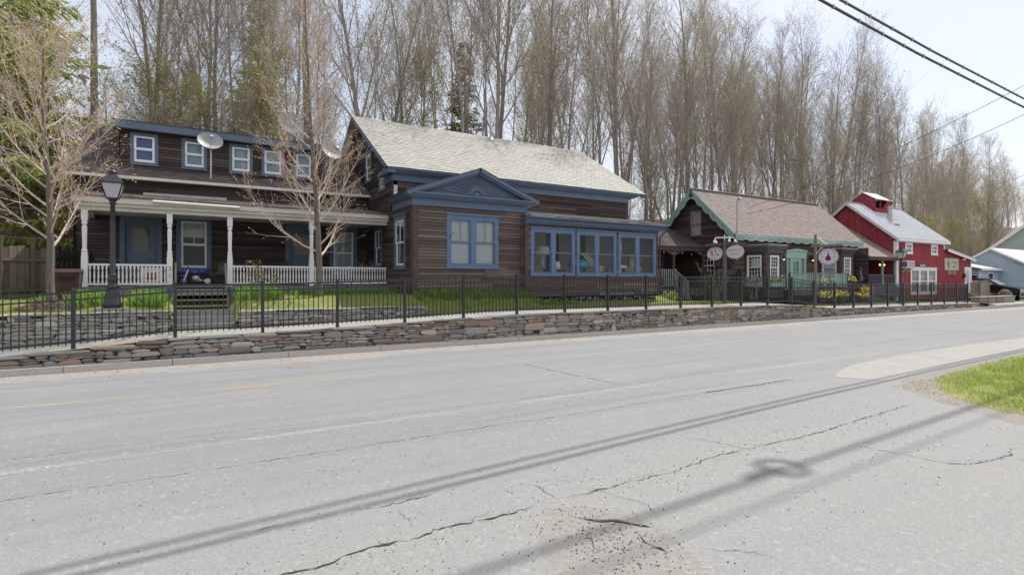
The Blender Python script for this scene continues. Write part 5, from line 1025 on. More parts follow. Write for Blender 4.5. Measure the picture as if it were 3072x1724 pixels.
b = MB(); b.box(57.6, 61.9, 23, 23.05, .3, 3.3); b.face((76, 15.6, .3), (76, 23.2, .3), (76, 23.2, 2.4), (76, 19.4, 4.7), (76, 15.6, 2.4)); b.box(62, 76, 15.6, 15.65, .3, 2.35); b.build('far_walls', M_bluesid, G)
b = MB(); b.box(57.9, 58.5, 21.6, 22.2, 3, 4.6); b.build('brick_chimney', pm('dark_brick', (.12, .04, .035), (.08, .04, .035), 10), G)
G2 = thing('green_house', 'tall grey green gabled house with white rake boards behind the pale blue house', 'house', (75.5, 18.5, .3)); fr = FX(75.5)
def gl4(v): return (12.6, 24.4) if v < 4.7 else (12.6 + (v - 4.7) / .82, 24.4 - (v - 4.7) / .82)
b = MB(); clap(b, fr, 12.6, 24.4, .3, 9.4, .15, lim=gl4, seed=84, jit=.2); b.build('siding', M_greensid, G2)
b = MB(); slab(b, (75.0, 24.9, 4.4), (12, 0, 0), (0, -6.4, 5.25), .1); slab(b, (75.0, 12.1, 4.4), (12, 0, 0), (0, 6.4, 5.25), .1); b.build('roof', M_roofw, G2)
b = MB(); b.hexa([(74.96, 24.9, 4.0), (75.0, 24.9, 4.0), (75.0, 18.5, 9.3), (74.96, 18.5, 9.3), (74.96, 24.9, 4.42), (75.0, 24.9, 4.42), (75.0, 18.5, 9.67), (74.96, 18.5, 9.67)]); b.build('rake_board', M_white, G2); b = MB(); b.hexa([(74.96, 12.1, 4.0), (75.0, 12.1, 4.0), (75.0, 18.5, 9.3), (74.96, 18.5, 9.3), (74.96, 12.1, 4.42), (75.0, 12.1, 4.42), (75.0, 18.5, 9.67), (74.96, 18.5, 9.67)]); b.build('rake_board', M_white, G2)
b = MB(); b.face((87, 12.6, .3), (87, 24.4, .3), (87, 24.4, 4.7), (87, 18.5, 9.5), (87, 12.6, 4.7)); b.build('far_wall', M_greensid, G2)
# little red shed on the hillside behind the porch house
M_shed = pm('old_red_shed', (.12, .025, .025), (.09, .03, .03), 4)
t = thing('red_shed', 'small dark red gabled shed half hidden among the trees on the hillside', 'shed', (1.9, 29.5, 5.5)); b = MB(); vboards(b, FY(29.5), .9, 2.9, lambda u: 5.2, lambda u: 9.35 - abs(u - 1.9) * .75, .16, seed=87); b.build('front', M_shed, t)
b = MB(); slab(b, (.7, 29.2, 8.5), (1.25, 0, .95), (0, 2.5, 0), .05); slab(b, (3.1, 29.2, 8.5), (-1.25, 0, .95), (0, 2.5, 0), .05); b.build('roof', M_shing_d, t); b = MB(); b.box(.92, 2.88, 29.55, 31.5, 5.2, 8.5); b.build('walls', M_shed, t)
# ================================================================ STREET FURNITURE
def street_lamp(label, X, Y, z0, H):
    t = thing('street_lamp', label, 'street lamp', (X, Y, z0), 'black lantern street lamps'); o = (X, Y, z0)
    b = MB(); b.smooth = True; b.lathe(o, [(.20, 0), (.20, .10), (.17, .13), (.165, .32), (.13, .40), (.12, .48), (.14, .50), (.14, .53), (.11, .56), (.095, .62), (.12, .68), (.12, .72), (.085, .76), (.11, .80), (.08, .84), (.065, .86), (.058, H * .6), (.05, H - .86), (.075, H - .84), (.06, H - .80), (.09, H - .74), (.12, H - .70)], 14); b.build('pole', M_iron, t)
    ht = H - .70; b = MB(); w0, w1 = .12, .22; c = [(-1, -1), (1, -1), (1, 1), (-1, 1)]
    for a, d in c: b.beam((X + a * w0, Y + d * w0, z0 + ht), (X + a * w1, Y + d * w1, z0 + ht + .36), .022, .022)
    b.box(X - w1 - .02, X + w1 + .02, Y - w1 - .02, Y + w1 + .02, z0 + ht + .36, z0 + ht + .39); b.box(X - w0 - .01, X + w0 + .01, Y - w0 - .01, Y + w0 + .01, z0 + ht - .01, z0 + ht + .01)
    b.sq((X, Y, z0 + ht + .39), [(w1 + .03, 0), (.09, .20), (.075, .21), (.075, .26)]); b.smooth = True; b.lathe((X, Y, z0 + ht + .39), [(.09, .24), (.095, .27), (.05, .30), (.03, .34), (.035, .36), (.001, .40)], 10); ln = b.build('lantern', M_iron, t)
    b = MB()
    for (a, d), (e, f) in zip(c, c[1:] + c[:1]): b.face((X + a * (w0 - .005), Y + d * (w0 - .005), z0 + ht + .012), (X + e * (w0 - .005), Y + f * (w0 - .005), z0 + ht + .012), (X + e * (w1 - .008), Y + f * (w1 - .008), z0 + ht + .355), (X + a * (w1 - .008), Y + d * (w1 - .008), z0 + ht + .355))
    b.build('lantern_glass', M_lampg, ln)
street_lamp('black post lantern street lamp on a concrete pad in front of the white porch', -1.79, 16.55, 1.20, 3.42)
street_lamp('black post lantern street lamp in front of the red barn corner', 36.95, 15.85, .42, 3.46)
b = MB(); b.box(-2.12, -1.47, 16.2, 16.9, 1.05, 1.19); tag(b.build('lamp_pad', M_conc), 'square concrete pad set in the lawn under the street lamp by the porch', 'concrete pad')

def oval_board(parent, fr, u, v, ru, rv, face, rim, th=.03, name='board'):
    n = 36; b = MB(); b.poly(fr, [(u + ru * math.cos(2 * math.pi * k / n), v + rv * math.sin(2 * math.pi * k / n)) for k in range(n)], -th / 2, th / 2); o = b.build(name, rim, parent)
    b = MB()
    for s_ in (1, -1): b.face(*[fr(u + (ru - .03) * math.cos(2 * math.pi * k / n), v + (rv - .03) * math.sin(2 * math.pi * k / n), s_ * (th / 2 + .003)) for k in range(n)])
    b.build('face', face, parent); return o
# double sign: arm at right angles to the street
X1 = 20.9; fr = FX(X1)
t = thing('sign_post', 'weathered grey post with a cross arm and small white spotlights, carrying two oval signs', 'sign post', (X1, 16.1, .78))
b = MB(); b.sq((X1, 16.1, .75), [(.058, 0), (.055, 1.7), (.05, 2.95)]); b.build('post', M_taupe, t); b = MB(); b.box(X1 - .03, X1 + .03, 15.05, 17.15, 3.47, 3.54); b.build('arm', M_taupe, t)
b = MB(); b.tube([(X1, 16.1, 3.55), (X1, 16.1, 3.95)], .02, 6); b.tube([(X1 - .1, 15.75, 3.82), (X1 - .1, 16.5, 3.86)], .018, 5); b.tube([(X1 + .1, 15.7, 3.80), (X1 + .1, 16.7, 3.84)], .018, 5)
b.smooth = True
for dy, dx in ((-.38, -.1), (.42, -.1), (-.42, .1), (.62, .1)): b.tube([(X1 + dx, 16.1 + dy, 3.82), (X1 + dx * 1.6, 16.1 + dy, 3.70)], .015, 5); b.lathe((X1 + dx * 1.8, 16.1 + dy, 3.72), [(.03, 0), (.05, -.04), (.07, -.12), (.0, -.13)], 8)
b.build('spotlight', M_white, t)
t = thing('hanging_sign', 'white oval sign with a pink chair and lamp hanging left of the sign post', 'sign', (X1, 16.62, 3.1)); oval_board(t, fr, 16.64, 3.10, .43, .31, M_signw, pm('pale_pink_rim', (.55, .38, .42)))
b = MB(); b.tube([fr(16.4, 3.38, 0), fr(16.4, 3.5, 0)], .01, 5); b.tube([fr(16.88, 3.38, 0), fr(16.88, 3.5, 0)], .01, 5); b.build('hanger', M_iron, t)
def flip(u): return 2 * 16.64 - u
b = MB(); b.poly(fr, [(flip(16.42), 3.08), (flip(16.55), 3.08), (flip(16.56), 3.24), (flip(16.49), 3.28), (flip(16.42), 3.24)], .018, .024); b.poly(fr, [(flip(16.42), 3.03), (flip(16.60), 3.03), (flip(16.60), 3.08), (flip(16.42), 3.08)], .018, .024)
for u in (16.43, 16.59): b.fb(fr, flip(u) - .008, flip(u) + .008, 2.93, 3.03, .018, .024)
b.build('chair_emblem', M_pink, t); b = MB(); b.fb(fr, flip(16.70) - .006, flip(16.70) + .006, 2.98, 3.25, .018, .024); b.poly(fr, [(flip(16.66), 3.2), (flip(16.74), 3.2), (flip(16.72), 3.28), (flip(16.68), 3.28)], .018, .024); b.fb(fr, flip(16.88), flip(16.78), 3.05, 3.10, .018, .024); b.fb(fr, flip(16.87), flip(16.85), 2.99, 3.05, .018, .024); b.fb(fr, flip(16.81), flip(16.79), 2.99, 3.05, .018, .024); b.build('lamp_emblem', M_text, t)
arctext('HOME FURNISHINGS', fr, 16.64, 3.10, .018, .36, R(160), R(20), .085, M_text, t, ry=.235); text('& Interiors', fr, 16.64, 2.87, .02, .085, M_pink, t)
t = thing('hanging_sign', 'cream oval sign with faded grey lettering hanging right of the sign post', 'sign', (X1, 15.56, 3.15)); oval_board(t, fr, 15.55, 3.14, .46, .31, M_signc, pm('salmon_rim', (.58, .40, .36)))
b = MB(); b.tube([fr(15.3, 3.42, 0), fr(15.3, 3.5, 0)], .01, 5); b.tube([fr(15.8, 3.42, 0), fr(15.8, 3.5, 0)], .01, 5); b.build('hanger', M_iron, t)
M_fade = pm('faded_lettering', (.33, .37, .36)); text('BUCK & DOE', fr, 15.55, 3.22, .02, .11, M_fade, t); text('Restaurant', fr, 15.55, 3.06, .02, .11, M_fade, t)
X2 = 28.4; fr = FX(X2)
t = thing('sign_post', 'brown timber post with braced cross arm, carrying the dress shop sign', 'sign post', (X2, 16.2, .65)); b = MB(); b.sq((X2, 16.2, .62), [(.052, 0), (.052, 3.66)]); b.build('post', M_wood_gv, t)
b = MB(); b.box(X2 - .03, X2 + .03, 14.85, 16.45, 3.62, 3.73); b.build('arm', M_wood_gv, t); b = MB(); b.beam((X2, 16.15, 4.15), (X2, 15.6, 3.72), .03, .05, (1, 0, 0)); b.beam((X2, 16.15, 3.25), (X2, 15.85, 3.62), .03, .05, (1, 0, 0)); b.build('brace', M_white_w, t)
t = thing('hanging_sign', 'large white oval sign with a maroon ball gown hanging from the braced timber arm', 'sign', (X2, 15.55, 3.1)); oval_board(t, fr, 15.53, 3.08, .53, .45, M_signw, pm('mauve_rim', (.22, .17, .26)))
b = MB()
for u in (15.25, 15.8): b.tube([fr(u, 3.46, 0), fr(u - .03, 3.56, .02), fr(u + .03, 3.6, 0), fr(u, 3.64, 0)], .014, 5)
b.build('hanger', M_steel, t); c_ = 15.53
b = MB(); b.poly(fr, [(c_ - .16, 2.94), (c_, 2.86), (c_ + .16, 2.94), (c_ + .13, 3.05), (c_ + .03, 3.18), (c_ - .03, 3.18), (c_ - .12, 3.06)], .018, .025); b.build('gown_emblem', M_mar, t); b = MB(); b.poly(fr, [(c_ - .03, 3.17), (c_ + .03, 3.17), (c_ + .05, 3.28), (c_, 3.25), (c_ - .05, 3.28)], .018, .026); b.poly(fr, [(c_ - .04, 3.31), (c_ + .04, 3.33), (c_ + .02, 3.35)], .018, .026); b.build('bodice_emblem', M_text, t)
arctext('The Fashion Place', fr, c_, 3.08, .018, .41, R(158), R(22), .105, M_text, t, ry=.345); arctext('Consignment Boutique', fr, c_, 3.08, .018, .42, R(202), R(338), .085, M_text, t, ry=.36, flip=True)
text('New', fr, c_ + .31, 3.08, .02, .09, M_fade, t); text('Used', fr, c_ - .31, 3.08, .02, .09, M_fade, t)

# ================================================================ OVERHEAD CABLES
def cable(name, label, pts, r, mat=M_cable, sag=0, extra=None, cat='cable', group=None):
    b = MB(); b.smooth = True; out = []
    for a, c in zip(pts, pts[1:]):
        a, c = Vector(a), Vector(c)
        for k in range(24): t = k / 24; p = a + (c - a) * t; p.z -= sag * 4 * t * (1 - t); out.append(p)
    out.append(Vector(pts[-1])); b.tube(out, r, 6)
    return tag(b.build(name, mat), label, cat, group)
PA = [(-40, 5.2, 8.45), (2, 6.45, 8.45), (7.7, 6.78, 8.45), (12.5, 7.08, 8.45), (18, 7.32, 8.45), (26, 7.52, 8.45), (40, 7.8, 8.45), (95, 8.6, 8.45)]
PB = [(-40, 5.4, 9.05), (2, 6.75, 9.05), (8.2, 7.15, 9.05), (14.2, 7.47, 9.05), (20, 7.68, 9.05), (28.4, 7.85, 9.05), (40, 8.1, 9.05), (95, 9.0, 9.05)]
c1 = cable('utility_cable', 'lower of the two thick lashed cable bundles crossing the upper right sky', PA, .031, group='overhead cable bundles')
c2 = cable('utility_cable', 'upper of the two thick lashed cable bundles crossing the upper right sky', PB, .028, group='overhead cable bundles')
for c, P_ in ((c1, PA), (c2, PB)):
    b = MB(); b.tube([(x, y, z + .045) for x, y, z in P_], .010, 5); x = 8
    for (xa, ya, za), (xb, yb, zz) in zip(P_, P_[1:]):
        while xa <= x < xb and x < 36: y = ya + (yb - ya) * (x - xa) / (xb - xa); b.tube([(x, y, za - .03), (x + .012, y, za + .058)], .034, 6); x += 1.3
    b.build('lashing_wire', M_steel, c)
c3 = cable('utility_cable', 'high twisted power line above the frame throwing a soft shadow over the near road', [(-40, 4.6, 12.3), (8, 6.28, 12.3), (95, 8.8, 12.3)], .040, group='overhead cable bundles')
b = MB(); b.smooth = True; b.tube([(12.35 + .22 * math.cos(k * math.pi / 8), 6.42 + .22 * math.sin(k * math.pi / 8), 12.15) for k in range(17)], .045, 6); b.tube([(11.8, 6.4, 12.2), (12.3, 6.42, 12.2)], .08, 7); b.build('splice_coil', M_cable, c3)
cable('utility_cable', 'thin power wire high above the frame beside the twisted line', [(-40, 4.2, 12.9), (8, 6.05, 12.9), (95, 8.7, 12.9)], .018, group='overhead cable bundles')
# service drops to the shop mast
cable('service_drop', 'thin upper service wire running from the shop roof mast to the right sky', [(26.3, 18.8, 5.85), (30.5, 8.2, 10.3)], .012, sag=.35); cable('service_drop', 'thin lower service wire running from the shop roof mast past the treetops', [(26.1, 18.7, 5.5), (30.6, 7.9, 9.2)], .012, sag=.5)
cable('service_drop', 'thin wire crossing low at the far right edge of the sky', [(90, 30, 14), (42, 9, 9)], .014, sag=.3)

# ================================================================ SATELLITE DISHES
def dish(label, c, r, aim, mast, tilt=0):
    t = thing('satellite_dish', label, 'satellite dish', mast, 'satellite dishes on the porch house'); c = Vector(c); a = Vector(aim).normalized(); u = a.cross(Vector((0, 0, 1))).normalized(); v = u.cross(a); b = MB(); b.smooth = True; n = 28; vs = []; fs = []
    for j in range(7):
        q = j / 6; rr_ = r * q
        for k in range(n): g = 2 * math.pi * k / n; vs.append(c + u * rr_ * 1.12 * math.cos(g) + v * rr_ * math.sin(g) + a * (.16 * r * q * q * 2 - .1 * r))
    for j in range(6):
        for k in range(n): fs.append((j * n + k, j * n + (k + 1) % n, (j + 1) * n + (k + 1) % n, (j + 1) * n + k))
    b.mesh(vs, fs); b.tube(vs[-n:] + [vs[-n]], .012, 5); b.build('reflector', M_dish, t)
    f = c + a * r * 1.15 - v * r * .25; b = MB(); b.tube([c - v * r * .95, f], .014, 5); b.build('feed_arm', M_steel, t); b = MB(); b.beam(f - a * .08, f + a * .05, .1, .08); b.build('feed_horn', M_steel, t)
    b = MB(); b.tube([mast, (mast[0], mast[1], c.z - .1), c - a * .12], .03, 7); b.build('mast', M_steel, t); b = MB(); b.beam(c - a * .14 - v * .15, c - a * .14 + v * .15, .16, .1, a); b.build('bracket', M_steel, t)
dish('large grey satellite dish on a mast standing clear in front of the dormer', (.43, 22.15, 6.86), .36, (.10, -.86, .46), (.47, 22.3, 5.55)); dish('grey satellite dish right of the dormer seen through the second front tree', (4.66, 22.2, 7.05), .38, (.35, -.85, .4), (4.7, 22.5, 5.6)); dish('dull blue grey satellite dish on the roof behind the tree, highest of the three', (3.55, 25.2, 8.75), .50, (.3, -.9, .3), (3.55, 25.6, 7.6))

# ================================================================ PORCH THINGS
def resin_chair(x, y, z, rz, label):
    t = thing('resin_chair', label, 'chair', (x, y, z), 'grey resin porch chairs'); P = lambda a, c, h: (x + a * math.cos(rz) - c * math.sin(rz), y + a * math.sin(rz) + c * math.cos(rz), z + h)
    b = MB(); b.hexa([P(-.25, -.24, .40), P(.25, -.24, .40), P(.22, .24, .38), P(-.22, .24, .38), P(-.25, -.24, .43), P(.25, -.24, .43), P(.22, .24, .41), P(-.22, .24, .41)]); b.build('seat', M_plast, t)
    b = MB(); b.smooth = True; n = 12; o = [(.30 * math.cos(math.pi * k / n), .55 + .36 * math.sin(math.pi * k / n)) for k in range(n + 1)]; vs = [P(a, .24 + (h - .4) * .22, h) for a, h in o] + [P(-.24, .24, .4), P(.24, .24, .4)]; m = len(vs); vs += [Vector(p) + Vector((math.sin(rz) * -.03, math.cos(rz) * .03, 0)) for p in vs]; b.mesh(vs, [tuple(range(m)), tuple(range(2 * m - 1, m - 1, -1))] + [(i, (i + 1) % m, m + (i + 1) % m, m + i) for i in range(m)]); b.build('backrest', M_plast, t)
    for s_ in (-1, 1): b = MB(); b.beam(P(s_ * .28, -.24, .62), P(s_ * .28, .26, .64), .06, .03); b.beam(P(s_ * .27, -.24, .62), P(s_ * .27, -.22, .40), .05, .03); b.build('armrest', M_plast, t)
    for a, c in ((-.25, -.24), (.25, -.24), (-.22, .26), (.22, .26)): b = MB(); b.beam(P(a * 1.08, c * 1.1, 0), P(a, c, .4), .05, .05); b.build('leg', M_plast, t)
resin_chair(.78, 21.3, 1.68, -.5, 'grey resin armchair beside the porch steps, back towards the house wall'); resin_chair(2.9, 21.6, 1.68, 0, 'grey resin armchair by the second porch door, mostly behind the railing'); 
# small blue motorbike
t = thing('toy_motorbike', 'small blue childs motorbike standing at the top of the porch steps', 'motorbike', (.0, 20.9, 1.68)); bx, byy, bz = -.02, 20.75, 1.68
M_bl = pm('gloss_blue_plastic', (.02, .035, .27), None, 2, rough=.25, spec=.6)
for x in (-.33, .36):
    b = MB(); b.smooth = True; b.tube([(bx + x + .15 * math.cos(k * math.pi / 10), byy, bz + .17 + .15 * math.sin(k * math.pi / 10)) for k in range(21)], .035, 7); w_ = b.build('wheel', M_black, t); b = MB(); b.lathe((bx + x, byy - .02, bz + .17), [(.09, 0), (.09, .04)], 10, (0, 1, 0)); b.build('rim', M_bl if x < 0 else M_steel, w_)
b = MB(); b.beam((bx - .33, byy, bz + .17), (bx - .2, byy, bz + .55), .09, .05); b.beam((bx + .02, byy, bz + .22), (bx + .36, byy, bz + .17), .05, .05); b.ell((bx + .02, byy, bz + .26), .12, .06, .10); b.build('frame_and_engine', M_steel, t)
b = MB(); b.smooth = True; b.ell((bx - .02, byy, bz + .46), .17, .07, .085); b.ell((bx - .3, byy, bz + .50), .10, .06, .09); b.hexa([(bx + .1, byy - .05, bz + .38), (bx + .42, byy - .03, bz + .50), (bx + .42, byy + .03, bz + .50), (bx + .1, byy + .05, bz + .38), (bx + .1, byy - .05, bz + .47), (bx + .46, byy - .02, bz + .60), (bx + .46, byy + .02, bz + .60), (bx + .1, byy + .05, bz + .47)]); b.ell((bx - .32, byy, bz + .32), .12, .05, .07); b.build('fairing', M_bl, t)
b = MB(); b.tube([(bx - .22, byy - .24, bz + .64), (bx - .20, byy, bz + .60), (bx - .22, byy + .24, bz + .64)], .018, 6); b.build('handlebar', M_black, t)
# toy kitchen, red bench, blue bag, table
t = thing('toy_kitchen', 'white and orange childs play kitchen behind the porch railing', 'toy', (-1.25, 21.2, 1.68)); b = MB(); b.box(-1.55, -.95, 21.0, 21.3, 1.68, 2.28); b.build('cabinet', M_white, t); b = MB(); b.box(-1.40, -1.12, 20.97, 21.0, 1.9, 2.12); b.build('oven_door', pm('orange_plastic', (.40, .12, .03)), t); b = MB(); b.box(-1.5, -1.0, 20.975, 21.0, 1.70, 1.84); b.build('drawer', pm('yellow_plastic', (.55, .5, .1)), t)
t = thing('red_bench', 'long low red bench behind the left porch railing', 'bench', (-2.0, 21.0, 1.68)); b = MB(); b.box(-2.7, -1.7, 20.8, 21.1, 1.95, 2.02); b.build('seat', pm('faded_red_paint', (.30, .03, .04)), t)
for x in (-2.65, -1.8): b = MB(); b.box(x, x + .06, 20.82, 21.08, 1.68, 1.95); b.build('leg', M_wood_b, t)
t = thing('blue_bag', 'light blue cloth bag slung over the right porch railing', 'bag', (5.5, 20.3, 2.0)); b = MB(); b.smooth = True; b.ell((4.98, 20.35, 2.2), .13, .05, .22); b.ell((4.82, 20.36, 2.28), .10, .04, .10); b.build('cloth', pm('sky_blue_cloth', (.12, .42, .62)), t)
t = thing('wooden_crate', 'orange wooden slatted crate with a blue bin behind the middle railing', 'crate', (1.7, 20.9, 1.68)); b = MB(); b.box(1.35, 2.05, 20.8, 21.1, 2.06, 2.12); b.box(1.35, 2.05, 20.8, 20.83, 1.9, 1.98); b.build('slats', M_wood_b, t); b = MB(); b.box(1.45, 1.95, 20.85, 21.1, 1.68, 1.9); b.build('bin', pm('pale_blue_bin', (.3, .42, .6)), t)
t = thing('dry_branches', 'bundle of bare dead branches heaped at the right end of the porch', 'branches', (5.8, 21, 2)); b = MB(); rr = random.Random(3)
for k in range(16): p = Vector((5.75 + rr.gauss(0, .15), 21.0 + rr.gauss(0, .1), 2.2)); q = p + Vector((rr.uniform(-.6, .5), rr.uniform(-.2, .2), rr.uniform(.1, .55))); b.tube([p, (p + q) / 2 + Vector((0, 0, .05)), q], [.02, .012, .005], 4)
b.build('sticks', M_wood_g, t)
t = thing('firewood_pile', 'dark jumble of boards and poles in the left corner of the porch', 'pile', (-2.6, 22, 1.7)); b = MB()
for k in range(14): p = Vector((-2.75 + rr.uniform(0, .9), 22.2 + rr.uniform(-.3, .3), 1.7 + rr.uniform(.1, .8))); b.beam(p, p + Vector((rr.uniform(-.5, .5), rr.uniform(-.2, .2), rr.uniform(-.1, .3))), .05, .04)
b.build('boards', M_wood_g, t)
# bin
t = thing('trash_bin', 'dark maroon wheeled trash bin beside the porch end', 'bin', (-3.2, 19.0, 1.3)); b = MB(); c = (-3.06, 19.1); b.hexa([(c[0] - .22, c[1] - .24, 1.28), (c[0] + .22, c[1] - .24, 1.28), (c[0] + .22, c[1] + .24, 1.28), (c[0] - .22, c[1] + .24, 1.28), (c[0] - .29, c[1] - .32, 2.1), (c[0] + .29, c[1] - .32, 2.1), (c[0] + .29, c[1] + .32, 2.1), (c[0] - .29, c[1] + .32, 2.1)])
for k in range(9): b.beam((c[0] - .16 + k * .04, c[1] - .30, 1.85), (c[0] - .16 + k * .04, c[1] - .335, 2.0), .012, .02)
b.build('body', M_bin, t); b = MB(); b.hexa([(c[0] - .31, c[1] - .36, 2.1), (c[0] + .31, c[1] - .36, 2.1), (c[0] + .31, c[1] + .34, 2.1), (c[0] - .31, c[1] + .34, 2.1), (c[0] - .29, c[1] - .3, 2.17), (c[0] + .29, c[1] - .3, 2.17), (c[0] + .27, c[1] + .3, 2.2), (c[0] - .27, c[1] + .3, 2.2)]); b.build('lid', M_bin, t)
for x in (-.24, .22): b = MB(); b.lathe((c[0] + x, c[1] + .22, 1.38), [(.10, 0), (.10, .04)], 12, (1, 0, 0)); b.build('wheel', M_black, t)
# wooden board fence and dark pickets
M_fenceb = pm('brown_fence_board', (.10, .085, .07), (.16, .135, .11), 5, (9, 9, .8), .9, .1, island=[], iv=.3, bump=.4)
t = thing('board_fence', 'leaning grey board fence with a half open gate at the left edge', 'fence', (-5, 19.5, 1.3)); rr = random.Random(6)
for (p, q, h, n) in (((-6.6, 19.0), (-4.55, 19.35), 1.75, 14), ((-4.5, 19.3), (-3.98, 19.95), 1.55, 4), ((-3.95, 19.9), (-3.62, 20.4), 1.5, 3)):
    b = MB(); p, q = Vector((*p, 1.25)), Vector((*q, 1.25))
    for k in range(n): a = p + (q - p) * k / n; e = p + (q - p) * (k + .92) / n; dz = rr.uniform(-.03, .05); sh = Vector((rr.uniform(-.01, .01), .03, 0)); b.hexa([a, e, e + sh, a + sh, a + Vector((.0, 0, h + dz)), e + Vector((.0, 0, h + dz)), e + sh + Vector((.0, 0, h + dz)), a + sh + Vector((.0, 0, h + dz))])
    for z in (.35, 1.2): b.beam(p + Vector((0, -.03, z)), q + Vector((0, -.03, z)), .05, .09)
    b.build('fence_boards', M_fenceb, t)
for x, y in ((-4.52, 19.3), (-3.96, 19.92), (-6.6, 18.98), (-3.6, 20.4)): b = MB(); b.box(x - .05, x + .05, y - .08, y + .02, 1.2, 3.05); b.build('fence_post', M_fenceb, t)
t = thing('picket_fence', 'black stained gappy picket fence behind the trash bin', 'fence', (-4, 21, 1.3)); b = MB()
for k in range(9): x = -3.75 + k * .11 - (k > 7) * 0; b.box(x, x + .07, 21.2, 21.22, 1.3, 2.85 + .06 * math.sin(k * 2.1))
b.build('pickets', M_darkin, t); b = MB(); b.box(-3.8, -2.75, 21.22, 21.25, 1.7, 1.78); b.box(-3.8, -2.75, 21.22, 21.25, 2.5, 2.58); b.build('rail', M_darkin, t)

# ================================================================ SUV, PLANTERS, FLOWERS, PERSON
t = thing('dark_suv', 'black suv parked nose to the street beside the pale blue house', 'car', (56.3, 17.8, .3))
M_car = pm('black_car_paint', (.008, .009, .012), None, 2, rough=.18, spec=.6); M_cgl = pm('car_glass', (.30, .33, .35), None, 2, rough=.05, spec=.9)  # car glass: pale base colour stands in for a bright sky reflection
def car_at(w, l, h): return (56.3 + w, 15.6 + l, .36 + h)
prof = [(.0, .45), (.05, .78), (.35, .90), (1.0, 1.0), (1.25, 1.06), (1.95, 1.52), (2.4, 1.62), (3.6, 1.60), (4.15, 1.45), (4.5, 1.05), (4.55, .45)]
b = MB(); b.smooth = False; sh = lambda h: .90 if h < 1.05 else .90 - (h - 1.05) * .42
for s_ in (-1, 1):
    b.face(*[car_at(s_ * sh(h), l, h) for l, h in prof[:5]] , *[car_at(s_ * .9, 4.5, 1.05), car_at(s_ * .9, 4.55, .25), car_at(s_ * .9, .03, .25)]); b.face(*[car_at(s_ * sh(h), l, h) for l, h in prof[4:10]])
for (l0, h0), (l1, h1) in zip([(.03, .25)] + prof, prof + [(4.55, .25)]): b.face(car_at(-sh(h0), l0, h0), car_at(sh(h0), l0, h0), car_at(sh(h1), l1, h1), car_at(-sh(h1), l1, h1))
body = b.build('body', M_car, t)
b = MB(); e = .004
b.face(car_at(-.74, 1.30, 1.10), car_at(.74, 1.30, 1.10), car_at(.66, 1.93, 1.505), car_at(-.66, 1.93, 1.505)); b.v = [(x, y - .006, z + .012) for x, y, z in b.v]; b.build('windscreen', M_cgl, body)
for s_ in (-1, 1):
    for (l0, l1, l2, l3) in ((1.55, 2.4, 2.4, 2.05), (2.5, 3.4, 3.35, 2.5), (3.5, 4.2, 3.95, 3.45)): b = MB(); b.face(*[car_at(s_ * (sh(h) + .006), l, h) for l, h in ((l0, 1.1), (l1, 1.1), (l2, 1.48), (l3, 1.48))]); b.build('side_window', M_cgl, body)
for s_ in (-1, 1):
    for l in (.85, 3.7):
        b = MB(); b.smooth = True; o = Vector(car_at(s_ * .80, l, .0)); b.lathe((o.x - .1 if s_ < 0 else o.x, o.y, o.z - .0 + .02), [(.0, 0), (.30, 0), (.34, .03), (.34, .11), (.30, .13), (.0, .13)], 18, (1, 0, 0)); w_ = b.build('wheel', M_black, t)
        b = MB(); b.lathe((o.x - .115 if s_ < 0 else o.x + .12, o.y, o.z + .02), [(.19, 0), (.19, .02)], 14, (1, 0, 0)); b.build('rim', M_steel, w_)
    b = MB(); b.box(56.3 + s_ * .62 - .18, 56.3 + s_ * .62 + .18, 15.57, 15.66, .36 + .62, .36 + .78); b.build('headlight', M_lampg, t); b = MB(); b.box(56.3 + s_ * 1.0 - .09, 56.3 + s_ * 1.0 + .09, 17.15, 17.3, 1.36, 1.5); b.build('wing_mirror', M_car, t)
    b = MB(); b.tube([car_at(s_ * .62, 2.2, 1.66), car_at(s_ * .62, 3.6, 1.66)], .02, 5); b.build('roof_rail', M_steel, t)
b = MB(); b.box(55.9, 56.7, 15.55, 15.6, .62, .86); b.build('grille', M_plast, t)
# timber planters / benches along the pavement end
for k, (x, w, m, lb) in enumerate(((46.6, 1.3, M_wood_gv, 'low weathered timber block at the left end of the row by the fence end'), (48.1, 1.2, M_wood_b, 'brown timber block second in the row beside the street'), (49.5, 1.1, M_wood_gv, 'reddish grey timber block third in the row'), (50.8, 2.1, M_conc, 'long pale block at the right end of the row, beside the driveway'))):
    b = MB(); z = zb(x); b.box(x, x + w, 15.2, 15.75, z, z + .42); b.box(x - .04, x + w + .04, 15.15, 15.8, z + .42, z + .48); tag(b.build('timber_block', m), lb, 'block')
t = thing('log_round', 'knotty brown stump standing behind the row of blocks', 'stump', (54.6, 16.3, .2)); b = MB(); b.smooth = True; b.ell((54.6, 16.3, .62), .62, .5, .42, 14, 8); b.ell((54.4, 16.2, .85), .4, .35, .28, 12, 6)
for i in range(len(b.v)): v = Vector(b.v[i]); b.v[i] = tuple(v + (v - Vector((54.6, 16.3, .6))) * .18 * mnoise.noise(v * 3))
b.build('stump', M_bark, t)
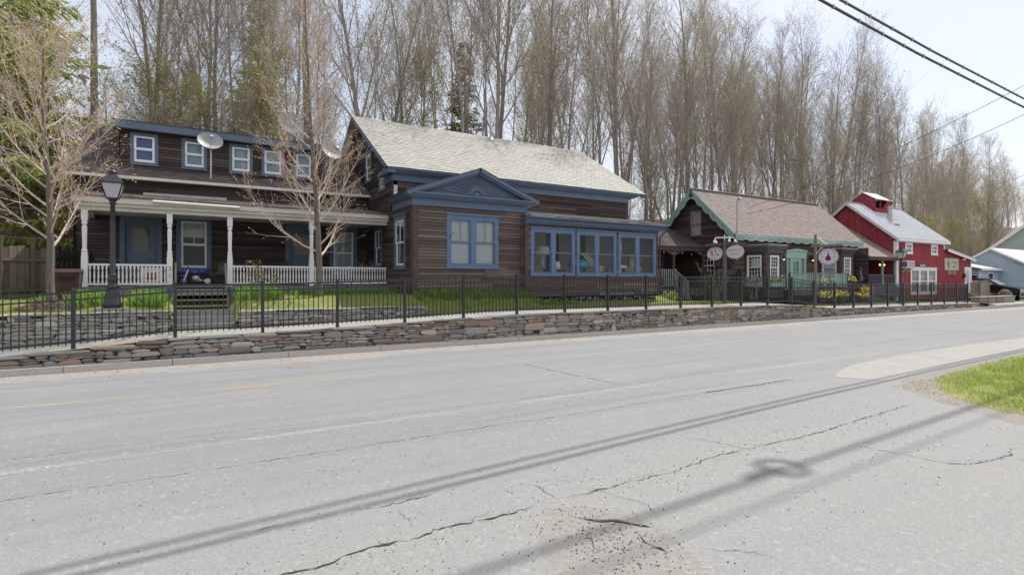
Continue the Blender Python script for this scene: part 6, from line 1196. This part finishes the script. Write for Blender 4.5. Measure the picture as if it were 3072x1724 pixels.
def flower_tub(x, y, z, r, label, basket=False, n=120):
    t = thing('flower_tub', label, 'flowers', (x, y, z), 'yellow flower tubs by the dress shop'); b = MB(); b.lathe((x, y, z), [(r * .7, 0), (r * .95, .28), (r, .3)], 12); b.build('tub', M_bark_br, t); b = MB(); rr = random.Random(int(x * 10))
    for k in range(n): a = rr.uniform(0, 6.28); q = r * 1.25 * math.sqrt(rr.random()); p = Vector((x + q * math.cos(a), y + q * math.sin(a), z + .32 + rr.uniform(0, .28))); d = Vector((rr.gauss(0, .05), rr.gauss(0, .05), rr.gauss(0, .05))); e = Vector((rr.gauss(0, .05), rr.gauss(0, .05), rr.gauss(0, .05))); b.k = 0 if rr.random() < .7 else 1; b.face(p, p + d, p + d + e, p + e)
    b.build('blossoms', [M_yel, M_lily], t)
flower_tub(31.25, 16.9, .62, .34, 'yellow flower tub left of the pair in front of the second box bay'); flower_tub(32.2, 16.9, .62, .32, 'yellow flower tub right of the pair in front of the second box bay'); flower_tub(34.9, 17.0, .55, .34, 'yellow flower tub in front of the wing porch near the person'); flower_tub(35.7, 17.2, .85, .28, 'taller spray of yellow flowers at the wing porch steps', n=130); flower_tub(34.35, 17.5, 1.5, .26, 'yellow flowers on the deck end post beside the second bay'); flower_tub(31.6, 17.6, 1.36, .24, 'small pot of yellow flowers hanging inside the deck railing', n=90); flower_tub(30.0, 16.7, .62, .22, 'low clump of white and yellow flowers at the foot of the brown sign post', n=80)
t = thing('garden_bench', 'dark slatted garden bench facing the lawn in front of the wing', 'bench', (38.3, 17.3, .5)); b = MB()
for k in range(4): b.box(37.7, 39.3, 17.2 + k * .11, 17.28 + k * .11, .92, .95)
b.build('seat', M_taupe, t); b = MB()
for k in range(3): b.box(37.7, 39.3, 17.66, 17.69, 1.02 + k * .14, 1.12 + k * .14)
b.build('backrest', M_taupe, t)
for x in (37.75, 39.2):
    for y in (17.22, 17.62): b = MB(); b.box(x, x + .06, y, y + .06, .46, .92); b.build('leg', M_taupe, t)

# person on the shop path: one continuous skinned body
def person(x, y, z, rz, h=1.68):
    import bpy
    t = thing('person', 'person in grey jacket with dark red bag standing on the wing porch step', 'person', (x, y, z)); k = h / 1.72
    V = {'pel': (0, 0, .95, .13), 'wst': (0, .0, 1.10, .125), 'chs': (0, .01, 1.30, .15), 'nck': (0, .0, 1.47, .06), 'hd0': (0, -.01, 1.56, .075), 'hd1': (0, -.02, 1.66, .085), 'top': (0, -.01, 1.72, .05),
         'shl': (.17, 0, 1.40, .065), 'ell': (.24, .03, 1.13, .045), 'wrl': (.22, -.10, .90, .032), 'hnl': (.21, -.14, .82, .028), 'shr': (-.17, 0, 1.40, .065), 'elr': (-.23, .05, 1.13, .045), 'wrr': (-.20, -.08, .93, .032), 'hnr': (-.19, -.14, .86, .028),
         'hpl': (.09, 0, .90, .10), 'knl': (.10, -.02, .50, .065), 'anl': (.10, .02, .10, .042), 'tol': (.11, -.14, .04, .035), 'hpr': (-.09, 0, .90, .10), 'knr': (-.11, -.05, .50, .065), 'anr': (-.12, .06, .10, .042), 'tor': (-.13, -.10, .04, .035)}
    ks = list(V); E = [('pel', 'wst'), ('wst', 'chs'), ('chs', 'nck'), ('nck', 'hd0'), ('hd0', 'hd1'), ('hd1', 'top'), ('chs', 'shl'), ('shl', 'ell'), ('ell', 'wrl'), ('wrl', 'hnl'), ('chs', 'shr'), ('shr', 'elr'), ('elr', 'wrr'), ('wrr', 'hnr'), ('pel', 'hpl'), ('hpl', 'knl'), ('knl', 'anl'), ('anl', 'tol'), ('pel', 'hpr'), ('hpr', 'knr'), ('knr', 'anr'), ('anr', 'tor')]
    c, s = math.cos(rz), math.sin(rz); T = lambda p: (x + (p[0] * c - p[1] * s) * k, y + (p[0] * s + p[1] * c) * k, z + p[2] * k)
    me = bpy.data.meshes.new('body'); me.from_pydata([T(V[q]) for q in ks], [(ks.index(a), ks.index(b_)) for a, b_ in E], []); o = bpy.data.objects.new('body', me); COL.objects.link(o)
    sk = o.modifiers.new('skin', 'SKIN'); 
    for i, q in enumerate(ks): me.skin_vertices[0].data[i].radius = (V[q][3] * k, V[q][3] * k * .85)
    me.skin_vertices[0].data[0].use_root = True; o.modifiers.new('sub', 'SUBSURF').levels = 2; o.modifiers['sub'].render_levels = 2
    me2 = bpy.data.meshes.new_from_object(o.evaluated_get(bpy.context.evaluated_depsgraph_get())); bpy.data.objects.remove(o); me2.name = 'body'
    mats = [pm('skin', (.42, .25, .18)), pm('grey_jacket', (.13, .13, .17)), pm('dark_trousers', (.03, .03, .04)), pm('brown_hair', (.07, .04, .025))]
    for m in mats: me2.materials.append(m)
    for p in me2.polygons:
        hz = (p.center.z - z) / k; p.use_smooth = True; p.material_index = 2 if hz < .93 and math.hypot(p.center.x - x, p.center.y - y) < .19 * k else (1 if .88 < hz < 1.48 else (0 if hz < 1.6 else 3))
        if hz < .06: p.material_index = 3
    o = bpy.data.objects.new('body', me2); COL.objects.link(o); o.parent = t; o.matrix_parent_inverse = Matrix.Translation(-wloc(t))
    b = MB(); b.smooth = True; b.ell(T((0, .02, 1.645)), .10 * k, .105 * k, .11 * k); b.build('hair', mats[3], t); b = MB(); b.smooth = True; b.ell(T((-.16, .12, 1.05)), .12, .07, .17); b.tube([T((-.15, .12, 1.2)), T((0, .17, 1.35)), T((.12, .05, 1.46))], .015, 5); b.build('shoulder_bag', pm('wine_red_bag', (.12, .015, .03)), t)
    return t
b = MB(); b.box(35.8, 38.4, 17.5, 18.36, .3, .92); b.box(36.0, 38.4, 17.2, 17.5, .3, .7); b.build('porch_step', M_taupe, C_)
person(36.3, 17.85, .92, math.pi + .5)
# ================================================================ TREES
def rvec(rr): 
    v = Vector((rr.gauss(0, 1), rr.gauss(0, 1), rr.gauss(0, 1))); return v.normalized()
def limb(mb, p, d, L_, r0, r1, n, rr, bend=.12, up=.0, sides=5):
    """curved tapering limb; returns list of (point, direction, radius)"""
    pts = [Vector(p)]; rad = [r0]; d = Vector(d).normalized(); out = [(Vector(p), d.copy(), r0)]
    for k in range(n):
        d = (d + rvec(rr) * bend + Vector((0, 0, up))).normalized(); pts.append(pts[-1] + d * (L_ / n)); r = r0 + (r1 - r0) * ((k + 1) / n) ** .85; rad.append(r); out.append((pts[-1].copy(), d.copy(), r))
    mb.tube(pts, rad, sides, cap=False); return out
def twig(mb, p, q, r):
    d = q - p; x = d.orthogonal().normalized() * r; y = d.cross(x).normalized() * r
    mb.mesh([p + x, p - x * .5 + y * .87, p - x * .5 - y * .87, q], [(0, 1, 3), (1, 2, 3), (2, 0, 3)])
def bud(mb, p, rr, s):
    a = rvec(rr) * s; b_ = rvec(rr) * s; mb.face(p, p + a, p + a * .5 + b_, )
    if rr.random() < .5: c = rvec(rr) * s; mb.face(p, p + c, p + c * .5 - b_)
def side(d, ang, az):
    o = d.orthogonal().normalized(); o.rotate(Matrix.Rotation(az, 3, d)) if False else None
    o = Matrix.Rotation(az, 3, d) @ o; return (d * math.cos(ang) + o * math.sin(ang)).normalized()
def bare_tree(seed, H, r0, first=.4, nl=18, spread=.5, llen=.42, tw=(8, 5), budp=.5, buds=.085, stems=1, wig=.05, twr=.0075, twl=(.6, 1.3), twup=.10, lup=.06):
    rr = random.Random(seed); T, Cn = MB(), MB(); T.smooth = True
    st = []
    for s_ in range(stems):
        d = Vector((0, 0, 1)) if stems == 1 else Vector((rr.gauss(0, .12), rr.gauss(0, .12), 1)); h = H * (1 if s_ == 0 else rr.uniform(.75, .95))
        st.append((limb(T, (0, 0, -.6) if s_ == 0 else (rr.gauss(0, .12), rr.gauss(0, .12), -.6), d, h + .6, r0 * (1 if s_ == 0 else .75), .018, 16, rr, wig, .03, 8), h, nl if s_ == 0 else int(nl * .6)))
    for path, h, n_ in st:
        for k in range(n_):
            f = first + (1 - first) * ((k + rr.random()) / n_) ** .9 * .97; i = min(15, int(f * 16)); p, d, r = path[i]; q = path[i + 1][0]; p = p + (q - p) * (f * 16 - i)
            az = k * 2.4 + rr.uniform(-.5, .5); dd = side(d, rr.uniform(.6, 1.1) * spread * (1.25 - .35 * f), az)
            L_ = H * llen * rr.uniform(.6, 1.1) * (1.12 - f) ** .7; lim = limb(Cn, p, dd, L_, max(.009, r * .42), .005, 6, rr, .10, lup, 4)
            nb = int(tw[0] * (L_ / (H * llen)) + 3)
            for m in range(nb):
                g = .15 + .85 * (m + rr.random()) / nb; j = min(5, int(g * 6)); a, e, rb = lim[j]; a = a + (lim[j + 1][0] - a) * (g * 6 - j)
                e2 = side(e, rr.uniform(.35, .75), rr.uniform(0, 6.28)); L2 = L_ * rr.uniform(.18, .38) + .25; sub = limb(Cn, a, e2, L2, max(.0055, rb * .45), .003, 3, rr, .13, twup, 3)
                for q_ in range(tw[1]):
                    jj = rr.randint(0, 3); a2, e3, _ = sub[jj]; e4 = (side(e3, rr.uniform(.25, .7), rr.uniform(0, 6.28)) + Vector((0, 0, twup))).normalized(); tip = a2 + e4 * rr.uniform(*twl); twig(Cn, a2, tip, twr)
                    mid = a2 + (tip - a2) * rr.uniform(.4, .7); e5 = side(e4, .5, rr.uniform(0, 6.28)); tip2 = mid + e5 * rr.uniform(*twl) * .5; twig(Cn, mid, tip2, twr * .8)
                    if rr.random() < budp:
                        Cn.k = 1
                        for z in (tip, tip2, mid): bud(Cn, z, rr, buds * rr.uniform(.6, 1.3))
                        Cn.k = 0
    return T, Cn
def tree_proto(name, label, cat, group, args, mats=(None, None, None)):
    T, Cn = bare_tree(**args); t = thing(name, label, cat, (0, 0, 0), group); T.build('trunk', mats[0] or M_bark2, t); Cn.build('crown', [mats[1] or M_twig, mats[2] or M_bud], t); return t
def put(root, x, y, z, rz, s=1, lean=0, label=None, first=None):
    c = copy_tree(root); c.location = (x, y, z); c.rotation_euler = (lean, lean * .4, rz); c.scale = (s, s, s * 1.0)
    if label: c['label'] = label
    return c
def kill(o):
    for ch in list(o.children): kill(ch)
    bpy.data.objects.remove(o)
LB = 'tall bare grey forest tree with fine pinkish twigs on the bank behind the houses'; GB = 'tall bare trees on the wooded bank'
protos = [tree_proto('forest_tree', LB, 'tree', GB, a) for a in (
    dict(seed=101, H=21, r0=.18, first=.36, nl=24, spread=.55, llen=.40, tw=(12, 6), budp=.45), dict(seed=102, H=23, r0=.20, first=.32, nl=26, spread=.50, llen=.44, tw=(12, 6), budp=.55),
    dict(seed=103, H=20, r0=.15, first=.28, nl=22, spread=.52, llen=.40, tw=(11, 5), stems=2, budp=.5), dict(seed=104, H=19, r0=.14, first=.30, nl=18, spread=.55, llen=.42, tw=(10, 5), stems=3, budp=.5),
    dict(seed=105, H=24, r0=.21, first=.45, nl=24, spread=.58, llen=.38, tw=(12, 6), budp=.35), dict(seed=106, H=18, r0=.13, first=.22, nl=26, spread=.66, llen=.42, tw=(12, 6), budp=.7, buds=.085),
    dict(seed=107, H=22, r0=.19, first=.30, nl=26, spread=.48, llen=.48, tw=(12, 6), wig=.09, budp=.35), dict(seed=108, H=14, r0=.09, first=.12, nl=26, spread=.8, llen=.48, tw=(11, 6), budp=.5, buds=.08))]
rr = random.Random(2024); NT = 0
def fz2(x, y): return bank(x, y) - .15
rows = []
# front rows straight behind the houses, spacing tied to the street
x = -16.0
while x < 100:
    rows.append((x + rr.uniform(-.5, .5), 29.0 + rr.uniform(-1.2, 2.2) + (2 if 40 < x < 52 else 0), 0)); x += rr.uniform(1.2, 2.4) * (1 if x < 60 else 1.5)
x = -18.0
while x < 110: rows.append((x, 35 + rr.uniform(-2, 3), 1)); x += rr.uniform(1.8, 3.4) * (1 if x < 60 else 1.4)
x = -20.0
while x < 130: rows.append((x, 44 + rr.uniform(-3, 5), 2)); x += rr.uniform(2.0, 4.0)
x = 4.0
while x < 140: rows.append((x, 54 + rr.uniform(-3, 6), 2)); x += rr.uniform(2.4, 4.5)
for (x, y, row) in rows:
    if row == 0 and 41 < x < 58 and y < 28.5: y = 30
    k = rr.choice([0, 1, 2, 3, 4, 5, 6, 6, 1, 4] if row < 2 else [0, 1, 2, 5, 6]); s = rr.uniform(.82, 1.08) * (1 if x < 75 else .92)
    s *= rr.choice((.78, .9, 1, 1, 1.06))
    if x > 55: s *= max(.55, 1 - (x - 55) * .0045)
    if x < 24 and row > 0 and rr.random() < .42: continue
    if row == 2 and y > 50 and rr.random() < .35: continue
    put(protos[k], x, y, fz2(x, y), rr.uniform(0, 6.28), s, rr.gauss(0, .045)); NT += 1
birch = tree_proto('birch_tree', 'slender pale barked birch among the forest trees on the bank', 'tree', 'pale birches on the bank', dict(seed=130, H=17, r0=.085, first=.5, nl=14, spread=.5, llen=.26, tw=(8, 5), budp=.5), (pm('pale_birch_bark', (.48, .45, .41), (.30, .27, .25), 3, (1, 1, 5), .9), None, None))
for i in range(34): x = rr.uniform(0, 75); y = rr.uniform(28, 42); put(birch, x, y if not 40 < x < 56 else y + 2, fz2(x, y), rr.uniform(0, 6.28), rr.uniform(.75, 1.1), rr.uniform(-.05, .05))
kill(birch)
# trees on the opposite bank, behind the camera: what the window panes reflect
for i in range(9): x = 14 + i * 9 + rr.uniform(-1.5, 1.5); y = -rr.uniform(34, 46); put(protos[rr.choice([0, 1, 2, 5, 6])], x, y, 1.0, rr.uniform(0, 6.28), rr.uniform(.7, .9), 0, 'bare tree on the opposite bank reflected in the windows')
# understorey brush
for i in range(80):
    x = rr.uniform(-14, 8) if i < 22 else rr.uniform(-12, 95); y = rr.uniform(27.2, 33); put(protos[7], x, y, fz2(x, y), rr.uniform(0, 6.28), rr.uniform(.3, .62), 0, 'low bare bushy sapling growing on the leafy bank'); NT += 1
# far wooded slope at the right end of the street
for i in range(75):
    x = rr.uniform(88, 190); y = rr.uniform(26, 75); put(protos[rr.choice([1, 3, 5, 7, 5])], x, y, fz2(x, y) - .3, rr.uniform(0, 6.28), rr.uniform(.42, .68) * (1 + (y - 26) * .004), 0, 'smaller far tree on the wooded slope at the right end of the street'); NT += 1
# yellow-green budding trees behind the barn
yel = tree_proto('budding_tree', 'x', 'tree', 'yellow green budding trees', dict(seed=120, H=13, r0=.11, first=.2, nl=26, spread=.7, llen=.42, tw=(10, 6), budp=1, buds=.11), (None, None, pm('yellow_green_leaf', (.36, .34, .05), (.42, .38, .08), 1.5, rough=.8, island=[], iv=.3, trans=.35)))
for (x, y, s, lb) in ((66, 26, .62, 'yellow green leafing tree rising behind the lean-to of the red barn'), (74, 27, .6, 'yellow green leafing tree between the barn and the pale blue house'), (30, 30, .6, 'yellow green leafing tree above the gingerbread shop roof'), (12, 30.5, .8, 'yellow green leafing tree above the slate roof'), (-6, 27, .8, 'yellow green leafing tree left of the porch house dormer'), (3, 31, .75, 'yellow green leafing tree near the little red shed'), (22, 33, .9, 'yellow green leafing tree between the slate house and the shop'), (52, 31, .75, 'yellow green leafing tree behind the barn cupola'), (92, 30, .8, 'yellow green leafing tree far down the street'), (-1.5, 29, .7, 'yellow green leafing tree straight behind the dormer')):
    put(yel, x, y, fz2(x, y), rr.uniform(0, 6.28), s, 0, lb)
for i in range(9): x = rr.uniform(-13, 3); y = rr.uniform(26.5, 31); put(yel, x, y, fz2(x, y), rr.uniform(0, 6.28), rr.uniform(.45, .75), 0, 'low yellow green bushy tree in the thicket at the upper left')
kill(yel)
# spruces at the upper left
def spruce(seed, H, r0, bl, cl=0.1):
    rr = random.Random(seed); T, N_ = MB(), MB(); T.smooth = True; T.tube([(0, 0, -.5), (rr.gauss(0, .1), rr.gauss(0, .1), H * .5), (0, 0, H)], [r0, r0 * .6, .02], 8, False); h = H * cl
    while h < H - .3:
        f = h / H
        for k in range(5):
            az = rr.uniform(0, 6.28); L_ = bl * (1 - f) ** .8 * rr.uniform(.75, 1.1) + .3; d = Vector((math.cos(az), math.sin(az), .18 - .35 * (1 - f))); path = limb(T, (0, 0, h), d, L_, .035 * (1.1 - f) + .006, .006, 6, rr, .05, .035, 4)
            for m in range(int(L_ * 7)):
                g = .18 + .82 * rr.random(); j = min(5, int(g * 6)); a, e, _ = path[j]; a = a + (path[j + 1][0] - a) * (g * 6 - j); s_ = rr.choice((-1, 1)); lat = Vector((-e.y, e.x, 0)).normalized() * s_
                dd = (e * .6 + lat * .8 + Vector((0, 0, -.55))).normalized(); L2 = rr.uniform(.25, .65) * (1.3 - g * .5)
                for q in range(5):
                    p = a + dd * L2 * q / 5; w = rvec(rr); w = (w - dd * w.dot(dd)).normalized() * .05; N_.face(p - w, p + dd * L2 * .34 + w * .2 + Vector((0, 0, -.03)), p + w)
                    w2 = dd.cross(w).normalized() * .055; N_.face(p - w2, p + dd * L2 * .3 - Vector((0, 0, .05)), p + w2)
        h += rr.uniform(.28, .42)
    return T, N_
def spruce_proto(seed, H, r0, bl, m, cl=.1):
    T, N_ = spruce(seed, H, r0, bl, cl); t = thing('spruce_tree', 'x', 'tree', (0, 0, 0), 'spruces on the bank'); T.build('trunk', M_bark2, t); N_.build('needles', m, t); return t
sp1 = spruce_proto(201, 22, .3, 4.6, M_need); sp2 = spruce_proto(202, 20, .25, 3.6, M_need2)
for (p, x, y, s, rz, lb) in ((sp1, -6.6, 26.6, 1.0, .3, 'big light green spruce filling the upper left corner, nearest of the spruces'), (sp1, -11.0, 30.0, 1.0, 1.0, 'light spruce at the far left edge behind the big light green one'), 
        (sp1, 3.6, 39.0, .62, 4.0, 'smaller bright spruce showing between trunks behind the satellite dish'), (sp2, 21, 44, .8, .4, 'distant dark conifer between bare trunks above the slate roof end'), (sp2, 142, 50, .7, .7, 'small dark conifer on the far slope at the right'), (sp1, 165, 42, .6, 2.7, 'green conifer at the far right end of the slope')):
    put(p, x, y, fz2(x, y) - .3, rz, s, 0, lb)
kill(sp1); kill(sp2)
for p in protos: kill(p)

# ---------------------------------------------------------------- the two front trees
def front_tree(label, x, y, z, args, rz=0):
    T, Cn = bare_tree(**args); t = thing('ornamental_tree', label, 'tree', (0, 0, 0)); T.build('trunk', M_bark, t); Cn.build('crown', [M_twig_l, M_bud2], t); t.location = (x, y, z); t.rotation_euler = (0, 0, rz); return t
front_tree('budding ornamental tree with a forked grey trunk left of the porch and street lamp', -3.05, 17.0, 1.25, dict(seed=301, H=6.7, r0=.105, first=.27, nl=38, spread=.95, llen=.55, tw=(14, 5), budp=.6, buds=.045, stems=1, wig=.035, twr=.0032, twl=(.18, .5), twup=.10, lup=.13))
front_tree('budding ornamental tree with slender grey trunk standing before the white porch railing', 3.40, 17.9, 1.38, dict(seed=302, H=9.8, r0=.115, first=.15, nl=44, spread=.98, llen=.34, tw=(13, 5), budp=.6, buds=.044, stems=1, wig=.025, twr=.0032, twl=(.18, .5), twup=.10, lup=.14))
# mulch ring
b = MB(); rr = random.Random(8)
for k in range(900): a = rr.uniform(0, 6.28); q = .65 * math.sqrt(rr.random()); p = Vector((-3.1 + q * math.cos(a), 16.9 + q * .8 * math.sin(a), 1.18 + .22 * (1 - q / .65))); b.beam(p, p + Vector((rr.gauss(0, .06), rr.gauss(0, .06), rr.gauss(0, .02))), .012, .006)
tag(b.build('mulch_heap', M_mulch), 'heap of dry pale mulch and twigs round the foot of the left front tree', 'mulch', kind='stuff')
# dwarf spruces and bare shrubs at the shop
M_need3 = pm('dwarf_spruce_needles', (.035, .055, .025), (.06, .08, .035), 3, island=[], iv=.3)
def dwarf(x, y, z, h, r, label):
    t = thing('dwarf_spruce', label, 'shrub', (x, y, z)); rr = random.Random(int(x * 7)); b = MB(); b.tube([(x, y, z), (x, y, z + h)], [.03, .004], 5); b.build('stem', M_bark, t); b = MB()
    for k in range(2600): f = rr.random() ** .8; a = rr.uniform(0, 6.28); q = r * (1 - f) * rr.uniform(.3, 1.05) + .015; p = Vector((x + q * math.cos(a), y + q * math.sin(a), z + .1 + f * (h - .1))); d = Vector((math.cos(a), math.sin(a), .15)) * .07; w = rvec(rr) * .016; b.face(p - w, p + d, p + w)
    b.build('needles', M_need3, t)
dwarf(22.6, 18.6, .8, 1.75, .62, 'dwarf conical spruce left of the oval sign post before the side porch'); dwarf(24.9, 18.3, .78, 1.7, .55, 'dwarf conical spruce right of the oval sign post against the shop corner')
def shrub(x, y, z, h, n, label, mat=M_twig, sp=.35, leaf=None, lm=None):
    t = thing('bare_shrub', label, 'shrub', (x, y, z)); rr = random.Random(int(x * 13)); b = MB(); lf = MB()
    for k in range(n):
        d = Vector((rr.gauss(0, sp), rr.gauss(0, sp), 1)).normalized(); path = limb(b, (x + rr.gauss(0, .08), y + rr.gauss(0, .08), z), d, h * rr.uniform(.6, 1), .012, .003, 5, rr, .1, .02, 3)
        for j in range(2, 6):
            for q in range(3): p, e, _ = path[j]; e = side(e, .5, rr.uniform(0, 6.28)); twig(b, p, p + e * .3 * h * .5, .004); (leaf and bud(lf, p + e * .12 * h, rr, leaf))
    b.build('stems', mat, t); leaf and lf.build('leaves', lm or M_lily, t)
shrub(24.1, 19.0, .8, 2.3, 16, 'tall bare twiggy shrub against the dark gable wall of the shop'); shrub(26.5, 18.5, .8, 2.0, 9, 'bare climbing stems beside the left box bay of the shop', sp=.15); shrub(33.9, 18.9, 1.3, 1.5, 8, 'bare twiggy bush between the green door and the second box bay', sp=.25); shrub(41.8, 18.0, .5, 2.1, 6, 'thin bare sapling at the barn corner', sp=.12)
shrub(1.75, 18.9, 1.3, 1.15, 10, 'small leafy rhododendron bush before the middle porch railing', sp=.22, leaf=.09, lm=pm('reddish_green_leaf', (.09, .13, .03), (.22, .10, .04), 6, island=[], iv=.3)); shrub(18.9, 17.6, .85, .5, 26, 'bright lime green clump at the foot of the downspout', mat=M_lily, sp=.8, leaf=.07, lm=M_grass)

# ================================================================ GRASS
def blades(name, mat, spots, label, kind='stuff', cat=None):
    """spots: (x0,x1,y0,y1,n,h,w,clump) real blades standing on the lawn"""
    b = MB(); rr = random.Random(len(spots) * 31)
    for (x0, x1, y0, y1, n, h, w, cl, zf) in spots:
        cs = [(rr.uniform(x0, x1), rr.uniform(y0, y1)) for _ in range(max(1, n // 18))] if cl else None
        for k in range(n):
            if cs: c = rr.choice(cs); x, y = c[0] + rr.gauss(0, .09), c[1] + rr.gauss(0, .09)
            else: x, y = rr.uniform(x0, x1), rr.uniform(y0, y1)
            if not (x0 - .1 <= x <= x1 + .1 and y0 - .05 <= y <= y1 + .1): continue
            z = zf(x, y) - .01; hh = h * rr.uniform(.5, 1.15); a = rr.uniform(0, 6.28); d = Vector((math.cos(a), math.sin(a), 0)); s_ = Vector((-d.y, d.x, 0)) * w / 2; lean = hh * rr.uniform(.1, .6); p = Vector((x, y, z))
            if hh < .12: b.face(p - s_, p + s_, p + d * lean + Vector((0, 0, hh)))
            else:
                m = p + d * lean * .35 + Vector((0, 0, hh * .62)); t = p + d * lean * 1.1 + Vector((0, 0, hh * (.98 if lean < hh * .4 else .8))); b.mesh([p - s_ * .7, p + s_ * .7, m + s_, m - s_, t], [(0, 1, 2, 3), (3, 2, 4)])
    return tag(b.build(name, mat), label, cat, kind=kind)
blades('lawn_grass', M_grass, [(-9, -.6, 16.15, 18.5, 9000, .07, .012, 0, lawn), (-9, -.6, 18.5, 20.0, 2500, .07, .014, 0, lawn), (1, 6.3, 16.2, 20.0, 12000, .07, .012, 0, lawn), (6.3, 11, 16.08, 17.4, 9000, .08, .012, 0, lawn), (11, 20, 16.08, 17.1, 9000, .06, .014, 0, lawn), (19, 27, 16.1, 19.2, 12000, .06, .018, 0, lawn), (27, 42, 16.1, 18.3, 16000, .06, .022, 0, lawn)],
       'short spring grass on the lawns between the sidewalk and the houses', cat='grass')
blades('lily_clumps', M_lily, [(-2.75, -1.95, 16.9, 18.6, 900, .36, .022, 1, lawn), (-1.5, -.8, 16.7, 18.9, 1400, .33, .022, 1, lawn), (1.1, 2.2, 17.3, 19.2, 1500, .33, .020, 1, lawn), (2.4, 6.3, 18.3, 19.9, 1700, .26, .018, 1, lawn), (6.4, 11.2, 16.85, 17.35, 2600, .28, .018, 1, lawn), (6.4, 11.5, 16.3, 16.8, 500, .16, .014, 1, lawn), (-3.6, -3.2, 17.3, 18.4, 120, .25, .02, 1, lawn), (11, 13, 16.6, 17.0, 500, .22, .016, 1, lawn)],
       'tall bright green day lily leaves sprouting in clumps along the lawns', cat='plants')
M_strw = pm('dry_straw', (.40, .32, .17), (.30, .24, .12), 6, island=[], iv=.3)
blades('dry_grass', M_strw, [(6.3, 11.5, 16.08, 16.5, 1800, .06, .012, 0, lawn), (-9, -3.5, 16.2, 17.4, 1500, .06, .012, 0, lawn), (10.5, 13.2, 3.9, 4.75, 900, .03, .008, 0, lambda x, y: .003), (9.9, 10.6, 1.5, 3.8, 500, .03, .008, 0, lambda x, y: .003)], 'straw coloured dead grass along the lawn edges', cat='grass')
def inpoly(x, y, P):
    c = False
    for (x0, y0), (x1, y1) in zip(P, P[1:] + P[:1]):
        if (y0 > y) != (y1 > y) and x < (x1 - x0) * (y - y0) / (y1 - y0) + x0: c = not c
    return c
b = MB(); rr = random.Random(77); n = 0; edge = [(11.9, 4.3), (12.9, 4.55), (18.5, 4.85), (18.5, 0), (9.9, 0), (10.3, 2.6), (10.6, 3.3)]
while n < 52000:
    x, y = rr.uniform(9.6, 18.5), rr.uniform(1.2, 5.0)
    if not inpoly(x, y, GP): continue
    if not inpoly(x + rr.gauss(0, .15), y + rr.gauss(0, .15), edge) and rr.random() < .8: n += 1; continue
    if mnoise.noise(Vector((x * 1.7, y * 1.7, 0))) < -.28 and rr.random() < .7: n += 1; continue
    b.k = 1 if rr.random() < .12 + .5 * max(0, mnoise.noise(Vector((x * 1.3, y * 1.3, 8)))) else 0; h = .045 * rr.uniform(.5, 1.5); a = rr.uniform(0, 6.28); d = Vector((math.cos(a), math.sin(a), 0)); s_ = Vector((-d.y, d.x, 0)) * .0035; p = Vector((x, y, .004)); b.face(p - s_, p + s_, p + d * h * rr.uniform(.2, .9) + Vector((0, 0, h))); n += 1
tag(b.build('corner_grass', [pm('bright_corner_grass', (.20, .34, .03), (.27, .39, .05), 1.5, rough=.7, island=[], iv=.35, trans=.4), M_strw]), 'bright green grass on the lawn corner across the street at the right edge', 'grass', kind='stuff')
# leaf litter on the bank behind the houses
b = MB()
for k in range(9000): x, y = rr.uniform(8, 40), rr.uniform(26.5, 34); z = bank(x, y); s_ = rr.uniform(.05, .11); u = rvec(rr) * s_; w = rvec(rr) * s_; b.face(Vector((x, y, z + .03)) , Vector((x, y, z + .03)) + u, Vector((x, y, z + .03)) + u + w)
tag(b.build('leaf_litter', pm('dead_leaf', (.30, .17, .10), (.20, .12, .07), 4, island=[], iv=.35)), 'brown dead leaves covering the bank between the houses', 'leaves', kind='stuff')
